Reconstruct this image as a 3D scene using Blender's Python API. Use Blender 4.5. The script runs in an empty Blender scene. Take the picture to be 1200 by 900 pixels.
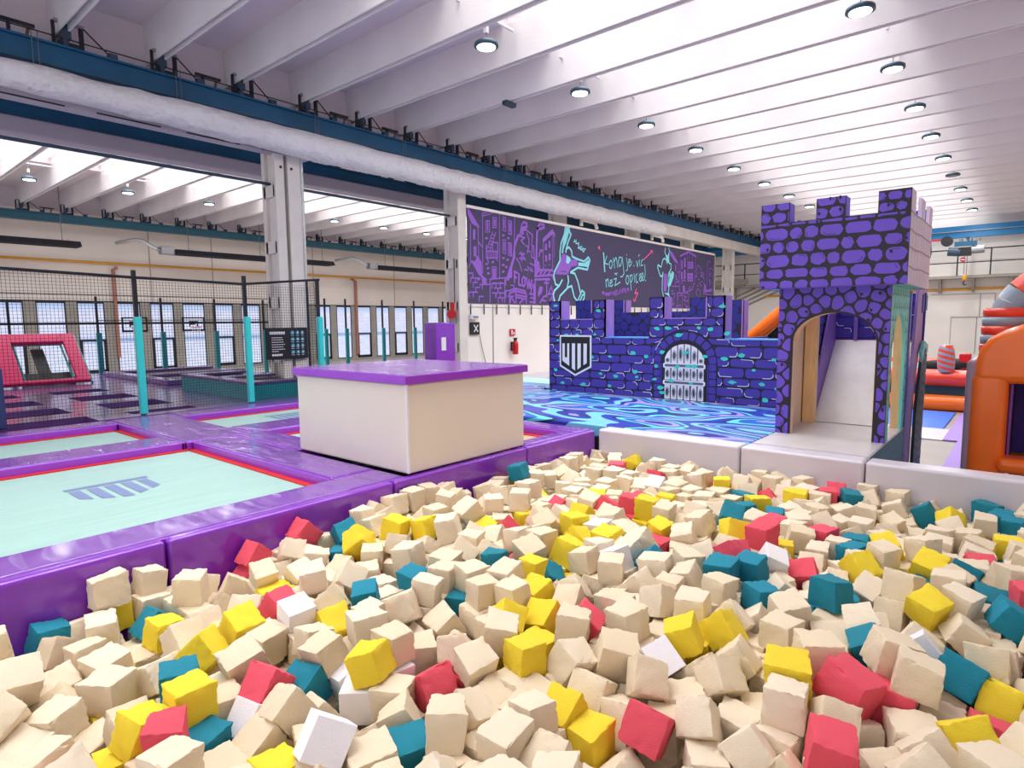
import bpy, bmesh, math, random, json
from mathutils import Vector, Matrix, Euler
sin, cos, pi = math.sin, math.cos, math.pi
SC = bpy.context.scene
COL = SC.collection

# ---------------------------------------------------------------- camera
YAW, PITCH, ROLL, FPX = math.radians(40.281), math.radians(5.809), math.radians(-0.551), 716.5
fw = Vector((cos(PITCH)*cos(YAW), cos(PITCH)*sin(YAW), -sin(PITCH)))
rt = Vector((sin(YAW), -cos(YAW), 0)); up = rt.cross(fw)
r2 = rt*cos(ROLL)+up*sin(ROLL); u2 = -rt*sin(ROLL)+up*cos(ROLL)
cd = bpy.data.cameras.new('camera'); cam = bpy.data.objects.new('camera', cd); COL.objects.link(cam)
cd.sensor_width = 36; cd.lens = FPX/1200*36; cd.clip_end = 200; cd.clip_start = .05
cam.matrix_world = Matrix(((r2.x, u2.x, -fw.x, 0), (r2.y, u2.y, -fw.y, 0), (r2.z, u2.z, -fw.z, 2.0), (0, 0, 0, 1)))
SC.camera = cam

# ---------------------------------------------------------------- world, daylight, exposure
def lin(c):
    return tuple(((v/255)/12.92 if v/255 <= .04045 else ((v/255+.055)/1.055)**2.4) for v in c)+(1,)
w = bpy.data.worlds.new('sky'); SC.world = w; w.use_nodes = True
bg = w.node_tree.nodes['Background']; bg.inputs[0].default_value = (.93, .93, 1.0, 1); bg.inputs[1].default_value = 1.0
def area(name, loc, sx, sy, power, color=(1, 1, 1), rot=(0, 0, 0)):
    l = bpy.data.lights.new(name, 'AREA'); l.shape = 'RECTANGLE'; l.size = sx; l.size_y = sy
    l.energy = power; l.color = color; l.spread = math.radians(115)
    o = bpy.data.objects.new(name, l); COL.objects.link(o); o.location = loc; o.rotation_euler = rot
    return o
area('daylight_through_skylight', (16, 4.4, 7.35), 36, 5.0, 1600, (1, .97, .93))
area('daylight_through_skylight', (16, 20.4, 7.35), 36, 5.0, 2000, (1, .96, .91))
SC.view_settings.view_transform = 'Standard'; SC.view_settings.look = 'None'
SC.view_settings.gamma = 1; SC.view_settings.exposure = 0.2; SC.view_settings.use_curve_mapping = False
SC.cycles.use_denoising = True; SC.cycles.max_bounces = 8; SC.cycles.diffuse_bounces = 5
SC.cycles.sample_clamp_indirect = 6

# ---------------------------------------------------------------- materials
MATS = {}
def mat(name, rgb, rough=.6, metal=0., bump=0., bscale=20., var=0., vscale=3., emit=0., coat=0., stretch=None, detail=4., bdist=.02, alpha=None):
    if name in MATS: return MATS[name]
    m = bpy.data.materials.new(name); m.use_nodes = True; nt = m.node_tree; N = nt.nodes; L = nt.links
    b = N['Principled BSDF']; c = lin(rgb); b.inputs['Base Color'].default_value = c
    b.inputs['Roughness'].default_value = rough; b.inputs['Metallic'].default_value = metal
    if coat: b.inputs['Coat Weight'].default_value = coat; b.inputs['Coat Roughness'].default_value = .12
    if emit:
        b.inputs['Emission Color'].default_value = c; b.inputs['Emission Strength'].default_value = emit
    if bump or var:
        tc = N.new('ShaderNodeTexCoord'); mp = N.new('ShaderNodeMapping'); L.new(tc.outputs['Object'], mp.inputs[0])
        if stretch: mp.inputs['Scale'].default_value = stretch
    if bump:
        n = N.new('ShaderNodeTexNoise'); n.inputs['Scale'].default_value = bscale; n.inputs['Detail'].default_value = detail
        L.new(mp.outputs[0], n.inputs[0]); bp = N.new('ShaderNodeBump'); bp.inputs['Strength'].default_value = bump
        bp.inputs['Distance'].default_value = bdist; L.new(n.outputs[0], bp.inputs['Height']); L.new(bp.outputs[0], b.inputs['Normal'])
    if var:
        n2 = N.new('ShaderNodeTexNoise'); n2.inputs['Scale'].default_value = vscale; n2.inputs['Detail'].default_value = 3
        L.new(mp.outputs[0], n2.inputs[0]); r = N.new('ShaderNodeValToRGB')
        r.color_ramp.elements[0].position = .3; r.color_ramp.elements[1].position = .7
        r.color_ramp.elements[0].color = tuple(v*(1-var) for v in c[:3])+(1,); r.color_ramp.elements[1].color = tuple(min(1, v*(1+var*.5)) for v in c[:3])+(1,)
        L.new(n2.outputs[0], r.inputs[0]); L.new(r.outputs[0], b.inputs['Base Color'])
    MATS[name] = m
    return m
white_wall = mat('white_wall', (238, 232, 226), .75, bump=.08, bscale=60, var=.05, vscale=.6)
far_wall = mat('far_wall', (232, 222, 214), .8, bump=.08, bscale=60, var=.05, vscale=.5)
ceil_m = mat('painted_ceiling', (226, 216, 222), .8, bump=.1, bscale=30, var=.06, vscale=.7)
joist_m = mat('painted_joist', (232, 228, 230), .75, bump=.15, bscale=25, var=.05, vscale=1.2)
conc = mat('pale_concrete', (222, 216, 210), .85, bump=.25, bscale=40, var=.08, vscale=2)
grey_conc = mat('grey_concrete', (160, 154, 146), .85, bump=.2, bscale=40, var=.12, vscale=2)
floor_m = mat('grey_floor', (158, 150, 145), .5, bump=.05, bscale=30, var=.12, vscale=1.1)
dark = mat('dark_metal', (34, 36, 44), .5, .3)
black = mat('black', (20, 20, 24), .6)
blue_steel = mat('blue_steel', (14, 88, 128), .45, .1, bump=.05, bscale=8, var=.18, vscale=1.3)
steel = mat('steel_grey', (150, 150, 155), .4, .6)
slate = mat('slate_blue_steel', (52, 72, 92), .5, .2)
wrap = mat('white_wrap', (228, 227, 230), .4, bump=1., bscale=6, detail=4, bdist=.09, var=.05, vscale=3)
greywrap = mat('grey_wrap', (176, 172, 186), .5, bump=.6, bscale=4, bdist=.04)
purple = mat('purple_vinyl', (126, 42, 182), .24, bump=.5, bscale=3.2, detail=2, bdist=.03, coat=.5, stretch=(1.6, 1, 1))
purple_top = mat('purple_vinyl_creased', (122, 66, 170), .22, bump=.8, bscale=3.2, detail=1.2, bdist=.05, coat=.4, stretch=(2.4, .8, 1))
purple_lip = mat('purple_vinyl_edge', (146, 52, 196), .3, bump=.4, bscale=7, bdist=.02, coat=.3)
beige_vinyl = mat('beige_vinyl', (226, 216, 204), .38, bump=.55, bscale=3.5, detail=2, bdist=.03, stretch=(1, 1, .6))
grey_vinyl = mat('pale_grey_vinyl', (208, 202, 212), .35, bump=.25, bscale=3, detail=2, bdist=.02)
teal_vinyl = mat('teal_vinyl', (50, 200, 200), .35, bump=.4, bscale=9, bdist=.01)
dteal_vinyl = mat('dark_teal_vinyl', (0, 128, 136), .4, bump=.3, bscale=6)
darkpurple = mat('dark_purple_vinyl', (98, 66, 130), .22, bump=.7, detail=1.5, bscale=4, bdist=.04, coat=.5)
pink_vinyl = mat('pink_vinyl', (216, 22, 100), .4, bump=.3, bscale=5)
red_edge = mat('red_webbing', (206, 38, 30), .6)
navy_vinyl = mat('navy_vinyl', (40, 50, 100), .4)
black_bed = mat('black_mesh_bed', (38, 36, 40), .7, bump=.3, bscale=200, bdist=.004)
yellow_pipe = mat('yellow_pipe', (214, 152, 40), .45)
copper = mat('brownish_pipe', (170, 112, 92), .5)
silver = mat('silver_duct', (205, 208, 210), .3, .7, bump=.5, bscale=30)
redpaint = mat('red_paint', (200, 20, 30), .35)
orange = mat('orange_vinyl', (255, 116, 24), .3, bump=.3, bscale=4, bdist=.03, coat=.3)
redor = mat('red_orange_vinyl', (232, 66, 40), .3, bump=.3, bscale=4, bdist=.03, coat=.3)
greyblue = mat('grey_blue_vinyl', (140, 156, 172), .35, bump=.3, bscale=5)
pine = mat('pine_wood', (246, 204, 146), .5, bump=.15, bscale=8, var=.14, vscale=4, stretch=(6, 6, .7))
plywood = mat('plywood', (236, 208, 184), .5, var=.12, vscale=3, stretch=(3, 3, .6), bump=.1)
lav = mat('lavender_paint', (142, 112, 196), .55, var=.18, vscale=6, stretch=(3, 3, .5), bump=.1)
lav_white = mat('pale_lavender_paint', (236, 224, 244), .5, var=.06)
lav_line = mat('lavender_grey_paint', (176, 160, 178), .55)
turq = mat('turquoise_paint', (124, 226, 216), .5, var=.08, vscale=5)
dturq = mat('dark_turquoise_paint', (20, 52, 66), .5)
indigo = mat('indigo_paint', (66, 50, 158), .5, var=.1, vscale=2.5)
navy = mat('navy_paint', (24, 30, 138), .5, var=.15, vscale=3)
mortar = mat('mortar_paint', (16, 14, 44), .5)
tstone = mat('violet_paint', (106, 76, 204), .5, var=.08, vscale=3)
tmortar = mat('black_paint', (26, 20, 36), .5)
tscratch = mat('deep_violet_paint', (58, 34, 120), .5)
hilite = mat('pale_highlight_paint', (206, 204, 232), .5)
aqua = mat('aqua_paint', (56, 206, 192), .45)
wpaint = mat('white_paint', (228, 228, 236), .5)
greypaint = mat('grey_brush_paint', (92, 96, 116), .5)
bpaint = mat('jet_paint', (14, 13, 20), .5)
skyline_edge = mat('light_blue_edge', (80, 150, 220), .5)
mural_bg = mat('mural_ground', (68, 60, 96), .7, var=.08, vscale=.5)
m_purple = mat('mural_purple', (146, 88, 202), .6)
m_cyan = mat('mural_cyan', (140, 224, 236), .6)
m_pink = mat('mural_pink', (232, 90, 150), .6)
slide_m = mat('white_grey_board', (206, 200, 200), .35, var=.1, vscale=4, bump=.05)
lampglow = mat('lamp_glow', (235, 250, 255), .5, emit=6.)
lamprim = mat('lamp_rim', (60, 84, 98), .35, .3)
paper = mat('white_paper', (225, 222, 226), .6)
wire = mat('wire', (120, 116, 124), .5, .4)
netm = mat('net_black', (24, 26, 34), .8)

def bedmat():
    m = mat('mint_bed', (158, 194, 188), .6, bump=.25, bscale=60, var=.09, vscale=7, stretch=(.35, 7, 1), bdist=.004)
    return m
bed_m = bedmat()
sand_bed = mat('sand_bed', (176, 158, 122), .7, var=.15, vscale=7, stretch=(.4, 6, 1), bump=.2, bscale=60, bdist=.004)

def water_mat():
    m = bpy.data.materials.new('painted_water'); m.use_nodes = True; nt = m.node_tree; N = nt.nodes; L = nt.links
    b = N['Principled BSDF']; b.inputs['Roughness'].default_value = .3
    tc = N.new('ShaderNodeTexCoord'); mp = N.new('ShaderNodeMapping'); mp.inputs['Scale'].default_value = (1.5, .75, 1); mp.inputs['Rotation'].default_value = (0, 0, .45)
    L.new(tc.outputs['Object'], mp.inputs[0])
    n = N.new('ShaderNodeTexNoise'); n.inputs['Scale'].default_value = .75; n.inputs['Detail'].default_value = 1.0; n.inputs['Distortion'].default_value = .35
    L.new(mp.outputs[0], n.inputs[0])
    mu = N.new('ShaderNodeMath'); mu.operation = 'MULTIPLY'; mu.inputs[1].default_value = 5.0; L.new(n.outputs[0], mu.inputs[0])
    fr = N.new('ShaderNodeMath'); fr.operation = 'FRACT'; L.new(mu.outputs[0], fr.inputs[0])
    r = N.new('ShaderNodeValToRGB'); r.color_ramp.interpolation = 'CONSTANT'
    cs = [(0, (40, 60, 168)), (.20, (120, 196, 232)), (.42, (30, 44, 140)), (.56, (158, 150, 222)), (.70, (36, 96, 190)), (.84, (96, 206, 226)), (.94, (22, 32, 88))]
    el = r.color_ramp.elements
    el[0].position = 0; el[0].color = lin(cs[0][1]); el[1].position = cs[1][0]; el[1].color = lin(cs[1][1])
    for p, c in cs[2:]:
        e = el.new(p); e.color = lin(c)
    L.new(fr.outputs[0], r.inputs[0]); L.new(r.outputs[0], b.inputs['Base Color'])
    return m
water = water_mat()

def foam_mat(name, rgb):
    m = bpy.data.materials.new(name); m.use_nodes = True; nt = m.node_tree; N = nt.nodes; L = nt.links
    b = N['Principled BSDF']; b.inputs['Roughness'].default_value = .9; c = lin(rgb)
    tc = N.new('ShaderNodeTexCoord')
    n = N.new('ShaderNodeTexNoise'); n.inputs['Scale'].default_value = 150; n.inputs['Detail'].default_value = 6; L.new(tc.outputs['Object'], n.inputs[0])
    v = N.new('ShaderNodeTexVoronoi'); v.inputs['Scale'].default_value = 210; L.new(tc.outputs['Object'], v.inputs[0])
    a = N.new('ShaderNodeMath'); a.operation = 'MULTIPLY_ADD'; a.inputs[1].default_value = .35; L.new(v.outputs[0], a.inputs[0]); L.new(n.outputs[0], a.inputs[2])
    bp = N.new('ShaderNodeBump'); bp.inputs['Strength'].default_value = .5; bp.inputs['Distance'].default_value = .003
    L.new(a.outputs[0], bp.inputs['Height']); L.new(bp.outputs[0], b.inputs['Normal'])
    oi = N.new('ShaderNodeObjectInfo'); geo = N.new('ShaderNodeNewGeometry')
    ad = N.new('ShaderNodeMath'); ad.operation = 'ADD'; L.new(oi.outputs['Random'], ad.inputs[0]); L.new(geo.outputs['Random Per Island'], ad.inputs[1])
    f2 = N.new('ShaderNodeMath'); f2.operation = 'FRACT'; L.new(ad.outputs[0], f2.inputs[0])
    r = N.new('ShaderNodeValToRGB'); e = r.color_ramp.elements
    e[0].color = tuple(x*k for x, k in zip(c[:3], (.93, .90, .84)))+(1,); e[1].color = tuple(min(1, x*k) for x, k in zip(c[:3], (1.02, 1.03, 1.06)))+(1,)
    L.new(f2.outputs[0], r.inputs[0]); L.new(r.outputs[0], b.inputs['Base Color'])
    return m
FOAM = [foam_mat('beige_foam', (228, 213, 188)), foam_mat('yellow_foam', (236, 210, 52)), foam_mat('teal_foam', (20, 128, 152)),
        foam_mat('pink_foam', (226, 82, 102)), foam_mat('white_foam', (244, 242, 250))]

def pane_mat():
    m = bpy.data.materials.new('daylit_frosted_pane'); m.use_nodes = True; nt = m.node_tree; N = nt.nodes; L = nt.links
    b = N['Principled BSDF']; b.inputs['Roughness'].default_value = .3; b.inputs['Base Color'].default_value = lin((120, 130, 150))
    tc = N.new('ShaderNodeTexCoord'); mp = N.new('ShaderNodeMapping'); mp.inputs['Scale'].default_value = (.8, 1, 6); L.new(tc.outputs['Object'], mp.inputs[0])
    n = N.new('ShaderNodeTexNoise'); n.inputs['Scale'].default_value = 3; L.new(mp.outputs[0], n.inputs[0])
    sep = N.new('ShaderNodeSeparateXYZ'); L.new(tc.outputs['Object'], sep.inputs[0])
    r = N.new('ShaderNodeValToRGB'); e = r.color_ramp.elements; r.color_ramp.interpolation = 'LINEAR'
    mr = N.new('ShaderNodeMapRange'); mr.inputs['From Min'].default_value = 0; mr.inputs['From Max'].default_value = 3
    L.new(sep.outputs['Z'], mr.inputs[0]); L.new(mr.outputs[0], r.inputs[0])
    e[0].position = 0; e[0].color = lin((214, 218, 240)); e[1].position = 1; e[1].color = lin((120, 160, 214))
    for p, c in ((.40, (210, 214, 240)), (.42, (112, 148, 196)), (.455, (112, 148, 196)), (.475, (208, 212, 240)), (.80, (216, 216, 240)), (.88, (176, 196, 232))):
        x = e.new(p); x.color = lin(c)
    mx = N.new('ShaderNodeMix'); mx.data_type = 'RGBA'; mx.inputs[7].default_value = lin((168, 178, 204))
    r3 = N.new('ShaderNodeValToRGB'); r3.color_ramp.elements[0].position = .45; r3.color_ramp.elements[1].position = .62
    L.new(n.outputs[0], r3.inputs[0]); mm = N.new('ShaderNodeMath'); mm.operation = 'MULTIPLY'; mm.inputs[1].default_value = .5; L.new(r3.outputs[0], mm.inputs[0])
    L.new(mm.outputs[0], mx.inputs[0]); L.new(r.outputs[0], mx.inputs[6])
    L.new(mx.outputs[2], b.inputs['Emission Color']); b.inputs['Emission Strength'].default_value = .85
    return m
pane = pane_mat()

# ---------------------------------------------------------------- mesh helpers (all coordinates are world coordinates)
ORG = {}
def tag(o, label=None, cat=None, group=None, kind=None):
    if label: o['label'] = label
    if cat: o['category'] = cat
    if group: o['group'] = group
    if kind: o['kind'] = kind
    return o
def thing(name, label, cat, loc, group=None):
    o = bpy.data.objects.new(name, None); COL.objects.link(o); o.location = loc; o.empty_display_size = .1
    ORG[o.name] = Vector(loc); return tag(o, label, cat, group)
class MB:
    def __init__(s): s.v = []; s.f = []; s.m = []; s.ms = []
    def mi(s, m):
        if m not in s.ms: s.ms.append(m)
        return s.ms.index(m)
    def add(s, vs, fs, m):
        k = len(s.v); s.v += [tuple(v) for v in vs]; i = s.mi(m)
        for f in fs: s.f.append([k+j for j in f]); s.m.append(i)
    def box(s, x0, x1, y0, y1, z0, z1, m, M=None):
        vs = [(x, y, z) for x in (x0, x1) for y in (y0, y1) for z in (z0, z1)]
        if M: vs = [M @ Vector(v) for v in vs]
        s.add(vs, [(0, 1, 3, 2), (4, 6, 7, 5), (0, 4, 5, 1), (2, 3, 7, 6), (0, 2, 6, 4), (1, 5, 7, 3)], m); return s
    def prism(s, pts, fn, t0, t1, m, caps=True):
        n = len(pts); vs = [fn(u, v, t0) for u, v in pts]+[fn(u, v, t1) for u, v in pts]
        fs = [(i, (i+1) % n, n+(i+1) % n, n+i) for i in range(n)]
        if caps: fs += [tuple(range(n))[::-1], tuple(range(n, 2*n))]
        s.add(vs, fs, m); return s
    def tube(s, pts, r, m, n=8, caps=True):
        P = [Vector(p) for p in pts]; rings = []; rr = r if isinstance(r, (list, tuple)) else [r]*len(P)
        ref = None
        for i, p in enumerate(P):
            d = (P[min(i+1, len(P)-1)]-P[max(i-1, 0)]).normalized()
            if ref is None: ref = d.orthogonal().normalized()
            a = (ref-d*ref.dot(d)).normalized(); b = d.cross(a); ref = a
            rings.append([p+(a*cos(2*pi*k/n)+b*sin(2*pi*k/n))*rr[i] for k in range(n)])
        vs = [v for q in rings for v in q]; fs = []
        for i in range(len(P)-1):
            for k in range(n): fs.append((i*n+k, i*n+(k+1) % n, (i+1)*n+(k+1) % n, (i+1)*n+k))
        if caps: fs += [tuple(range(n))[::-1], tuple((len(P)-1)*n+k for k in range(n))]
        s.add(vs, fs, m); return s
    def lathe(s, c, prof, m, n=20, axis='z'):
        vs = []; fs = []
        for r, h in prof:
            for k in range(n):
                a = 2*pi*k/n; p = (r*cos(a), r*sin(a), h) if axis == 'z' else (h, r*cos(a), r*sin(a)) if axis == 'x' else (r*cos(a), h, r*sin(a))
                vs.append((c[0]+p[0], c[1]+p[1], c[2]+p[2]))
        for i in range(len(prof)-1):
            for k in range(n): fs.append((i*n+k, i*n+(k+1) % n, (i+1)*n+(k+1) % n, (i+1)*n+k))
        fs += [tuple(range(n))[::-1], tuple((len(prof)-1)*n+k for k in range(n))]
        s.add(vs, fs, m); return s
    def poly(s, pts, fn, off, m):
        s.add([fn(u, v, off) for u, v in pts], [tuple(range(len(pts)))], m); return s
    def stroke(s, pts, fn, off, wd, m):
        for q_, ((a, b), (c, d)) in enumerate(zip(pts, pts[1:])):
            off += .0002 if q_ % 2 else (-.0002 if q_ else 0)
            L = math.hypot(c-a, d-b)
            if L < 1e-6: continue
            dx, dy = (c-a)/L, (d-b)/L; h = wd/2; nx, ny = -dy*h, dx*h; ex, ey = dx*h*.6, dy*h*.6
            s.add([fn(a-ex+nx, b-ey+ny, off), fn(a-ex-nx, b-ey-ny, off), fn(c+ex-nx, d+ey-ny, off), fn(c+ex+nx, d+ey+ny, off)], [(0, 1, 2, 3)], m)
        return s
    def build(s, name, parent=None, bevel=0, seg=2, smooth=False, sub=0):
        me = bpy.data.meshes.new(name); root = parent; o0 = Vector((0, 0, 0))
        while root is not None:
            if root.name in ORG: o0 = ORG[root.name]
            root = root.parent
        if parent is None:
            lo = [min(v[i] for v in s.v) for i in range(3)]; hi = [max(v[i] for v in s.v) for i in range(3)]
            o0 = Vector(((lo[0]+hi[0])/2, (lo[1]+hi[1])/2, lo[2]))
        me.from_pydata([tuple(Vector(v)-o0) for v in s.v], [], s.f)
        for m in s.ms: me.materials.append(m)
        for p, i in zip(me.polygons, s.m): p.material_index = i; p.use_smooth = smooth
        bm = bmesh.new(); bm.from_mesh(me); bmesh.ops.recalc_face_normals(bm, faces=bm.faces); bm.to_mesh(me); bm.free()
        o = bpy.data.objects.new(name, me); COL.objects.link(o)
        if parent is None: o.location = o0; ORG[o.name] = o0
        else: o.parent = parent
        if bevel:
            b = o.modifiers.new('bevel', 'BEVEL'); b.width = bevel; b.segments = seg; b.limit_method = 'ANGLE'; b.angle_limit = .6
            for p in me.polygons: p.use_smooth = True
            n = o.modifiers.new('wn', 'WEIGHTED_NORMAL'); n.keep_sharp = True
        if sub:
            q = o.modifiers.new('sub', 'SUBSURF'); q.levels = q.render_levels = sub
        return o
def box(name, x0, x1, y0, y1, z0, z1, m, parent=None, bevel=0, **k):
    return MB().box(x0, x1, y0, y1, z0, z1, m).build(name, parent, bevel, **k)
def struct_(o): o['kind'] = 'structure'; return o
def copy_tree(o, parent=None):
    c = o.copy(); COL.objects.link(c)
    if parent is not None: c.parent = parent
    for ch in o.children: copy_tree(ch, c)
    return c
ORD = ['first', 'second', 'third', 'fourth', 'fifth', 'sixth', 'seventh', 'eighth', 'ninth', 'tenth', 'eleventh', 'twelfth', 'thirteenth', 'fourteenth', 'fifteenth',
       'sixteenth', 'seventeenth', 'eighteenth', 'nineteenth', 'twentieth', 'twenty-first', 'twenty-second', 'twenty-third', 'twenty-fourth', 'twenty-fifth', 'twenty-sixth', 'twenty-seventh', 'twenty-eighth']
# plane maps: u, v in the plane, t = how far out of it
def planeX(x0): return lambda u, v, t: (x0-t, u, v)          # faces -X, u = Y
def planeY(y0): return lambda u, v, t: (u, y0-t, v)          # faces -Y, u = X

# painted stones --------------------------------------------------------
def rrect(x0, x1, y0, y1, rad, R, jit=.006):
    pts = []; rad = min(rad, (x1-x0)*.45, (y1-y0)*.45)
    for cx, cy, a0 in ((x1-rad, y1-rad, 0), (x0+rad, y1-rad, 90), (x0+rad, y0+rad, 180), (x1-rad, y0+rad, 270)):
        for k in range(4):
            a = math.radians(a0+k*30); pts.append((cx+rad*cos(a)+R.uniform(-jit, jit), cy+rad*sin(a)+R.uniform(-jit, jit)))
    return pts
def brick_rows(x0, x1, y0, y1, rowh, bw, gap, rad, R):
    out = []; y = y0
    while y < y1-.02:
        h = min(rowh*R.uniform(.85, 1.15), y1-y)
        if y1-(y+h) < rowh*.35: h = y1-y
        x = x0-bw*R.uniform(0, .6)
        while x < x1:
            wd = bw*R.uniform(.65, 1.3); a, b = max(x, x0), min(x+wd, x1)
            if b-a > gap*2.5: out.append((a+gap/2, b-gap/2, y+gap/2+R.uniform(0, .008), y+h-gap/2))
            x += wd
        y += h
    return [rrect(*b, rad, R) for b in out]
def pebbles(sites, bounds, gap, rmax, R, n=16):
    x0, x1, y0, y1 = bounds; out = []
    for i, (px, py) in enumerate(sites):
        pts = []
        nb = [(qx-px, qy-py) for j, (qx, qy) in enumerate(sites) if j != i and abs(qx-px) < rmax*3 and abs(qy-py) < rmax*3]
        for k in range(n):
            a = 2*pi*k/n; dx, dy = cos(a), sin(a); r = rmax
            for qx, qy in nb:
                d = qx*dx+qy*dy
                if d > 1e-4: r = min(r, (qx*qx+qy*qy)/2/d-gap/2*math.hypot(qx, qy)/d)
            if dx > 0: r = min(r, (x1-px)/dx-gap*.4)
            if dx < 0: r = min(r, (x0-px)/dx-gap*.4)
            if dy > 0: r = min(r, (y1-py)/dy-gap*.4)
            if dy < 0: r = min(r, (y0-py)/dy-gap*.4)
            pts.append(max(r, .004))
        pts = [(pts[k-1]+2*pts[k]+pts[(k+1) % n])/4 for k in range(n)]
        if min(pts) < .008: continue
        out.append([(px+q*cos(2*pi*k/n), py+q*sin(2*pi*k/n)) for k, q in enumerate(pts)])
    return out
def clampP(polys, x0, x1, y0, y1):
    out = []
    for P in polys:
        Q = [(min(max(x, x0), x1), min(max(y, y0), y1)) for x, y in P]
        A = abs(sum(a[0]*b[1]-b[0]*a[1] for a, b in zip(Q, Q[1:]+Q[:1])))/2
        if A > .0005: out.append(Q)
    return out
def inpoly(x, y, P):
    c = False
    for (ax, ay), (bx, by) in zip(P, P[1:]+P[:1]):
        if (ay > y) != (by > y) and x < (bx-ax)*(y-ay)/(by-ay)+ax: c = not c
    return c

# ================================================================ THE HALL
JX = [9.5+1.305*k for k in range(-8, 19)]
# floor with the pit cut out of it
f = MB()
for a in ((-3, 6, -3, 0-.9), (6.25, 34, -2.4, 30), (-3, 6.25, 3.95, 30), (34, 40, 11, 30)): f.box(a[0], a[1], a[2], a[3], -.1, 0, floor_m)
struct_(f.build('floor'))
struct_(box("pit_floor", -.4, 6.2, -1.2, 3.95, -.2, .04, grey_conc))
struct_(box('wall_white', 11.26, 27.1, 11.02, 11.2, 0, 2.48, white_wall))
struct_(MB().box(34, 34.2, -2.4, 30, 0, 7, white_wall).build('wall_end'))
struct_(MB().box(-4, 45, 28.66, 28.9, 0, 7, far_wall).build('wall_windows'))
g = MB().box(-4, 45, 28.60, 28.66, 0, .10, grey_conc)
k = -9
WX = [6.58+1.308*k for k in range(-8, 20)]
for a in WX: g.box(a+.47, a+1.308-.47, 28.60, 28.66, .1, 2.95, grey_conc)
g.box(-4, 45, 28.62, 28.66, 2.93, 2.99, dark)
struct_(g.build('trim_window_piers'))
for i, a in enumerate(WX):
    if a < 3: continue
    m = MB(); x0, x1 = a-.47, a+.47
    for b in ((x0, x0+.04, .1, 2.93), (x1-.04, x1, .1, 2.93), (x0, x1, .1, .15), (x0, x1, 2.88, 2.93)): m.box(b[0], b[1], 28.60, 28.66, b[2], b[3], slate if 0 else dark)
    if i % 2 == 1:
        for b in ((x0, x1, 1.38, 1.46), (x0, x1, .15, .24), (x0, x0+.11, .15, 1.4), (x1-.11, x1, .15, 1.4)): m.box(b[0], b[1], 28.58, 28.62, b[2], b[3], dark)
    fr = m.build('window_%d' % (i+1)); struct_(fr)
    p = MB().box(x0+.03, x1-.03, 28.63, 28.655, .12, 2.9, pane).build('pane', fr)
    # the pane's pattern is in metres above the floor
    for v in p.data.vertices: pass
# ceilings
for nm, y0, y1 in (('ceiling', -2.4, 1.75), ('ceiling', 7.05, 17.75), ('ceiling', 23.05, 28.7)):
    struct_(box(nm, -4, 34.2, y0, y1, 6.9, 7.05, ceil_m))
struct_(box('wall_right', -4, 34.2, -2.6, -2.4, 0, 7, white_wall))
def joist(x, y0, y1):
    pts = [(-.065, 6.28), (-.042, 6.28), (-.036, 6.41), (.036, 6.41), (.042, 6.28), (.065, 6.28), (.085, 6.9), (-.085, 6.9)]
    return struct_(MB().prism(pts, lambda u, v, t: (x+u, t, v), y0, y1, joist_m).build('roof_joist'))
for x in JX: joist(x, -2.4, 11.45)
for x in JX: joist(x+.1, 13.3, 27.6)
struct_(box('roof_girder', -3, 34, 11.45, 11.62, 6.1, 6.9, ceil_m))
struct_(box('roof_girder', -3, 34, 13.15, 13.3, 6.1, 6.9, ceil_m))
struct_(box('roof_girder', -3, 34, 27.6, 27.8, 6.2, 6.9, ceil_m))
# skylight frames: side rails, rafters and a few propped-open sashes
for (y0, y1, n) in ((1.75, 7.05, 'near'), (17.75, 23.05, 'far')):
    m = MB()
    for y in (y0, y1-.06): m.box(-4, 34, y, y+.06, 6.9, 7.2, ceil_m)
    for x in JX: m.box(x-.05, x+.05, y0, y1, 7.05, 7.14, joist_m)
    m.box(-4, 34, (y0+y1)/2-.05, (y0+y1)/2+.05, 7.08, 7.2, plywood)
    for i, x in enumerate(JX):
        if i % 3 != 1:
            m.box(x+.15, x+1.1, y1-.75, y1-.68, 7.0, 7.06, pine); m.box(x+.15, x+1.1, y1-.3, y1-.24, 6.93, 6.98, plywood)
    struct_(m.build('skylight_frame'))

# columns
def column(x0, x1, z1, y0=11.0, groove=False):
    m = MB(); d = .5
    m.box(x0+.06, x1, y0+.04, y0+d-.04, 0, z1, conc)
    m.box(x0, x1+.0, y0, y0+.10, 0, z1, conc); m.box(x0, x1, y0+d-.12, y0+d, 0, z1, conc)
    z = .2
    while z < z1: m.box(x0, x1, y0+.05, y0+d-.05, z, z+.22, conc); z += 1.05
    o = struct_(m.build('column'))
    return o
if 1:
    m = MB()
    column(6.16, 6.34, 5.72)
    m.box(6.34, 6.42, 11.07, 11.4, 0, 5.72, grey_conc); m.box(6.42, 6.68, 11.0, 11.45, 0, 5.72, conc)
    for x in (6.28, 6.5): m.tube([(x, 10.99, 4.95), (x, 11.0, 4.95)], .028, dark)
    m.tube([(6.715, 11.0, 0), (6.715, 11.0, 5.2)], .03, silver, 8)
    struct_(m.build('column'))
column(10.97, 11.25, 5.72)
for x in (15.66, 20.36, 25.08, 29.8): column(x, x+.29, 5.72, 11.22)
struct_(box('concrete_beam', -3, 34, 11.2, 11.45, 5.42, 5.72, conc))
m = MB().box(-1, 6.9, 10.98, 11.2, 5.18, 5.28, greywrap)
for k in range(6): m.box(-.6+k*1.3, .3+k*1.3, 10.97, 10.985, 5.19, 5.21, dark)
tag(m.build('duct_shelf'), 'grey slotted shelf under the left end of white wrapped duct', 'shelf')
struct_(box('concrete_beam', 21.6, 34, 10.95, 11.2, 5.3, 5.7, conc))
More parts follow.
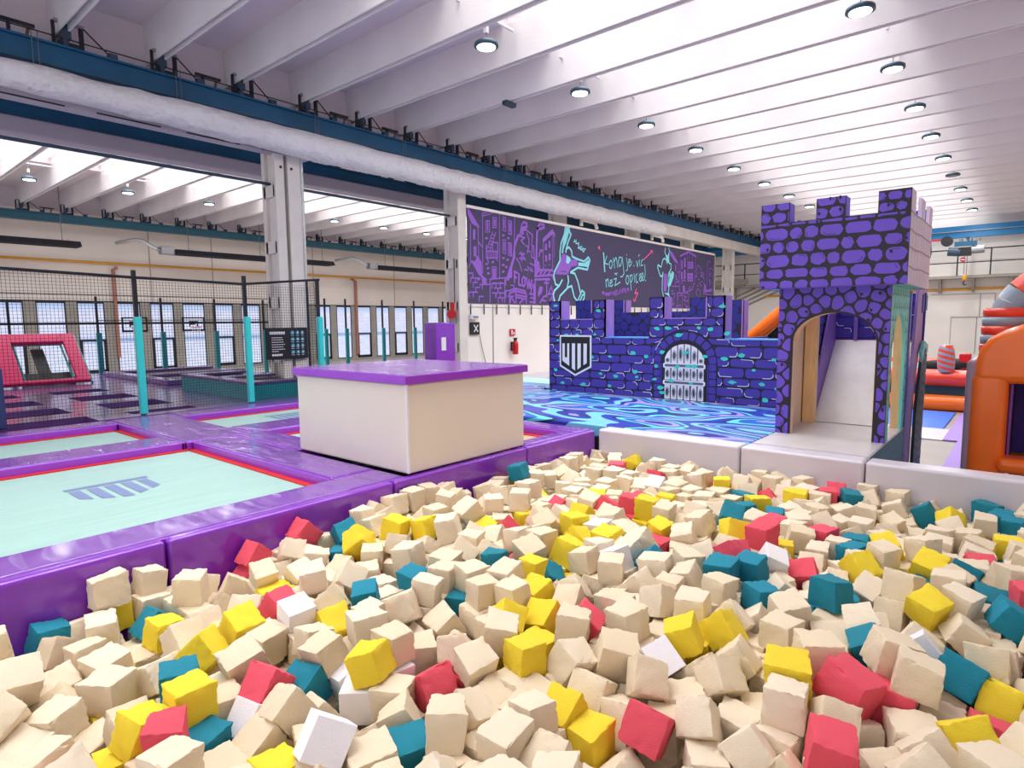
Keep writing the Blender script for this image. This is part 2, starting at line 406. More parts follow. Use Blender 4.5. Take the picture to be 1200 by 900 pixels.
for x in (15.8, 20.5): struct_(MB().tube([(x+.6, 10.98, 4.98), (x+.6, 10.98, 5.18), (x+1.4, 10.98, 5.16), (x+1.5, 10.98, 4.98)], .06, white_wall, 8).build('trim_pipe'))

def ibeam(name, y, z0, z1, x0, x1, m_, label):
    h = .15
    m = MB(); m.box(x0, x1, y-h, y+h, z1-.03, z1, m_).box(x0, x1, y-h, y+h, z0, z0+.03, m_).box(x0, x1, y-h+.06, y+h-.06, z0+.03, z1-.03, m_)
    return tag(m.build(name), label, 'crane beam')
ibeam('crane_runway_beam', 11.08, 5.72, 6.05, -1, 33.8, blue_steel, 'long blue steel runway beam above the white wrapped duct, nearest of the blue beams')
ibeam('crane_runway_beam', 14.25, 5.76, 6.06, -1, 33.8, blue_steel, 'dark blue runway beam seen behind the columns, with grey wrapped duct below')
ibeam('crane_runway_beam', 27.2, 5.74, 6.04, -1, 33.8, mat('teal_steel', (40, 98, 118), .5, .1), 'teal blue runway beam along the far wall over the windows')
# wrapped ducts
m = MB(); R = random.Random(2); pts = []; rad = []
x = -1
while x < 21.4: r_ = min(.255, .165+.012*max(0, x)); pts.append((x, 10.99-r_, 5.62-r_+R.uniform(-.012, .012))); rad.append(r_+R.uniform(-.014, .014)); x += .3
pts += [(21.45, 10.74, 5.37), (21.55, 10.74, 5.37)]; rad += [.2, .06]
tag(m.tube(pts, rad, wrap, 18).build('wrapped_duct', smooth=True), 'long round white fabric-wrapped air duct under the nearest blue beam', 'air duct')
m = MB(); m.box(-1, 33, 14.05, 14.5, 5.46, 5.755, greywrap); tag(m.build('wrapped_duct', bevel=.05), 'grey wrapped box duct under the second blue beam', 'air duct')
tag(MB().tube([(-1, 11.3, 4.68), (10.97, 11.3, 4.66)], .03, slate, 8).build('tie_rod'), 'thin dark steel rod running between the two pale columns', 'rod')

# ---------------- window-opening brackets along the runway beams
def bracket(x, y, z, label, far=False):
    t = thing('roof_bracket', label, 'bracket', (x, y, z), 'mechanical brackets on the runway beams')
    MB().box(x-.05, x+.04, y+.12, y+.16, z+.02, z+.62, slate).box(x-.035, x+.025, y+.1, y+.12, z+.1, z+.6, dark).build('upright_plate', t)
    MB().box(x-.17, x+.2, y-.1, y-.04, z+.33, z+.37, steel).build('cross_bar', t)
    MB().box(x-.09, x+.03, y-.12, y+.02, z+.12, z+.33, slate).box(x-.04, x-.01, y-.08, y-.04, z+.05, z+.12, slate).build('gear_box', t, bevel=.01)
    MB().box(x+.14, x+.19, y-.1, y-.04, z, z+.33, dark).build('leg', t); MB().box(x-.2, x-.16, y-.09, y-.05, z, z+.34, dark).build('leg', t)
    MB().box(x-.14, x+.14, y-.12, y+.05, z, z+.07, dark).box(x-.08, x-.02, y-.14, y-.1, z, z+.11, slate).build('clamp', t)
    MB().tube([(x+.2, y-.07, z+.34), (x+.55, y-.07, z+.04)], .012, dark, 6).box(x+.5, x+.62, y-.12, y-.02, z, z+.09, slate).build('stay_rod', t)
    if round(x*10) % 2 == 0:
        MB().box(x-.72, x-.68, y-.1, y-.06, z, z+.16, dark).box(x-.82, x-.4, y-.1, y-.05, z+.15, z+.19, dark).tube([(x-.5, y-.08, z+.02), (x-.47, y-.08, z+.15)], .02, mat('brass', (120, 96, 60), .4, .5), 6).build('lever_arm', t)
    return t
n = 0
for x in JX[1:]:
    if x < 2.3 or x > 33: continue
    bracket(x+.05, 11.1, 6.05, 'dark steel bracket under a roof joist, %s from the left on the nearest blue beam' % ORD[n]); n += 1
n = 0
for x in JX[2:]:
    if x < 3.2 or x > 26: continue
    bracket(x+.15, 14.3, 6.06, 'dark bracket on the second blue beam, %s from the left' % ORD[n]); n += 1
n = 0
for x in JX[3:]:
    if x < 5.5 or x > 26: continue
    bracket(x+.1, 27.25, 6.04, 'small dark bracket on the far teal beam, %s from the left' % ORD[n]); n += 1
# cable runs
m = MB(); m.tube([(-1, 10.98, 6.16), (33, 10.98, 6.16)], .01, dark, 5).tube([(-1, 11.2, 6.11), (33, 11.2, 6.11)], .008, dark, 5)
tag(m.build('cable_run'), 'pair of thin cables strung along the top of the nearest blue beam', 'cable')
for i, x in enumerate((2.55, 4.45, 7.0, 9.2, 12.6, 16.0)):
    m = MB()
    for d in (0, .07): m.tube([(x+d, 10.9, 6.12), (x+d, 10.9, 5.66)], .006, wire, 5)
    m.tube([(x, 10.9, 5.66), (x+.035, 10.9, 5.63), (x+.07, 10.9, 5.66)], .006, wire, 5)
    tag(m.build('pull_cord'), 'thin looped pull cord over the nearest blue beam, %s from the left' % ORD[i], 'cord', 'pull cords over the blue beam')

# ---------------- pendant lamps
LP = thing('pendant_lamp', 'x', 'lamp', (0, 0, 0), 'round pendant lamps under the roof')
MB().lathe((0, 0, -.02), [(.05, .09), (.12, .07), (.185, .03), (.19, 0), (.19, -.02), (.15, -.025)], lamprim, 24).build('housing', LP, smooth=True)
dk = MB().lathe((0, 0, -.055), [(.145, 0), (.145, .012)], lampglow, 24).build('light_disc', LP)
MB().tube([(0, 0, .05), (0, 0, .42)], .008, steel, 6).box(-.03, .03, -.03, .03, .16, .26, paper).build('hanger', LP)
MB().box(-.66, .66, -.02, .02, .40, .44, joist_m).build('cross_bar', LP)
ll = bpy.data.lights.new('lamp_light', 'AREA'); ll.shape = 'DISK'; ll.size = .28; ll.energy = 26; ll.color = (.95, .98, 1)
def lamp(x, y, z, label, first=[True], dead=False):
    if first[0]: t = LP; first[0] = False
    else: t = copy_tree(LP)
    t.location = (x, y, z); t['label'] = label
    if not dead:
        lo = bpy.data.objects.new('lamp_light', ll); COL.objects.link(lo); lo.location = (0, 0, -.075); lo.parent = t
    else:
        for c in t.children:
            if c.name.startswith('light_disc'):
                c.data = c.data.copy(); c.data.materials[0] = steel
for i, x in enumerate([10.05+2.62*k for k in range(9)]):
    if i == 5: lamp(x, 2.08, 6.3, 'unlit round pendant lamp in the right-hand row above the castle tower', dead=True)
    else: lamp(x, 2.08, 6.3, 'round white pendant lamp, %s from the front in the right-hand ceiling row' % ORD[i])
for i, x in enumerate([7.4+2.6*k for k in range(8)]): lamp(x, 6.73, 6.3, 'round white pendant lamp, %s from the front in the ceiling row nearest the blue beam' % ORD[i])
for i, x in enumerate([4.9+2.55*k for k in range(8)]): lamp(x, 22.4, 6.27, 'round pendant lamp beyond the columns, %s from the left in the far row' % ORD[i])
for i, x in enumerate([6.6+3.4*k for k in range(5)]): lamp(x, 17.4, 6.27, 'round pendant lamp beyond the columns, %s from the left in the nearer row' % ORD[i])
tag(MB().box(9.36, 9.66, 8.0, 8.12, 6.2, 6.28, slate).build('emergency_light', bevel=.01), 'small rectangular grey-blue light box fixed under a roof joist', 'light fixture')

# ---------------- far wall fittings
tag(MB().tube([(-2, 28.5, 4.5), (30, 28.5, 4.5)], .05, yellow_pipe, 8).build('gas_pipe'), 'long yellow gas pipe along the far wall above the windows', 'pipe')
tag(MB().tube([(8.75, 28.55, .7), (8.75, 28.55, 4.25), (8.9, 28.55, 4.35)], .07, copper, 8).build('wall_pipe'), 'brownish vertical pipe on far wall behind the left net', 'pipe')
tag(MB().tube([(20.45, 28.55, .3), (20.45, 28.55, 4.3), (20.2, 28.55, 4.42)], .08, copper, 8).build('wall_pipe'), 'brownish vertical pipe on far wall between the two columns', 'pipe')
m = MB()
for x in (10.15, 12.75, 17.9, 23.2): m.box(x, x+.03, 28.64, 28.665, 2.99, 6.2, grey_conc)
struct_(m.build('trim_wall_joints'))
def heater(x0, x1, label, burner=True):
    y = 26.5; t = thing('radiant_heater', label, 'heater', (x0, y, 4.85), 'dark tube heaters on the far wall')
    MB().prism([(-.34, 0), (-.2, .2), (.2, .2), (.34, 0), (.3, 0), (.18, .17), (-.18, .17), (-.3, 0)], lambda u, v, q: (q, y+u, 4.82+v), x0, x1, dark).build('reflector', t)
    MB().tube([(x0, y-.12, 4.86), (x1, y-.12, 4.86)], .05, black, 8).tube([(x0, y+.12, 4.86), (x1, y+.12, 4.86)], .05, black, 8).build('heating_tube', t)
    m = MB()
    for x in (x0+.6, (x0+x1)/2, x1-.5): m.tube([(x, y-.3, 4.85), (x, y, 5.1), (x, y, 6.9)], .012, wire, 5).tube([(x, y-.3, 4.85), (x+.25, y+.3, 5.1)], .02, steel, 5)
    m.build('hanging_wire', t)
    if burner:
        MB().box(x0-.5, x0, y-.18, y+.18, 4.8, 5.1, steel).build('burner_box', t, bevel=.02)
        MB().tube([(x0-.5, y, 4.95), (x0-.75, y, 5.05), (x0-.95, y+.3, 5.3), (x0-1.15, y+.5, 5.35), (x0-1.6, y+1.3, 5.25)], .07, silver, 10).build('exhaust_pipe', t, smooth=True)
heater(1.5, 7.1, 'dark tube heater hanging at far left above the net', False)
heater(10.3, 17.6, 'dark tube heater with silver exhaust, hanging left of and behind the first column')
heater(20.3, 26.6, 'dark tube heater hanging between the two columns')

# ---------------- end wall
tag(MB().box(33.3, 33.6, -2.4, 14.5, 5.45, 5.95, mat('bright_blue_steel', (20, 120, 176), .4, .1)).box(33.2, 33.65, -2.4, 14.5, 5.7, 5.73, steel).build('crane_bridge_beam'), 'bright blue steel beam crossing the end wall above the walkway', 'crane beam')
t = thing('wall_walkway', 'grey steel walkway with thin railing along the end wall', 'walkway', (33.6, 5, 3.7))
MB().box(33.2, 34, -2.4, 14, 3.7, 3.82, grey_conc).build('deck', t)
m = MB()
for y in [-2+1.15*k for k in range(14)]: m.box(33.2, 33.25, y, y+.05, 3.8, 4.95, dark)
m.box(33.2, 33.24, -2.4, 14, 4.9, 4.95, dark).box(33.2, 33.24, -2.4, 14, 4.35, 4.39, dark).build('railing', t)
for y in (-.6, .7, 2.0, 3.2, 12.5): MB().prism([(33.3, 3.7), (34, 3.7), (34, 3.1), (33.85, 3.1)], lambda u, v, q: (u, q, v), y, y+.1, grey_conc).build('bracket', t)
tag(MB().tube([(33.9, -2, 3.27), (33.9, 11, 3.22)], .05, yellow_pipe, 8).build('gas_pipe'), 'yellow gas pipe along the end wall under the walkway', 'pipe')
m = MB()
for a in ((1.77, 1.8, 2.05, 3.05), (1.26, 1.29, 2.0, 3.05), (1.26, 3.6, 3.02, 3.05), (1.26, 2.8, 2.0, 2.03), (2.78, 2.8, -.0, 2.03), (1.85, 1.88, 0.4, 2.03)): m.box(33.97, 34, a[0], a[1], a[2], a[3], steel)
struct_(m.build('trim_door_outline'))
m = MB()
for k in range(4):
    y = 13.0-k*.55
    m.tube([(33.94, y+.5, 2.8), (33.94, y-1.5, 3.68)], .05, grey_conc, 6)
tag(m.build('stair_braces'), 'row of slanting dark struts on the end wall between mural and tower', 'struts')
tag(MB().box(32.6, 33.15, 11.6, 14.0, 3.85, 4.1, grey_conc).box(32.9, 33.1, 12.6, 12.7, 4.1, 5.1, grey_conc).build('steel_gallery'), 'grey steel gallery edge beside the right end of the mural', 'gallery')
# hoist
t = thing('chain_hoist', 'grey electric chain hoist with yellow hook hanging before the end wall', 'hoist', (30, 2.1, 4.5))
MB().tube([(30, 2.7, 4.6), (30, 2.3, 4.55)], .17, slate, 12).box(29.85, 30.15, 1.95, 2.35, 4.4, 4.72, black).tube([(30, 1.95, 4.6), (30, 1.55, 4.62)], .15, steel, 12).build('motor', t)
MB().box(29.8, 33.25, 2.07, 2.15, 5.05, 5.14, blue_steel).build('rail', t)
MB().box(29.9, 30.1, 1.8, 2.5, 4.78, 4.95, blue_steel).build('trolley', t)
for y in (1.75, 2.0, 2.3): MB().tube([(30, y, 4.95), (30, y, 5.05)], .07, steel, 10).build('wheel', t)
MB().tube([(29.9, 2.75, 5.0), (30.1, 2.75, 5.0)], .2, dark, 14).build('cable_reel', t)
MB().tube([(30, 2.07, 4.4), (30, 2.07, 3.65)], .012, wire, 5).tube([(30, 2.15, 4.4), (30, 2.15, 3.65)], .012, wire, 5).build('chain', t)
MB().lathe((30, 2.11, 3.42), [(.02, 0), (.08, .06), (.08, .2), (.03, .26)], yellow_pipe, 12).tube([(30, 2.11, 3.42), (30, 2.16, 3.34), (30, 2.11, 3.26), (30, 2.05, 3.3)], .022, dark, 6).build('hook', t)
MB().tube([(29.94, 2.2, 4.25), (29.96, 2.2, 4.25)], .09, redpaint, 14).box(29.92, 29.94, 2.14, 2.26, 4.235, 4.265, wpaint).build('round_sign', t)
tag(MB().tube([(30, 3.3, 5.1), (30, 3.25, 4.6), (30, 3.35, 4.1), (30, 3.5, 3.9)], .018, dark, 6).box(29.9, 30.1, 2.95, 3.35, 5.04, 5.1, redpaint).tube([(30, 2.18, 5.1), (30, 2.95, 5.07)], .012, dark, 5).build('control_cable'), 'thin curved control cable hanging left of the hoist', 'cable')

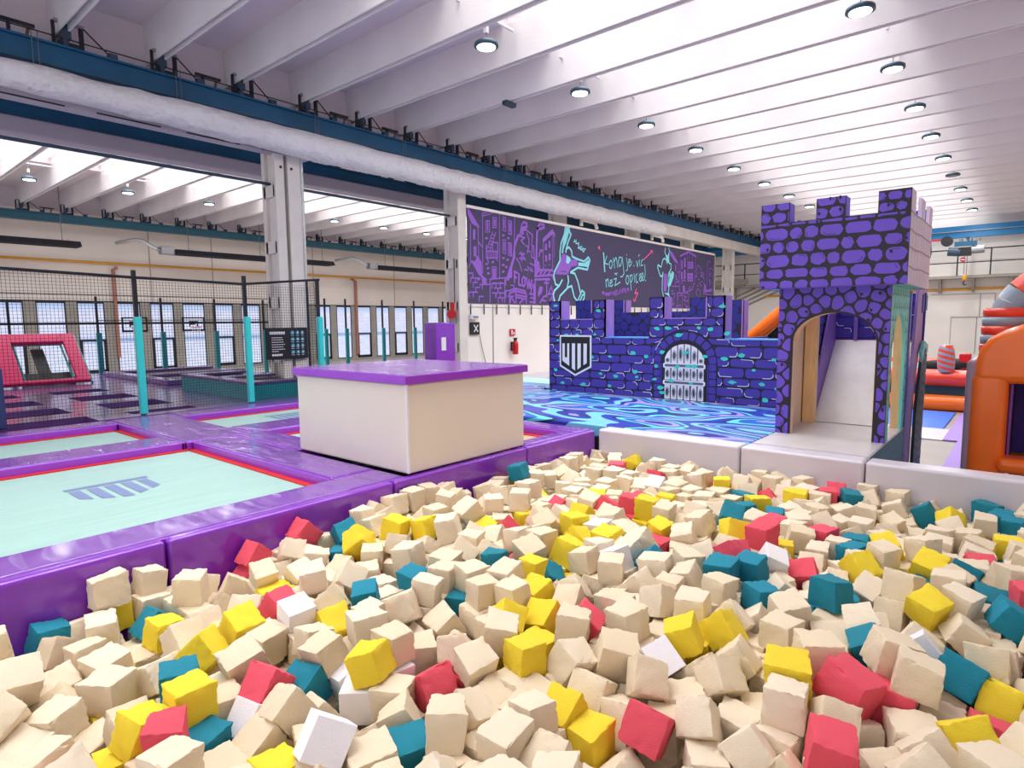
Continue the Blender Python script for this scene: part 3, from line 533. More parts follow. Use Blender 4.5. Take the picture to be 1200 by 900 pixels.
# ================================================================ MURAL WALL
MURAL = json.loads('''[["p",0,[1127,490,1135,488,1172,446,1174,441,1146,449,1131,471]],["p",0,[1144,356,1157,356,1162,372,1180,356,1182,321,1199,313,1198,298,1181,301,1180,315,1167,323,1152,343,1142,353]],["p",0,[1150,435,1159,436,1158,410,1149,410]],["p",0,[1151,393,1162,394,1161,368,1151,367]],["p",0,[1199,462,1212,465,1212,461,1199,459]],["p",3,[1141,447,1139,353]],["p",3,[1168,442,1170,364]],["p",3,[1186,478,1184,327]],["p",3,[1185,472,1227,488]],["p",3,[1185,479,1207,488]],["p",3,[1252,486,1251,319]],["p",3,[1127,338,1144,356,1165,343]],["p",3,[1120,372,1130,370]],["p",3,[1121,418,1131,418]],["p",3,[1198,462,1212,464,1212,435,1197,433,1198,462]],["p",3,[1226,474,1240,475,1240,449,1225,447,1226,474]],["p",3,[1267,480,1278,479,1277,444,1266,444,1267,480]],["p",3,[1288,473,1299,472,1299,439,1288,439,1288,473]],["p",3,[1265,420,1277,420,1276,384,1264,385,1265,420]],["p",3,[1287,415,1299,414,1298,381,1287,381,1287,415]],["p",3,[1220,345,1237,346,1237,317,1219,316,1220,345]],["p",0,[1201,458,1208,459,1207,438,1201,438]],["p",0,[1229,470,1237,471,1236,452,1229,451]],["p",0,[1269,475,1274,475,1274,451,1269,451]],["p",0,[1291,468,1296,469,1295,445,1290,444]],["p",0,[1268,415,1273,415,1273,391,1268,391]],["p",0,[1290,411,1295,411,1294,387,1290,386]],["p",0,[1223,341,1234,342,1234,318,1223,317]],["p",3,[1225,437,1201,390]],["p",3,[1237,436,1212,388]],["p",3,[1221,429,1234,429]],["p",3,[1217,420,1229,420]],["p",3,[1213,412,1225,411]],["p",3,[1209,404,1221,403]],["p",3,[1204,395,1217,394]],["p",4,[1199,401,1198,367]],["p",4,[1198,385,1243,387]],["p",4,[1198,367,1243,370]],["p",4,[1244,411,1243,370]],["p",4,[1223,409,1244,410]],["p",4,[1223,409,1223,386]],["p",4,[1200,368,1207,356]],["p",4,[1238,370,1243,362]],["p",3,[1204,385,1203,368]],["p",3,[1209,385,1209,368]],["p",3,[1215,386,1215,368]],["p",3,[1221,386,1221,369]],["p",3,[1227,386,1227,369]],["p",3,[1233,387,1233,370]],["p",3,[1239,387,1238,370]],["p",4,[1210,312,1279,320]],["p",4,[1212,312,1210,251]],["p",4,[1271,316,1270,252]],["p",4,[1171,297,1211,299]],["p",4,[1181,298,1181,286]],["p",4,[1171,404,1183,394]],["p",4,[1130,324,1146,325,1146,313]],["p",4,[1139,313,1155,313]],["p",4,[1139,313,1138,301]],["p",4,[1156,313,1173,314]],["p",4,[1156,313,1156,301]],["p",4,[1147,301,1163,302]],["p",4,[1147,301,1147,289]],["p",4,[1156,289,1172,290]],["p",4,[1156,289,1156,277]],["p",4,[1129,276,1145,277]],["p",4,[1129,276,1129,264]],["p",4,[1147,277,1163,277]],["p",4,[1147,277,1146,264]],["p",4,[1168,266,1185,267]],["p",4,[1168,266,1168,253]],["p",4,[1219,302,1234,303]],["p",4,[1219,302,1219,290]],["p",4,[1235,303,1250,303]],["p",4,[1235,303,1235,290]],["p",4,[1252,303,1267,304]],["p",4,[1252,303,1252,291]],["p",4,[1227,290,1242,290,1242,278]],["p",4,[1243,290,1258,291]],["p",4,[1243,290,1243,278]],["p",4,[1219,277,1233,277,1233,265]],["p",4,[1235,277,1250,278]],["p",4,[1235,277,1235,265]],["p",4,[1252,278,1267,278]],["p",4,[1252,278,1251,265]],["p",4,[1243,265,1258,265]],["p",4,[1243,265,1243,252]],["p",4,[1260,265,1275,266]],["p",4,[1260,265,1259,253]],["p",4,[1275,314,1287,314]],["p",4,[1275,314,1274,299]],["p",4,[1296,300,1309,300,1309,285]],["p",4,[1274,284,1287,285]],["p",4,[1274,284,1274,269]],["p",4,[1281,270,1294,270,1294,255]],["p",4,[1295,270,1309,270]],["p",4,[1295,270,1295,255]],["p",6,[1196,417,1203,418]],["p",6,[1196,351,1203,352]],["p",6,[1220,357,1227,359]],["p",6,[1200,340,1207,341]],["p",6,[1202,327,1209,328]],["p",6,[1263,431,1270,432]],["p",6,[1284,425,1291,427]],["p",6,[1263,371,1270,372]],["p",6,[1280,367,1288,369]],["p",6,[1261,334,1268,336]],["p",6,[1224,302,1231,303]],["p",6,[1249,303,1256,305]],["p",6,[1164,310,1171,311]],["p",6,[1261,352,1269,354]],["p",6,[1274,348,1281,349]],["p",0,[1289,345,1303,370,1302,321,1275,314]],["p",0,[1335,442,1342,468,1354,481,1370,477,1372,465,1360,453,1344,448,1330,430,1316,403,1316,377,1302,348,1289,314,1284,313,1284,336,1303,371,1312,414,1326,441]],["d",0,[1344,465,1354,473,1364,473,1363,467,1351,465]],["p",5,[1340,448,1353,446,1335,436,1358,434,1342,425,1355,415]],["p",5,[1361,458,1393,445,1388,418,1398,413,1402,378]],["p",5,[1367,448,1377,431,1376,408,1367,393]],["p",5,[1393,415,1388,383,1400,381]],["p",5,[1344,394,1343,368]],["p",5,[1334,389,1357,389]],["p",5,[1334,376,1360,375]],["p",5,[1360,372,1348,386]],["p",5,[1362,413,1372,411,1372,399,1383,397]],["p",5,[1321,375,1334,362,1343,342]],["p",5,[1357,346,1373,345]],["p",5,[1371,354,1388,343]],["p",5,[1381,365,1400,360]],["p",5,[1385,353,1395,342]],["p",4,[1314,484,1313,414]],["p",4,[1289,473,1302,472,1301,437,1288,438]],["p",4,[1288,413,1301,412,1301,379,1287,381]],["p",0,[1291,468,1297,468,1297,443,1291,443]],["p",0,[1290,408,1296,408,1296,384,1290,384]],["p",7,[1312,339,1311,308]],["p",7,[1311,338,1325,335]],["p",7,[1311,324,1321,322]],["p",7,[1331,333,1330,303]],["p",7,[1330,303,1340,301]],["p",7,[1352,326,1345,318,1345,303,1352,299,1358,305,1358,323,1352,326]],["p",7,[1365,323,1370,294,1377,318,1381,294,1389,318]],["p",10,[1405,331,1411,384,1413,449,1418,470]],["p",9,[1415,464,1425,479,1447,480,1447,472,1430,466,1415,466]],["p",0,[1400,378,1424,373,1429,344,1402,334]],["p",0,[1439,439,1488,472,1501,461,1501,449,1488,457,1442,427]],["p",4,[1442,431,1444,351]],["p",4,[1487,455,1488,347]],["p",4,[1495,452,1496,391]],["p",0,[1451,426,1461,427,1461,408,1450,407]],["p",0,[1469,436,1479,437,1479,417,1469,416]],["p",0,[1452,393,1462,394,1462,375,1452,375]],["p",0,[1469,399,1479,400,1479,380,1469,380]],["p",0,[1450,365,1458,365,1458,363,1450,362]],["p",0,[1469,367,1477,368,1477,365,1469,365]],["p",0,[1402,331,1412,331,1424,348,1417,348]],["p",0,[1419,331,1429,333,1444,349,1434,349]],["p",0,[1436,334,1446,336,1464,350,1454,350]],["p",0,[1459,336,1469,338,1485,351,1475,350]],["p",7,[1402,329,1490,338]],["p",7,[1402,320,1474,325]],["p",7,[1404,319,1403,253]],["p",7,[1457,324,1460,273]],["p",7,[1404,334,1419,349,1490,352]],["p",6,[1290,277,1290,251]],["p",6,[1290,285,1315,292,1358,286,1363,273,1363,253]],["p",6,[1290,278,1315,285,1361,279]],["p",6,[1316,291,1317,252]],["p",6,[1319,275,1361,270]],["p",6,[1319,268,1361,263]],["p",6,[1297,269,1310,252]],["p",6,[1333,252,1347,261]],["p",0,[1416,283,1424,302,1441,301,1436,284,1423,275,1418,269]],["p",6,[1394,307,1382,280]],["p",6,[1397,307,1399,253]],["p",6,[1377,279,1397,278]],["p",6,[1382,268,1398,267]],["p",6,[1379,256,1398,255]],["p",6,[1439,407,1424,397,1424,388]],["p",6,[1427,406,1439,404]],["p",6,[1444,324,1472,322]],["p",6,[1446,313,1469,313]],["p",6,[1466,279,1482,304,1492,276]],["p",6,[1469,282,1490,281]],["p",6,[1426,254,1443,272,1459,276]],["p",6,[1433,263,1454,260]],["p",6,[1474,261,1485,273,1492,255]],["p",6,[1485,335,1495,323]],["p",0,[1537,403,1559,404,1570,389,1615,393,1621,383,1616,372,1587,368,1565,342,1502,340,1516,370,1529,383]],["c",0,[1562,401,1579,396,1584,389,1570,375,1558,379]],["c",0,[1545,456,1556,473,1559,486,1573,486,1573,468,1559,439,1545,419,1543,405,1535,406]],["c",0,[1624,384,1660,384,1681,397,1687,388,1678,371,1666,373,1624,373]],["d",3,[1532,351,1559,351]],["c",7,[1554,485,1549,463,1532,436,1526,408,1526,383,1497,347,1494,335,1502,311,1521,307,1537,325]],["c",7,[1584,466,1567,440,1559,420,1573,426,1587,416,1590,399,1621,393,1657,389,1681,404,1690,395,1675,364,1621,367,1584,352]],["c",7,[1573,486,1576,472,1584,466]],["c",7,[1521,307,1497,292,1491,279,1497,261]],["c",7,[1567,339,1570,323,1562,300,1526,277,1518,261]],["c",7,[1562,302,1587,309,1601,276,1619,262]],["c",7,[1581,350,1604,348,1621,325,1636,290]],["c",7,[1622,266,1645,297,1660,290,1657,274,1648,262]],["c",7,[1633,263,1648,283,1654,285]],["c",7,[1559,423,1556,410]],["c",4,[1604,452,1599,444,1612,448]],["c",4,[1612,452,1610,440,1621,443,1624,437]],["c",4,[1627,445,1624,429,1639,433]],["c",4,[1642,437,1636,423,1647,427]],["c",4,[1647,432,1650,418,1665,429,1650,428]],["c",4,[1621,428,1642,425,1656,418]],["k",0,[1736,438,1746,446,1752,431]],["c",9,[1772,424,1775,407,1777,387,1780,364]],["c",4.6,[1793,416,1780,392]],["c",4.6,[1781,391,1801,389]],["c",4.6,[1818,404,1808,394,1811,379,1820,376,1828,388,1825,402,1815,402]],["c",4.6,[1835,412,1840,395,1843,379]],["c",4.6,[1840,399,1850,415,1855,413,1864,383]],["c",4.6,[1888,418,1875,418,1868,403,1875,386,1885,392,1894,417]],["c",4.6,[1894,419,1901,390,1907,364,1896,353,1883,352]],["c",4.6,[1924,419,1931,394,1931,379,1922,374]],["c",4.6,[1923,431,1925,429]],["c",4.6,[1938,402,1951,408,1950,415,1941,415,1938,403,1943,390,1957,399,1962,410]],["c",4.6,[1975,395,1978,395]],["c",4.6,[1992,414,2002,393,2008,414]],["c",4.6,[2014,437,2010,431]],["c",4.6,[2016,420,2020,396]],["c",4.6,[2044,422,2031,416,2031,399,2045,402]],["c",4.6,[1787,338,1791,313]],["c",4.6,[1789,333,1801,341,1804,326,1806,315]],["c",4.6,[1814,325,1828,331,1826,339,1816,336,1814,319,1824,316,1833,324]],["c",4.6,[1845,362,1854,357,1860,364]],["c",4.6,[1839,341,1856,345,1846,320,1881,333]],["c",4.6,[1928,357,1920,346,1923,331,1934,328,1942,342,1936,358,1925,358]],["c",4.6,[1949,361,1955,332,1958,309]],["c",4.6,[1949,356,1963,363,1968,349,1960,338,1952,336]],["c",4.6,[1978,367,1984,337]],["c",4.6,[2001,369,1990,360,1996,336,2007,340]],["c",4.6,[2016,349,2030,360,2024,370,2017,365,2017,348,2027,342,2038,349]],["c",4.6,[2033,350,2047,361,2042,373,2034,371,2034,354,2044,345,2056,353]],["c",4.6,[2054,353,2061,368,2057,404]],["c",4.6,[2062,347,2066,347]],["k",6,[2051,423,2115,458]],["k",6,[2100,458,2116,459,2114,451]],["k",6,[1997,313,1986,298,2008,300,1984,270]],["k",6,[1975,278,1982,269,1992,275]],["k",0,[1737,438,1750,446,1750,431]],["p",5,[1767,297,1771,287]],["p",5,[1772,299,1775,289]],["p",5,[1764,293,1778,295]],["p",5,[1783,295,1786,285,1791,294,1795,285,1798,295]],["p",5,[1802,292,1809,294,1809,287,1803,286,1802,292]],["p",5,[1814,287,1814,296,1820,295]],["p",5,[1825,297,1828,288]],["p",5,[1834,299,1839,289,1842,299]],["p",5,[1845,299,1847,286]],["p",5,[1852,305,1854,287]],["p",5,[1852,299,1862,306]],["p",5,[1853,297,1863,289]],["p",5,[1866,304,1868,293,1877,295]],["p",5,[1880,308,1882,294]],["p",5,[1884,308,1895,297]],["p",5,[1897,311,1900,297]],["p",5,[1897,310,1908,312,1908,304,1899,303]],["p",5,[1915,315,1917,300,1926,302]],["p",5,[1917,308,1925,309]],["p",5,[1931,314,1939,315,1933,309,1942,310,1934,302]],["p",0,[2213,380,2236,380,2241,345,2235,312,2213,312,2208,346]],["c",0,[2227,455,2240,450,2256,466,2254,439,2257,425,2244,423,2237,438,2224,446]],["c",0,[2266,381,2289,390,2296,380,2280,355,2258,328,2251,336]],["c",0,[2216,306,2258,307,2266,292,2242,299]],["c",7,[2220,477,2216,463,2227,449,2238,429,2238,421]],["c",7,[2250,480,2256,466,2243,450]],["c",7,[2238,421,2228,435,2211,438,2199,430,2187,403,2162,410,2157,401,2179,371,2192,367,2204,384]],["c",7,[2254,423,2271,420,2272,402,2249,380,2247,342,2256,325,2249,301,2266,289]],["c",7,[2204,384,2198,349,2198,317,2210,291]],["c",7,[2279,391,2296,386,2293,371,2267,337]],["c",7,[2265,387,2254,372]],["p",0,[2259,473,2279,468,2331,434,2335,424,2297,433,2263,455]],["p",0,[2351,461,2429,484,2512,470,2505,463,2429,475,2355,454]],["p",0,[2308,421,2317,421,2318,395,2309,394]],["p",0,[2313,382,2322,383,2323,359,2314,358]],["p",0,[2362,442,2375,443,2377,407,2364,406]],["p",0,[2388,453,2404,455,2406,416,2390,415]],["p",0,[2364,396,2378,396,2380,366,2366,365]],["p",0,[2389,405,2405,405,2406,369,2390,368]],["p",0,[2427,439,2479,443,2480,415,2428,411]],["p",0,[2426,393,2478,396,2479,361,2427,359]],["p",0,[2381,341,2402,342,2404,316,2382,315]],["d",3,[2431,433,2476,432]],["d",3,[2430,424,2473,420]],["d",3,[2430,384,2474,381]],["d",3,[2430,371,2471,368]],["d",3,[2453,439,2453,413]],["d",3,[2451,393,2449,361]],["p",5,[2351,458,2356,365]],["p",5,[2418,472,2423,365]],["p",5,[2501,466,2494,377]],["p",5,[2335,426,2337,391]],["p",5,[2437,465,2442,440]],["p",5,[2467,464,2469,442]],["p",5,[2330,391,2354,395]],["p",5,[2327,363,2338,358,2347,392]],["p",5,[2311,351,2345,354]],["p",5,[2277,334,2349,336]],["p",5,[2348,361,2350,313]],["p",5,[2314,348,2315,333]],["p",5,[2407,315,2466,326,2495,355,2497,378]],["p",5,[2451,316,2454,341,2436,328]],["p",5,[2329,309,2437,312]],["p",5,[2329,309,2332,252]],["p",5,[2437,312,2447,243]],["p",5,[2340,303,2341,279]],["p",5,[2351,298,2379,304,2381,255]],["p",5,[2390,299,2415,296,2394,283,2424,275]],["p",5,[2295,316,2281,317,2282,302,2305,308,2309,297,2290,278,2290,260,2307,269]],["p",5,[2522,430,2508,400]],["p",5,[2529,432,2553,422,2562,406]],["p",5,[2501,378,2523,401]],["p",5,[2554,403,2586,401,2587,392,2555,393,2554,403]],["p",5,[2555,388,2591,382,2596,369]],["p",5,[2589,359,2610,344]],["p",5,[2527,331,2512,315,2536,299]],["p",5,[2527,333,2551,325,2556,296]],["p",5,[2624,449,2626,344]],["p",5,[2621,436,2628,451,2649,457,2656,450]],["p",5,[2643,418,2659,428,2680,423]],["p",5,[2643,418,2655,345]],["p",5,[2676,423,2680,319]],["p",5,[2591,320,2682,328]],["p",5,[2597,356,2591,314]],["p",5,[2591,314,2678,311]],["p",5,[2487,355,2473,326]],["p",5,[2308,248,2374,249]],["p",5,[2318,257,2367,260]],["p",5,[2402,268,2425,250]],["p",0,[2593,353,2609,357,2623,331,2681,340,2680,328,2595,320]],["p",0,[2652,408,2662,409,2663,392,2653,392]],["p",0,[2652,378,2662,379,2663,356,2653,355]],["p",7,[2369,359,2378,359]],["p",7,[2383,363,2392,362]],["p",7,[2398,361,2407,360]],["p",7,[2370,350,2378,350]],["p",7,[2509,384,2518,384]],["p",7,[2532,373,2542,372]],["p",7,[2541,357,2551,357]],["p",7,[2557,348,2567,348]],["p",7,[2526,347,2535,346]],["p",7,[2564,365,2574,364]],["p",7,[2423,281,2432,280]],["p",7,[2424,256,2433,255]]]''')
t = thing('mural_panel', 'dark violet mural with purple city skyline, climbing figures and light blue handwriting', 'mural', (19, 11, 2.45))
fn = planeY(11.0)
m = MB(); m.box(11.3, 27.0, 11.0, 11.02, 2.48, 4.88, mural_bg)
cm = {'p': m_purple, 'c': m_cyan, 'k': m_pink, 'd': mural_bg}
for i, (c, wd, P) in enumerate(MURAL):
    pts = [(max(11.31, P[k]/100), min(4.86, max(2.49, P[k+1]/100))) for k in range(0, len(P), 2)]
    off = .003+.00005*i+(.004 if c == 'c' and wd else 0)
    if wd == 0: m.poly(pts, fn, off, cm[c])
    else: m.stroke(pts, fn, off, wd*.01*(.9 if pts[0][0] < 16 else .8), cm[c])
m.build('painted_board', t)
MB().box(11.26, 27.1, 10.96, 11.04, 4.86, 4.93, white_wall).box(27.0, 27.1, 10.96, 11.04, 2.0, 4.93, grey_conc).build('frame', t)
m = MB()
for k in range(30): m.box(11.35+k*.5, 11.365+k*.5, 10.97, 11.0, 2.2, 2.46, dark)
m.box(11.3, 27, 10.985, 11.0, 2.40, 2.415, wpaint)
m.build('lacing_hooks', t)
struct_(MB().box(12.22, 12.24, 11.0, 11.03, .5, 2.45, grey_conc).build('trim_wall_seam'))
tag(box('grey_step', 11.3, 20, 10.0, 11.0, 0, .5, grey_vinyl, bevel=.02), 'low grey step along the foot of the white wall', 'step')
t = thing('fire_extinguisher', 'red fire extinguisher hung on the white wall below the mural', 'fire extinguisher', (13, 10.9, 1.1))
MB().lathe((13, 10.88, 1.1), [(.06, 0), (.085, .02), (.085, .3), (.06, .36), (.03, .39)], redpaint, 16).build('cylinder', t, smooth=True)
MB().box(12.97, 13.03, 10.84, 10.92, 1.49, 1.54, black).box(12.93, 13.07, 10.86, 10.9, 1.54, 1.56, black).build('valve', t)
MB().box(12.96, 13.04, 10.94, 11.03, 1.2, 1.45, black).build('wall_bracket', t)
MB().tube([(12.95, 10.86, 1.52), (12.88, 10.84, 1.45), (12.9, 10.85, 1.2)], .015, black, 6).build('hose', t)
t = thing('fire_sign', 'small red and white extinguisher sign on the wall', 'sign', (13.0, 10.99, 1.7))
MB().box(12.9, 13.12, 10.98, 11.0, 1.62, 1.8, redpaint).box(12.95, 13.0, 10.975, 10.98, 1.65, 1.77, wpaint).box(13.04, 13.08, 10.975, 10.98, 1.65, 1.72, wpaint).build('plate', t)
t = thing('x_sign', 'black square wall sign with white X, trailing a thin cable', 'sign', (11.47, 10.98, 1.72))
MB().box(11.32, 11.65, 10.96, 11.0, 1.68, 2.0, black).build('plate', t)
m = MB(); m.stroke([(11.45, 1.76), (11.58, 1.92)], planeY(10.96), .002, .035, wpaint).stroke([(11.45, 1.92), (11.58, 1.76)], planeY(10.96), .002, .035, wpaint); m.build('white_cross', t)
MB().tube([(11.66, 10.98, 1.7), (11.75, 10.98, 1.35), (11.9, 10.98, .9)], .008, dark, 5).build('cable', t)
tag(MB().box(11.3, 11.58, 10.9, 11.0, 2.08, 2.2, wpaint).box(11.34, 11.54, 10.89, 10.9, 2.1, 2.16, steel).build('emergency_lamp', bevel=.01), 'small white emergency lamp above the black X sign', 'lamp')

# purple padded pillar in front of the second column
t = thing('padded_pillar', 'purple padded pillar with white sheet before second column', 'padded pillar', (9.8, 10.4, .75))
MB().box(9.5, 10.12, 10.3, 10.7, .75, 2.0, purple).build('padding', t, bevel=.03, seg=3)
MB().box(9.66, 9.80, 10.285, 10.3, 1.36, 1.66, paper).build('paper_sheet', t)
t = thing('alarm_sounder', 'red alarm sounder fixed on second column above purple pillar', 'alarm', (10.9, 11.15, 2.0))
MB().tube([(10.9, 11.16, 2.2), (10.78, 11.1, 2.2)], [.09, .12], redpaint, 14).tube([(10.86, 11.15, 2.25), (10.86, 11.15, 2.5)], [.05, .06], redpaint, 10).build('horn', t)
MB().box(10.85, 10.98, 11.1, 11.2, 1.98, 2.25, steel).tube([(10.95, 11.15, 2.5), (10.96, 11.16, 3.6)], .012, dark, 5).build('mount', t)

# rules board wrapped on the first column
t = thing('rules_banner', 'black banner with white rules and teal icons on first column', 'banner', (6.2, 10.9, 1.34))
m = MB(); x0, x1 = 5.80, 6.66; pts = []
front = planeY(10.93)
def wrapf(u, v, o): return (u, 10.95-.008*sin((u-x0)/(x1-x0)*2*pi)**2-o*2, v)
for i in range(12):
    a, b = x0+(x1-x0)*i/12, x0+(x1-x0)*(i+1)/12
    sag = lambda u: .04*sin((u-x0)/(x1-x0)*pi*2)**2
    m.add([wrapf(a, 1.33-sag(a)*.3, 0), wrapf(b, 1.33-sag(b)*.3, 0), wrapf(b, 1.93-sag(b), 0), wrapf(a, 1.93-sag(a), 0), wrapf(a, 1.33, -.015), wrapf(b, 1.33, -.015), wrapf(b, 1.93, -.015), wrapf(a, 1.93, -.015)],
          [(0, 1, 2, 3), (4, 7, 6, 5), (0, 4, 5, 1), (3, 2, 6, 7)], bpaint)
m.build('cloth', t)
m = MB(); R = random.Random(5)
m.stroke([(5.88, 1.83), (6.16, 1.83)], wrapf, .006, .05, wpaint)
for z in (1.74, 1.7, 1.655, 1.61, 1.565, 1.52, 1.48): m.stroke([(5.9, z), (5.9+R.uniform(.12, .27), z)], wrapf, .006, .012, wpaint)
for z in (1.42, 1.40): m.stroke([(5.9, z), (6.1, z)], wrapf, .006, .022, wpaint)
m.build('white_text', t)
m = MB()
for i in range(3):
    for j in range(4):
        u, v = 6.33+i*.105, 1.83-j*.125
        m.poly([(u+.042*cos(a*pi/5), v+.042*sin(a*pi/5)) for a in range(10)], wrapf, .006, mat('icon_teal', (30, 150, 180), .5))
        m.stroke([(u-.015, v-.02), (u, v+.02), (u+.018, v-.012)], wrapf, .008, .014, wpaint)
        m.stroke([(u-.03, v-.055), (u+.03, v-.055)], wrapf, .006, .008, wpaint)
m.build('icon_grid', t)

# ================================================================ TRAMPOLINE DECK
DK = .75
struct_(box('deck_base', -1, 6.0, 3.95, 9.7, 0, .58, black))
struct_(box('deck_base', -1, 8.0, 9.7, 18.6, 0, .58, black))
def pad(name, x0, x1, y0, y1, label, m=None, z=DK, th=.11, grp='padded strips between trampolines', lip=True):
    t = thing(name, label, 'padding', ((x0+x1)/2, (y0+y1)/2, z-th), grp)
    a = MB().box(x0+.02, x1-.02, y0+.02, y1-.02, z-th, z, m or purple_top).build('cushion', t, bevel=.025, seg=3)
    e = .0
    if lip:
        MB().box(x0, x1, y0, y0+.03, z-th-.005, z-.012, purple_lip).box(x0, x1, y1-.03, y1, z-th-.005, z-.012, purple_lip).box(x0, x0+.03, y0, y1, z-th-.005, z-.012, purple_lip).box(x1-.03, x1, y0, y1, z-th-.005, z-.012, purple_lip).build('edge_band', t, bevel=.008)
    return t
pad('trampoline_pad', -.9, 3.2, 3.86, 4.26, 'long glossy purple pad between the pit wall and the largest mint trampoline')
pad('trampoline_pad', 2.74, 3.20, 4.26, 6.88, 'creased purple pad strip left of the tall beige block')
pad('trampoline_pad', 3.2, 3.62, 5.56, 6.88, 'short purple pad behind the left corner of the beige block')
pad('trampoline_pad', -.9, 2.66, 6.88, 7.45, 'wide purple divider pad between the front and second mint trampolines at left')
pad('trampoline_pad', 2.66, 3.42, 6.88, 9.3, 'broad purple crossing pad in the middle of the trampoline deck')
pad('trampoline_pad', 3.42, 5.62, 6.88, 7.5, 'purple divider pad behind the beige block')
pad('trampoline_pad', -.9, 2.66, 8.9, 9.3, 'purple pad at the foot of the net, behind the second mint trampoline')
pad('trampoline_pad', 3.42, 6.0, 8.9, 9.35, 'purple pad before the first column at the foot of the net posts')
pad('trampoline_pad', 5.64, 6.0, 3.86, 8.9, 'narrow purple pad between the trampolines and the blue painted mat')
pad('trampoline_pad', 3.62, 5.64, 5.52, 5.78, 'purple pad strip hidden close behind the beige block')
pad('trampoline_pad', 4.77, 5.64, 3.86, 4.08, 'short purple pad right of the beige block beside the pit')
def tramp(x0, x1, y0, y1, label, m=None, logo=None, name='trampoline'):
    t = thing(name, label, 'trampoline', ((x0+x1)/2, (y0+y1)/2, .6), 'mint trampolines' if m is None else None)
    z = .655
    MB().box(x0, x1, y0, y1, z-.02, z, m or bed_m).build('jumping_bed', t)
    e = .045
    MB().box(x0-.02, x1+.02, y0-.02, y0+e, z, z+.012, red_edge).box(x0-.02, x1+.02, y1-e, y1+.02, z, z+.012, red_edge).box(x0-.02, x0+e, y0, y1, z, z+.012, red_edge).box(x1-e, x1+.02, y0, y1, z, z+.012, red_edge).build('red_edging', t)
    if logo:
        cx, cy, s = logo; g = MB(); lg = mat('faded_blue_print', (118, 134, 176), .6)
        f_ = lambda u, v, o: (cx+u*s, cy+v*s, z+o)
        out = [(-.5, .5), (.5, .5), (.5, -.18), (0, -.55), (-.5, -.18)]
        k = -.46
        for a in range(5):
            u0 = -.48+a*.2; u1 = u0+.13
            b0 = -.55+abs(u0)*.74+.02; b1 = -.55+abs(u1)*.74+.02
            g.poly([(u0, .32), (u1, .32), (u1, b1), (u0, b0)], f_, .003, lg)
        g.poly([(-.5, .5), (.5, .5), (.5, .38), (-.5, .38)], f_, .003, lg)
        g.build('printed_shield', t)
    return t
tramp(-.8, 2.72, 4.28, 6.86, 'largest mint trampoline in the left foreground with a faded shield print', logo=(1.66, 5.68, .62))
tramp(-.8, 2.64, 7.47, 8.88, 'second mint trampoline at left, narrow behind the wide purple divider', logo=(.95, 7.95, .6))
tramp(3.44, 5.62, 7.52, 8.88, 'mint trampoline before the first column, partly hidden by the beige block', logo=(4.7, 8.2, .6))
tramp(3.64, 5.62, 5.8, 6.86, 'mint trampoline directly behind the beige block, only a sliver showing')
tramp(4.8, 5.62, 4.1, 5.5, 'sand-coloured bed in the gap right of the beige block', sand_bed, name='sand_trampoline')
# pit wall
for i, (a, b) in enumerate(((-1, 1.335), (1.345, 3.025), (3.035, 4.715), (4.725, 5.98))):
    t = thing('pit_wall_pad', ['purple wall pad of the foam pit at the far left', 'purple pit wall pad second from left', 'purple pit wall pad under the beige block', 'short purple pit wall pad in the far corner'][i], 'wall pad', ((a+b)/2, 3.84, 0), 'purple pads lining the foam pit')
    MB().box(a, b, 3.80, 3.90, -.08, .74, purple).build('cushion', t, bevel=.03, seg=3)
for i, (a, b) in enumerate(((2.14, 3.78), (1.05, 2.13), (-1.2, 1.04))):
    box_o = MB().box(6.0, 6.24, a, b, -.08, .75, grey_vinyl).build('pit_edge_pad', bevel=.03, seg=3)
    tag(box_o, ['pale grey pit edge pad in front of the blue painted mat', 'pale grey pit edge pad in front of the castle tower', 'pale grey pit edge pad at the right below the inflatable'][i], 'wall pad', 'grey pads lining the pit')
# tall beige block
t = thing('vaulting_block', 'tall beige padded block with purple top standing by the pit', 'padded block', (3.98, 4.7, .75))
MB().box(3.22, 4.74, 3.86, 5.52, .75, 1.50, beige_vinyl).build('body', t, bevel=.02, seg=3)
MB().box(3.19, 4.77, 3.83, 5.55, 1.50, 1.57, purple_lip).box(3.2, 4.76, 3.84, 5.54, 1.565, 1.575, purple_top).build('top_pad', t, bevel=.015, seg=3)
MB().box(3.215, 3.235, 3.85, 3.87, .76, 1.5, wpaint).build('corner_piping', t)
# net fence
t = thing('safety_net', 'black safety net with turquoise padded posts behind the mint trampolines', 'safety net', (3.9, 9.5, .75))
for x, ph in ((3.16, 2.12), (4.72, 2.12), (6.02, 2.12)):
    p = MB().box(x-.025, x+.025, 9.5, 9.55, .75, 2.76, dark).build('post', t)
    MB().box(x-.045, x+.045, 9.44, 9.53, .755, ph, teal_vinyl).build('post_padding', p, bevel=.015)
p = MB().box(1.56, 1.61, 9.5, 9.55, .75, 2.8, dark).build('post', t); MB().box(1.53, 1.64, 9.44, 9.53, .76, 1.5, navy_vinyl).build('post_padding', p, bevel=.015)
MB().tube([(-1, 9.5, 2.78), (3.1, 9.5, 2.66), (4.7, 9.5, 2.63), (6.05, 9.5, 2.76)], .02, dark, 6).tube([(6.03, 9.5, 2.75), (6.05, 9.9, 2.76), (6.05, 9.9, .75)], .02, dark, 6).build('top_rail', t)
m = MB(); r = .0017; x = -.3
def topz(x): return 2.76-.04*x if x < 4 else 2.63
while x < 6.0:
    m.box(x-r, x+r, 9.5-r, 9.5+r, .77, topz(x), netm); x += .042
z = .8
while z < 2.65:
    m.box(-.3, 6.0, 9.5-r, 9.5+r, z-r, z+r, netm); z += .042
y = 9.55
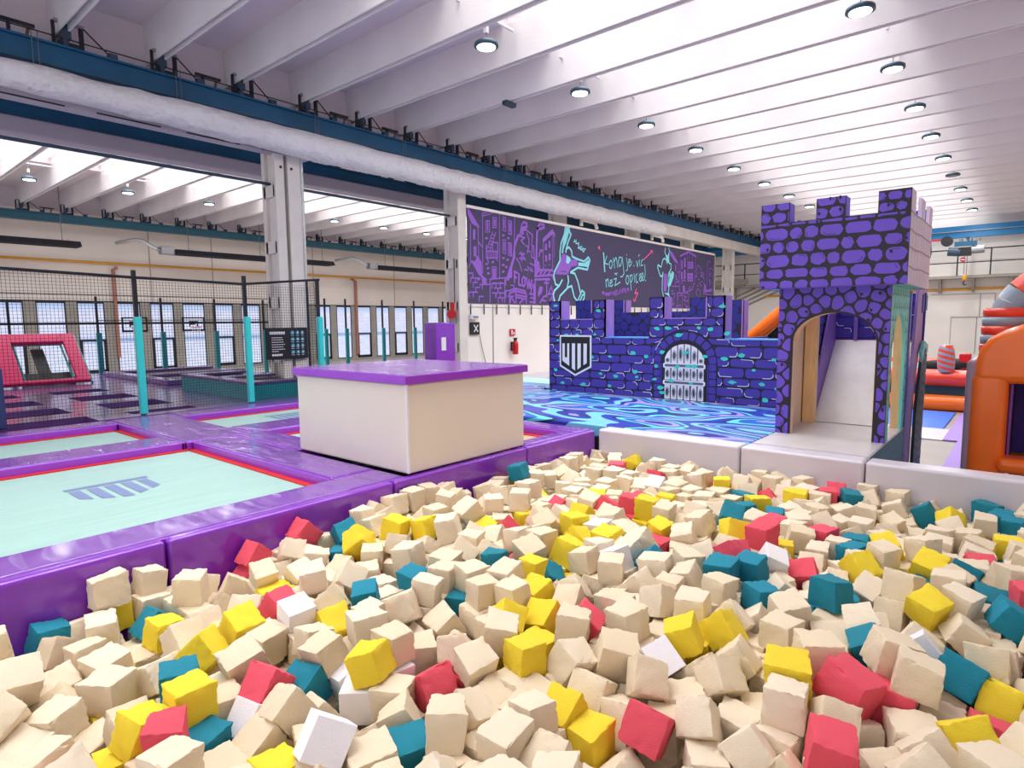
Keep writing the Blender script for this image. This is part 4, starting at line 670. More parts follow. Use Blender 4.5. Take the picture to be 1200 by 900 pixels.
while y < 9.9: m.box(6.04-r, 6.04+r, y-r, y+r, .8, 2.75, netm); y += .05
z = .8
while z < 2.75: m.box(6.04-r, 6.04+r, 9.5, 9.9, z-r, z+r, netm); z += .05
m.build('netting', t)

# ---------------- second trampoline arena beyond the net
XO = [(1.3, 2.58), (3.07, 3.95)]
YO = [(9.36, 9.97), (10.5, 11.38), (11.96, 12.82), (13.5, 14.2)]
t = thing('arena_padding', 'dark purple glossy padding around the black trampolines beyond the net', 'padding', (3, 13, .6))
m = MB()
xs = [-1, 1.3, 2.58, 3.07, 3.95, 8.0]; ys = [9.3, 9.36, 9.97, 10.5, 11.38, 11.96, 12.82, 13.5, 14.2, 18.5]
for i in range(5):
    for j in range(9):
        hole = (i in (1, 3)) and (j in (1, 3, 5, 7))
        if j <= 0 : continue
        if hole: continue
        m.box(xs[i], xs[i+1], ys[j], ys[j+1], .64, .75, darkpurple)
m.box(3.07, 3.95, 9.36, 9.62, .64, .75, darkpurple)
m.build('pad_grid', t)
RO = ['nearest the net', 'in the second row', 'in the third row', 'in the fourth row']
for i, (a, b) in enumerate(XO):
    for j, (c, d) in enumerate(YO):
        o = MB().box(a, b, c, d, .6, .66, black_bed).build('small_trampoline')
        tag(o, 'small black trampoline bed %s of the %s column beyond the net' % (RO[j], ['left', 'right'][i]), 'trampoline', 'black trampolines beyond the net')
# raised block
t = thing('raised_trampoline', 'raised trampoline with teal padded side beyond the net', 'trampoline', (5.4, 11.2, .75))
MB().box(4.9, 4.95, 9.8, 12.6, .75, 1.0, dteal_vinyl).box(4.95, 6.1, 12.55, 12.6, .75, 1.0, dteal_vinyl).box(4.95, 6.1, 9.8, 9.85, .75, 1.0, dteal_vinyl).build('side_padding', t)
MB().box(4.88, 5.1, 9.78, 12.62, 1.0, 1.05, darkpurple).box(5.1, 6.1, 12.35, 12.62, 1.0, 1.05, darkpurple).box(5.1, 6.1, 9.78, 10.0, 1.0, 1.05, darkpurple).box(5.1, 6.1, 11.2, 11.4, 1.0, 1.05, darkpurple).build('rim_padding', t, bevel=.015)
MB().box(5.1, 6.1, 10, 12.35, .93, .96, black_bed).build('black_bed', t)
t = thing('raised_trampoline', 'low purple-rimmed trampoline under the basketball hoops', 'trampoline', (6.5, 15.5, .75))
MB().box(5.0, 5.25, 13.6, 17.6, .75, .86, darkpurple).box(5.25, 7.6, 17.35, 17.6, .75, .86, darkpurple).box(5.25, 7.6, 13.6, 13.85, .75, .86, darkpurple).box(5.25, 7.6, 15.5, 15.7, .75, .86, darkpurple).build('rim_padding', t, bevel=.015)
MB().box(5.25, 7.6, 13.85, 17.35, .76, .78, black_bed).build('black_bed', t)
# pink wall trampoline
t = thing('wall_trampoline', 'pink padded leaning trampoline with black bed at the left edge', 'trampoline', (3.2, 16.2, .75))
def sl(u, v, o):   # u = X, v = 0..1 up the slope
    return (u, 15.7+1.1*v-o*.7, .77+1.0*v+o*.7)
m = MB()
for a, b, c, d in ((2.1, 3.05, 0, 1), (3.98, 4.22, 0, 1), (3.05, 3.98, .82, 1), (3.05, 3.98, 0, .05)):
    m.prism([(a, c), (b, c), (b, d), (a, d)], sl, 0, .1, pink_vinyl)
m.build('pink_padding', t, bevel=.012)
m = MB(); m.prism([(3.05, .05), (3.98, .05), (3.98, .12), (3.05, .12)], sl, 0, .02, black_bed); m.prism([(3.4, .05), (3.62, .05), (3.62, .8), (3.4, .8)], sl, -.15, -.1, black)
m.prism([(3.05, .05), (3.98, .05), (3.98, .3), (3.05, .3)], sl, -.12, -.1, black)
m.build('black_backing', t)
MB().tube([sl(3.09, .82, .02), sl(3.09, .02, .02)], .022, dteal_vinyl, 6).tube([sl(3.93, .82, .02), sl(3.93, .02, .02)], .022, dteal_vinyl, 6).tube([sl(3.07, .8, .02), sl(3.95, .8, .02)], .015, dteal_vinyl, 6).tube([sl(4.25, 1, .0), sl(4.25, 0, 0)], .03, dteal_vinyl, 6).build('teal_piping', t)
# rear fence with hoops
t = thing('rear_fence', 'rear dark rails with teal padded posts before the far windows', 'fence', (10, 18.4, .75))
for i, (x, zt) in enumerate(((3.4, 2.6), (5.2, 2.75), (6.74, 2.75), (8.2, 2.75), (9.7, 2.75), (11.9, 2.85), (12.73, 2.85), (14.33, 2.85), (15.86, 2.85), (17.4, 2.85))):
    p = MB().box(x-.025, x+.025, 18.4, 18.45, .0, zt, dark).build('post', t)
    MB().box(x-.055, x+.055, 18.33, 18.42, .2, 1.82, dteal_vinyl).build('post_padding', p, bevel=.01)
MB().box(-2, 9.9, 18.4, 18.44, 2.03, 2.09, dark).box(-2, 9.9, 18.4, 18.43, 2.78, 2.80, dark).box(5.2, 9.6, 18.4, 18.43, 2.13, 2.15, dark).build('rail', t)
for i, x in enumerate((6.03, 7.54)):
    t = thing('basketball_hoop', 'small see-through basketball board with red ring, %s of the two' % ['left', 'right'][i], 'basketball hoop', (x, 18.3, 1.8), 'basketball hoops on the rear fence')
    m = MB()
    for a in ((-.31, .31, 2.18, 2.22), (-.31, .31, 1.82, 1.87), (-.31, -.27, 1.82, 2.22), (.27, .31, 1.82, 2.22), (-.12, .12, 2.09, 2.11), (-.12, -.09, 1.95, 2.1), (.09, .12, 1.95, 2.1)): m.box(x+a[0], x+a[1], 18.3, 18.33, a[2], a[3], dark)
    m.build('board_frame', t)
    m = MB(); m.tube([(x+.13*cos(k*pi/8), 18.15+.13*sin(k*pi/8), 1.93) for k in range(17)], .012, redpaint, 6); m.build('ring', t)
    MB().box(x-.05, x+.05, 18.33, 18.42, 2.0, 2.07, dark).build('bracket', t)
    m = MB()
    for k in range(8):
        a = k*pi/4; m.tube([(x+.13*cos(a), 18.15+.13*sin(a), 1.93), (x+.07*cos(a+.4), 18.15+.07*sin(a+.4), 1.76)], .005, wpaint, 4)
    m.build('net', t)

# ================================================================ CASTLE
MZ = .75
tag(MB().box(6.24, 8.97, 2.12, 9.0, .60, MZ, water).build('painted_mat', bevel=.02), 'padded mat painted as wavy blue water before the castle', 'mat')
tag(MB().box(8.97, 9.9, 7.0, 9.0, .60, MZ-.005, water).build('painted_mat', bevel=.02), 'rear part of the painted water mat left of the castle', 'mat')
tag(MB().box(9.9, 10.9, 6.9, 9.2, .5, .74, mat('mint_vinyl', (170, 226, 208), .3)).build('mint_mat', bevel=.04), 'shiny mint-coloured mat beyond the water mat left of the castle', 'mat')
struct_(box('mat_base', 6.24, 9.9, 2.12, 9.0, 0, .6, black))

def pushed(P, hole, cx, cy):
    Q = []; n = 0
    for (x, y) in P:
        r = hole(x, y)
        if r is None: Q.append((x, y))
        elif isinstance(r, tuple): Q.append(r); n += 1
    A = abs(sum(a[0]*b[1]-b[0]*a[1] for a, b in zip(Q, Q[1:]+Q[:1])))/2
    return Q if n < len(P)*.85 and A > .0012 else None
def stone_paint(m, polys, fn, mstone, hole=None, hl=None, R=None, bounds=None, scratch=None, o=.003):
    for P in polys:
        cx = sum(p[0] for p in P)/len(P); cy = sum(p[1] for p in P)/len(P)
        if hole and isinstance(hole(-99, -99), type(None)):
            P = pushed(P, hole, cx, cy)
            if not P: continue
        elif hole and any(hole(*p) for p in P):
            P = [p for p in P]
            Q = []
            for (x, y) in P:
                if hole(x, y):
                    for s in range(1, 9):      # pull the point towards the stone's centre
                        k = s/8; xx, yy = x+(cx-x)*k, y+(cy-y)*k
                        if not hole(xx, yy): break
                    else: xx = None
                    if xx is None: continue
                    x, y = xx+(cx-x)*.06, yy+(cy-y)*.06
                Q.append((x, y))
            P = Q
            if len(P) < 5 or hole(cx, cy): continue
        m.poly(P, fn, o, mstone)
        n = len(P)
        if hl and n == 16 and R.random() < hl:
            c = R.choice((1, 2, 2, 3)); lp = lambda p, q, k: (p[0]+(q[0]-p[0])*k, p[1]+(q[1]-p[1])*k)
            arc = [lp(P[4*c], P[4*c-1], R.uniform(.2, .6))]+P[4*c:4*c+4]+[lp(P[4*c+3], P[(4*c+4) % 16], R.uniform(.15, .5))]
            arc = [(x+(cx-x)*.06, y+(cy-y)*.08) for x, y in arc]
            m.stroke(arc, fn, o+.002, R.uniform(.007, .013), hilite)
        if scratch and R.random() < scratch:
            a = R.randint(0, n-1); arc = [P[(a+k) % n] for k in range(4)]
            arc = [(x+(cx-x)*.25, y+(cy-y)*.25) for x, y in arc]
            m.stroke(arc, fn, o+.002, .006, tscratch)
            if R.random() < .4:
                m.poly([(cx+.02*cos(q)*R.uniform(.4, 1)+(P[a][0]-cx)*.55, cy+.025*sin(q)*R.uniform(.4, 1)+(P[a][1]-cy)*.55) for q in (0, 1, 2, 3, 4, 5)], fn, o+.002, tmortar)
# front wall outline (u = Y, v = Z)
FW = [(2.12, .75), (6.70, .75), (6.70, 2.36), (6.45, 2.36), (6.45, 2.04), (5.76, 2.04), (5.76, 2.36), (5.52, 2.36), (5.52, 1.73), (4.70, 1.73), (4.70, 2.37), (4.45, 2.37), (4.45, 2.04), (3.74, 2.04), (3.74, 2.36), (3.47, 2.36), (3.47, 1.72), (2.12, 1.72)]
t = thing('play_castle', 'indigo play castle wall with painted stones, painted door and notched battlements', 'play castle', (9.2, 4.5, .75))
fX = planeX(8.97)
m = MB(); m.prism(FW, lambda u, v, q: (8.97+q, u, v), 0, .03, mortar)
R = random.Random(9)
DC, DR, DS = 4.09, .36, 1.33     # painted door: centre, half width, spring height
def door(u, v, r=DR): return abs(u-DC) < r and (v < DS or math.hypot((u-DC)/r, (v-DS)/(r-.03)) < 1)
def outside(u, v):
    r = .53
    if abs(u-DC) >= r: return None
    if v <= DS: return (DC+(r if u > DC else -r), v)
    h = math.hypot(u-DC, v-DS)
    return (DC+(u-DC)*r/h, DS+(v-DS)*r/h) if h < r else None
polys = clampP(brick_rows(2.05, 6.78, .70, 1.72, .158, .36, .018, .045, R), 2.13, 6.695, .755, 1.72)
for a in ((6.46, 6.69, 1.72, 2.35), (5.53, 6.44, 1.72, 2.03), (5.53, 5.75, 2.03, 2.35), (3.48, 4.69, 1.73, 2.03), (4.46, 4.69, 2.03, 2.36), (3.48, 3.73, 2.03, 2.35)):
    polys += brick_rows(a[0], a[1], a[2], a[3], .16, .25, .016, .045, R)
stone_paint(m, polys, fX, indigo, outside, .8, R)
# arch ring round the door
for s in (-1, 1):
    z = .77
    while z < DS-.02:
        m.poly(rrect(*(sorted((DC+s*.40, DC+s*.51))), z, z+.10, .02, R, .003), fX, .003, indigo); z += .115
    m.poly(rrect(*(sorted((DC+s*.375, DC+s*.392))), .76, DS, .004, R, 0), fX, .003, indigo)
for k in range(11):
    a0, a1 = pi*(k+.08)/11, pi*(k+.92)/11
    m.poly([(DC+rr*cos(a), DS+(rr-.03)*sin(a)) for rr, a in ((.40, a0), (.40, a1), (.51, a1), (.52, (a0+a1)/2), (.51, a0))], fX, .003, indigo)
# the painted door
m.poly([(DC-DR, .755), (DC+DR, .755), (DC+DR, DS)]+[(DC+DR*cos(a*pi/12), DS+(DR-.03)*sin(a*pi/12)) for a in range(1, 12)]+[(DC-DR, DS)], fX, .003, bpaint)
pw = (2*DR-.06)/6
for i in range(6):
    a = DC-DR+.03+i*pw+.008; b = a+pw-.016
    def top(u): return DS-.01+(DR-.05)*math.sqrt(max(0, 1-((u-DC)/(DR-.02))**2))
    for z0, z1, kn in ((.76, .985, .5), (1.07, 1.25, .5), (1.33, None, .45)):
        if z1 is None: P = [(a, z0), (b, z0), (b, top(b)), ((a+b)/2, top((a+b)/2)), (a, top(a))]; zz = min(top(a), top(b))
        else: P = [(a, z0), (b, z0), (b-R.uniform(0, .008), z1), (a+R.uniform(0, .008), z1)]; zz = z1
        if zz-z0 < .03: zz = z0+.05
        m.poly(P, fX, .005, wpaint)
        c, h = (a+b)/2, (z0+zz)/2
        rx, rz = (b-a)*.3, (zz-z0)*.3
        m.poly([(c+rx*1.5*cos(q*pi/4)*R.uniform(.8, 1.1), h+rz*1.35*sin(q*pi/4)) for q in range(8)], fX, .0065, mat('soft_grey_paint', (176, 176, 192), .5))
        m.poly([(c+rx*cos(q*pi/4)*R.uniform(.6, 1.1), h+rz*sin(q*pi/4)*R.uniform(.7, 1.1)) for q in range(8)], fX, .008, greypaint)
        m.stroke([(c, h-rz*.7), (c+.004, h+rz*.6)], fX, .0095, rx*.5, bpaint)
for z in (1.025, 1.29):
    m.poly(rrect(DC-DR+.01, DC+DR-.01, z-.04, z+.04, .03, R, .002), fX, .010, wpaint)
    m.poly(rrect(DC-DR+.04, DC+DR-.04, z-.018, z+.02, .015, R, .002), fX, .0115, greypaint)
# blobs of aqua slime
SL = [(6.55, 2.28), (6.5, 1.66), (6.32, 1.75), (6.08, 1.76), (5.72, 1.77), (6.2, 1.64), (5.98, 1.58), (6.55, 1.13), (6.45, 1.38), (6.28, 1.40), (5.8, 1.38), (5.6, 1.10), (5.42, 1.4), (5.3, 1.07), (5.64, 2.17), (5.42, .9), (4.98, 1.47), (4.94, 1.16), (4.9, 1.08), (4.74, 1.42), (4.58, 1.06), (4.48, .93), (4.55, 1.87), (4.37, 1.88), (4.18, 1.77), (3.86, 1.88), (3.68, 1.86), (4.06, 1.5), (3.92, 1.29), (4.2, 1.27), (3.75, 1.45), (4.46, 1.5), (4.3, 1.05), (3.96, 1.03), (3.5, 2.2), (3.45, 1.42), (3.33, 1.08), (3.2, 1.48), (3.02, 1.27), (2.9, 1.07), (2.75, 1.43), (2.7, 1.02), (2.85, .85), (6.1, 1.22), (5.95, .9), (6.4, .9), (4.56, 1.27), (4.45, .85), (4.02, 1.29), (3.42, 1.8)]
for u, v in SL:
    a = R.uniform(0, 3); L = R.uniform(.034, .062)
    m.poly([(u+cos(a+q*pi/5)*L*(1 if q % 5 else 1.6)*R.uniform(.6, 1.05), v+sin(a+q*pi/5)*L*.6*R.uniform(.7, 1.1)) for q in range(10)], fX, .013, aqua)
m.build('front_wall', t)
# shield
m = MB(); f2 = planeX(8.955)
sh = [(-.335, .315), (.335, .315), (.335, -.24), (0, -.405), (-.335, -.24)]
sc = lambda k, dz=0: [(6.12+u*k, 1.44+v*k+dz) for u, v in sh]
m.prism(sc(1), lambda u, v, q: (8.955+q, u, v), 0, .015, wpaint); m.poly(sc(.91), f2, .002, bpaint)
def bar(u0, u1, z0, z1a, z1b): m.poly([(6.12+u0, 1.44+z0), (6.12+u1, 1.44+z0), (6.12+u1, 1.44+z1b), (6.12+u0, 1.44+z1a)], f2, .004, wpaint)
# from the viewer's left (larger Y) to right
bar(.275, .222, .17, -.14, -.175); bar(.222, .17, -.08, -.175, -.205); bar(.17, .125, .17, -.205, -.23)
bar(.07, .0, .17, -.27, -.31); bar(-.05, -.12, .17, -.29, -.24); bar(-.175, -.245, .17, -.21, -.165)
m.build('shield_sign', t)
# edges of the battlements (thickness of the wall)
m = MB()
for (y, z0, z1) in ((6.45, 2.04, 2.36), (5.52, 1.73, 2.36), (4.45, 2.04, 2.37), (3.47, 1.72, 2.36)):
    MB().box(8.97, 9.26, y-.0, y+.02, z0, z1, lav).build('battlement_edge', t)
for (y0, y1, z) in ((5.76, 6.45, 2.04), (4.70, 5.52, 1.73), (3.74, 4.45, 2.04), (2.12, 3.47, 1.72)): m.box(8.96, 9.26, y0, y1, z-.02, z, skyline_edge if z < 1.8 else lav)
m.box(8.97, 9.3, 6.68, 6.70, .75, 2.36, navy).box(9.0, 9.26, 5.76, 5.78, 1.72, 2.36, lav)
m.build('battlement_edge', t)
# back parapet
BW = [(2.2, 1.6), (7.23, 1.6), (7.23, 2.42), (6.83, 2.42), (6.83, 2.16), (6.39, 2.16), (6.39, 2.40), (6.08, 2.40), (6.08, 2.16), (4.75, 2.16), (4.75, 2.40), (4.42, 2.40), (4.42, 2.05), (4.17, 2.05), (4.17, 2.34), (3.78, 2.34), (3.78, 1.60)]
BW = [(3.78, 1.4)]+BW[1:]; BW[1] = (7.23, 1.4)
m = MB(); m.prism(BW, lambda u, v, q: (10.6+q, u, v), 0, .04, mortar)
sites = [(3.7+i*.19+R.uniform(-.06, .06)+(j % 2)*.09, 1.45+j*.14+R.uniform(-.04, .04)) for i in range(20) for j in range(7)]
stone_paint(m, pebbles(sites, (3.78, 7.23, 1.4, 2.42), .016, .16, R), planeX(10.6), navy, lambda u, v: not inpoly(u, v, BW))
m.build('rear_parapet', t)
for (y, z0, z1) in ((6.83, 2.16, 2.42), (6.08, 2.16, 2.40), (4.42, 2.05, 2.40), (3.78, 1.68, 2.34)): MB().box(10.58, 10.85, y, y+.02, z0, z1, lav).build('rear_battlement_edge', t)
MB().box(9.26, 10.6, 3.4, 6.7, 1.38, 1.42, plywood).box(9.0, 9.26, 3.4, 6.7, 1.38, 1.42, plywood).build('upper_floor', t)
MB().box(9.0, 10.6, 3.35, 3.4, .75, 1.72, navy).box(9.0, 10.6, 6.66, 6.70, .75, 2.0, navy).build('side_wall', t)
# inside walls seen through the tower arch
m = MB(); m.box(9.0, 9.02, 1.0, 2.12, 1.72, 2.3, navy)
stone_paint(m, brick_rows(1.02, 2.1, 1.74, 2.3, .14, .26, .02, .04, R), planeX(9.0), indigo, None, .5, R)
m.box(8.98, 9.0, 1.0, 2.0, 1.70, 1.725, m_pink); m.box(8.95, 9.05, 1.72, 1.76, 1.72, 2.35, lav)
m.build('inner_wall', t)

# ---------------- tower
t = thing('castle_tower', 'violet stone-painted tower with arched openings and battlements above the pit', 'play tower', (7.6, 1.6, .75))
AC, AR, AS, AT = 1.565, .395, 1.76, 2.06
arch = [(AC+AR*cos(pi*k/20), AS+(AT-AS)*sin(pi*k/20)) for k in range(21)]
FP = [(1.06, .75)]+[(AC-AR, .75)]+arch[::-1]+[(AC+AR, .75), (2.11, .75), (2.11, 2.33), (1.06, 2.33)]
m = MB(); m.prism(FP, lambda u, v, q: (7.0+q, u, v), 0, .03, tmortar)
R = random.Random(21)
def hol(u, v):
    ru, rv = AR+.02, AT-AS+.02
    if abs(u-AC) >= ru: return None
    if v <= AS: return (AC+(ru if u > AC else -ru), v)
    h = math.hypot((u-AC)/ru, (v-AS)/rv)
    return (AC+(u-AC)/h, AS+(v-AS)/h) if h < 1 else None
sites = []
tries = 0
while tries < 4000 and len(sites) < 120:
    tries += 1; p = (R.uniform(1.03, 2.14), R.uniform(.73, 2.34))
    if all(math.hypot(p[0]-q[0], (p[1]-q[1])) > .105 for q in sites): sites.append(p)
stone_paint(m, clampP(pebbles(sites, (.98, 2.2, .68, 2.4), .022, .085, R), 1.061, 2.109, .752, 2.33), planeX(7.0), tstone, hol, None, R, scratch=.55)
m.build('front_panel', t)
# the side facing the inflatable, turquoise
SCx, SRx = 7.6, .42
arch2 = [(SCx+SRx*cos(pi*k/20), 1.62+.44*sin(pi*k/20)) for k in range(21)]
SP = [(7.031, .753), (SCx-SRx, .75)]+arch2[::-1]+[(SCx+SRx, .75), (8.17, .75), (8.17, 2.33), (7.031, 2.33)]
m = MB(); m.prism(SP, lambda u, v, q: (u, 1.06+q, v), 0, .03, turq)
fn = planeY(1.06)
for j in range(12):
    z = .8+j*.13
    for i in range(9):
        u = 7.03+i*.135+(j % 2)*.06
        P = [(u, z), (u+.05, z+.02), (u+.05, z+.055)]
        if all(not (not inpoly(a, b, SP)) for a, b in P): m.stroke(P, fn, .003, .014, tmortar)
for i in range(8):
    u = 7.05+i*.15
    if inpoly(u, 2.2, SP): m.stroke([(u, 2.08), (u, 2.32)], fn, .002, .008, dteal_vinyl)
m.build('side_panel', t)
m = MB()
for (x, y) in ((7.03, 2.0), (8.07, 2.0), (7.03, 1.09), (8.07, 1.09)): MB().box(x, x+.09, y, y+.09, .75, 2.33, pine).build('timber_post', t)
MB().box(7.12, 8.07, 1.98, 2.07, 2.2, 2.33, pine).build('timber_rail', t); MB().box(7.12, 8.07, 1.09, 1.16, 2.2, 2.33, pine).build('timber_rail', t)
# arch lining of pine and the plywood wall on the left inside
m = MB()
ar = [(AC+AR*cos(pi*k/20), AS+(AT-AS)*sin(pi*k/20)) for k in range(21)]
for (a, b), (c, d) in zip(ar, ar[1:]): m.add([(7.03, a, b), (7.03, c, d), (7.2, c, d), (7.2, a, b), (7.03, a, b+.02), (7.03, c, d+.02), (7.2, c, d+.02), (7.2, a, b+.02)], [(0, 1, 2, 3), (4, 7, 6, 5), (0, 4, 5, 1), (2, 6, 7, 3)], pine)
for s in (-1, 1): m.box(7.03, 7.12, AC+s*AR-(.02 if s < 0 else 0), AC+s*AR+(.02 if s > 0 else 0), .75, AS, plywood)
m.build('arch_lining', t)
MB().box(7.12, 8.16, 2.09, 2.11, .75, 2.33, plywood).box(7.12, 7.6, 2.075, 2.09, 1.15, 1.2, pine).build('left_panel', t)
MB().box(7.92, 8.05, 1.95, 2.075, .753, 2.2, pine).build('inner_post', t)
# slide ramp inside
m = MB(); m.add([(8.02, 1.34, .76), (8.02, 1.97, .76), (8.97, 1.97, 1.72), (8.97, 1.34, 1.72), (8.05, 1.34, .74), (8.05, 1.97, .74), (9.0, 1.97, 1.70), (9.0, 1.34, 1.70)], [(0, 1, 2, 3), (4, 7, 6, 5), (0, 4, 5, 1), (1, 5, 6, 2), (2, 6, 7, 3), (3, 7, 4, 0)], slide_m)
m.build('ramp_board', t)
m = MB(); m.prism([(7.98, .75), (8.1, .75), (9.0, 1.68), (9.0, 2.3), (8.75, 2.25), (7.98, .95)], lambda u, v, q: (u, q, v), 1.98, 2.0, lav); m.build('ramp_side', t)
m = MB(); m.box(8.2, 9.0, 2.03, 2.05, .75, 2.3, indigo)
stone_paint(m, brick_rows(8.2, 9.0, .76, 2.3, .14, .24, .02, .04, R), planeY(2.03), mat('soft_indigo', (84, 90, 186), .5), None, .3, R)
m.build('passage_wall', t)
# upper battlement box
ux0, ux1, uy0, uy1, uz, um, ut = 6.75, 8.28, .905, 2.245, 2.32, 2.99, 3.19
UF = [(uy0, uz), (uy1, uz), (uy1, ut), (1.965, ut), (1.965, um), (1.71, um), (1.71, ut), (1.445, ut), (1.445, um), (1.17, um), (1.17, ut), (uy0, ut)]
m = MB(); m.prism(UF, lambda u, v, q: (ux0+q, u, v), 0, .02, tmortar)
R = random.Random(4)
ub = clampP(brick_rows(uy0-.09, uy1+.09, uz-.03, um, .128, .19, .022, .062, R), uy0+.001, uy1-.001, uz+.001, um)
for a in ((uy0+.005, 1.165), (1.45, 1.705), (1.97, uy1-.005)): ub += clampP(brick_rows(a[0]-.04, a[1]+.05, um-.005, ut+.03, .105, .15, .02, .045, R), a[0], a[1], um-.01, ut-.001)
stone_paint(m, ub, planeX(ux0), tstone, None, None, R, scratch=.45)
m.build('battlement_front', t)
UI = [(min(max(a, uy0+.031), uy1-.031), b-.001) for a, b in UF]
m = MB(); m.prism(UI, lambda u, v, q: (ux0+.021+q, u, v), 0, .16, mat('soft_violet_paint', (132, 106, 214), .5)); m.build('battlement_core', t)
def sidewall(y, name, out):
    P = [(ux0+.021, uz), (ux1, uz), (ux1, ut), (8.03, ut), (8.03, um), (7.7, um), (7.7, ut), (7.42, ut), (7.42, um), (7.05, um), (7.05, ut), (ux0+.021, ut)]
    m = MB(); m.prism(P, lambda u, v, q: (u, y+q, v), 0, .03, lav_white)
    if out:
        fn = planeY(y)
        for z in (2.48, 2.66, 2.82, 2.985): m.stroke([(ux0, z), (7.1, z-.012), (7.5, z+.006), (ux1, z)], fn, .003, .016, lav_line)
        for i in range(1, 8): m.stroke([(ux0+i*.19, uz+.01), (ux0+i*.19, um-.02)], fn, .002, .010, lav_line)
    m.build(name, t)
sidewall(uy0, 'battlement_side', True)
P = [(ux0+.021, uz), (ux1-.031, uz), (ux1-.031, ut), (8.03, ut), (8.03, um), (7.7, um), (7.7, ut), (7.42, ut), (7.42, um), (7.05, um), (7.05, ut), (ux0+.021, ut)]
m = MB(); m.prism(P, lambda u, v, q: (u, uy1-.03+q, v), 0, .03, tstone); m.build('battlement_side', t)
m = MB(); m.prism(UI, lambda u, v, q: (ux1-.03+q, u, v), 0, .029, tstone); m.build('battlement_rear', t)
MB().box(ux0+.03, 7.0, uy0+.03, uy1-.03, uz+.002, uz+.02, turq).box(7.0, ux1-.03, uy0+.03, 1.06, uz+.002, uz+.02, turq).box(7.0, ux1-.03, 2.11, uy1-.03, uz+.002, uz+.02, turq).build('battlement_underside', t)
# platform in front of and under the tower
m = MB(); m.box(6.24, 8.2, 1.05, 2.11, 0, .745, grey_vinyl)
fn = planeY(1.05)
for j in range(4):
    for i in range(14):
        u = 6.3+i*.14+(j % 2)*.07; m.stroke([(u, .74-j*.13), (u+.01, .66-j*.13)], fn, .004, .014, tmortar)
m.poly([(6.26, .2), (8.2, .2), (8.2, .742), (6.26, .742)], fn, .002, mat('dusty_turquoise', (78, 150, 172), .5))
pl = m.build('tower_platform'); tag(pl, 'pale platform in front of and under the violet tower with turquoise side', 'platform')
MB().box(6.25, 8.2, 1.06, 2.10, .745, .752, slide_m).build('platform_top', pl)
# buttress panels behind the tower, to its right
t = thing('castle_side_wall', 'narrow turquoise and lavender painted side wall right of the tower', 'play castle wall', (8.7, 1.0, 0))
m = MB(); P = [(8.45, 0), (9.1, 0), (9.22, 1.55), (8.95, 1.62), (8.75, 1.5), (8.5, .9)]
m.prism(P, lambda u, v, q: (u, .98+q, v), 0, .03, dturq)
R = random.Random(8); sites = []
tries = 0
while tries < 3000 and len(sites) < 90:
    tries += 1; p = (R.uniform(8.45, 9.2), R.uniform(0, 1.6))
    if all(math.hypot(p[0]-q[0], p[1]-q[1]) > .09 for q in sites): sites.append(p)
stone_paint(m, pebbles(sites, (8.4, 9.25, 0, 1.62), .03, .09, R, 12), planeY(.98), mat('mid_turquoise', (56, 128, 140), .5, var=.3, vscale=2), lambda u, v: not inpoly(u, v, P))
m.build('lower_panel', t)
m = MB(); m.prism([(8.75, 1.45), (8.8, 1.5), (8.95, 1.64), (9.22, 1.57), (9.24, 1.66), (8.9, 1.72), (8.68, 1.6)], lambda u, v, q: (u, .975+q, v), 0, .03, turq); m.build('arch_band', t)
m = MB(); m.prism([(8.2, .3), (8.5, .3), (8.55, 1.0), (8.8, 1.6), (9.2, 1.66), (9.3, 2.34), (8.55, 2.34), (8.3, 1.4)], lambda u, v, q: (u, 1.02+q, v), 0, .03, mat('washed_lavender', (172, 148, 210), .55, var=.12, vscale=5, stretch=(3, 3, .5)))
m.prism([(8.85, 2.06), (9.25, 2.1), (9.27, 2.28), (8.85, 2.28)], lambda u, v, q: (u, 1.01+q, v), 0, .01, indigo)
m.build('upper_panel', t)
m = MB(); m.box(8.19, 8.3, 1.05, 1.08, .3, 2.3, mat('hazy_blue', (92, 108, 190), .5, var=.15))
m.box(8.18, 8.5, 1.1, 1.13, 1.8, 2.32, tstone); m.build('inner_panel', t)

# ---------------- orange slide behind the castle
t = thing('inflatable_slide', 'orange inflatable slide edge rising behind the castle battlements', 'inflatable slide', (11.5, 3.2, 0))
m = MB(); m.tube([(11.5, 4.35, 1.3), (11.5, 3.9, 1.68), (11.5, 3.4, 2.12), (11.5, 2.9, 2.55)], .13, orange, 14); m.build('side_tube', t, smooth=True)
m = MB(); m.prism([(4.3, 1.15), (2.9, 2.4), (2.9, 0), (4.3, 0)], lambda u, v, q: (11.55+q, u, v), 0, .8, black); m.build('underside', t)

# ---------------- big orange inflatable at the right
t = thing('inflatable_obstacle', 'large orange inflatable with grey striped arch at the right edge', 'inflatable', (8.9, -.5, 0))
def puff(x0, x1, y0, y1, z0, z1, m_, r=.12, name='tube', n=4):
    o = MB().box(x0, x1, y0, y1, z0, z1, m_).build(name, t, bevel=r, seg=n); return o
puff(8.2, 9.6, .14, .46, 0, 1.42, orange, .1, 'left_pillar')
puff(8.3, 9.55, .36, .52, .1, 1.55, mat('mottled_grey_vinyl', (176, 150, 170), .35), .07, 'side_strip')
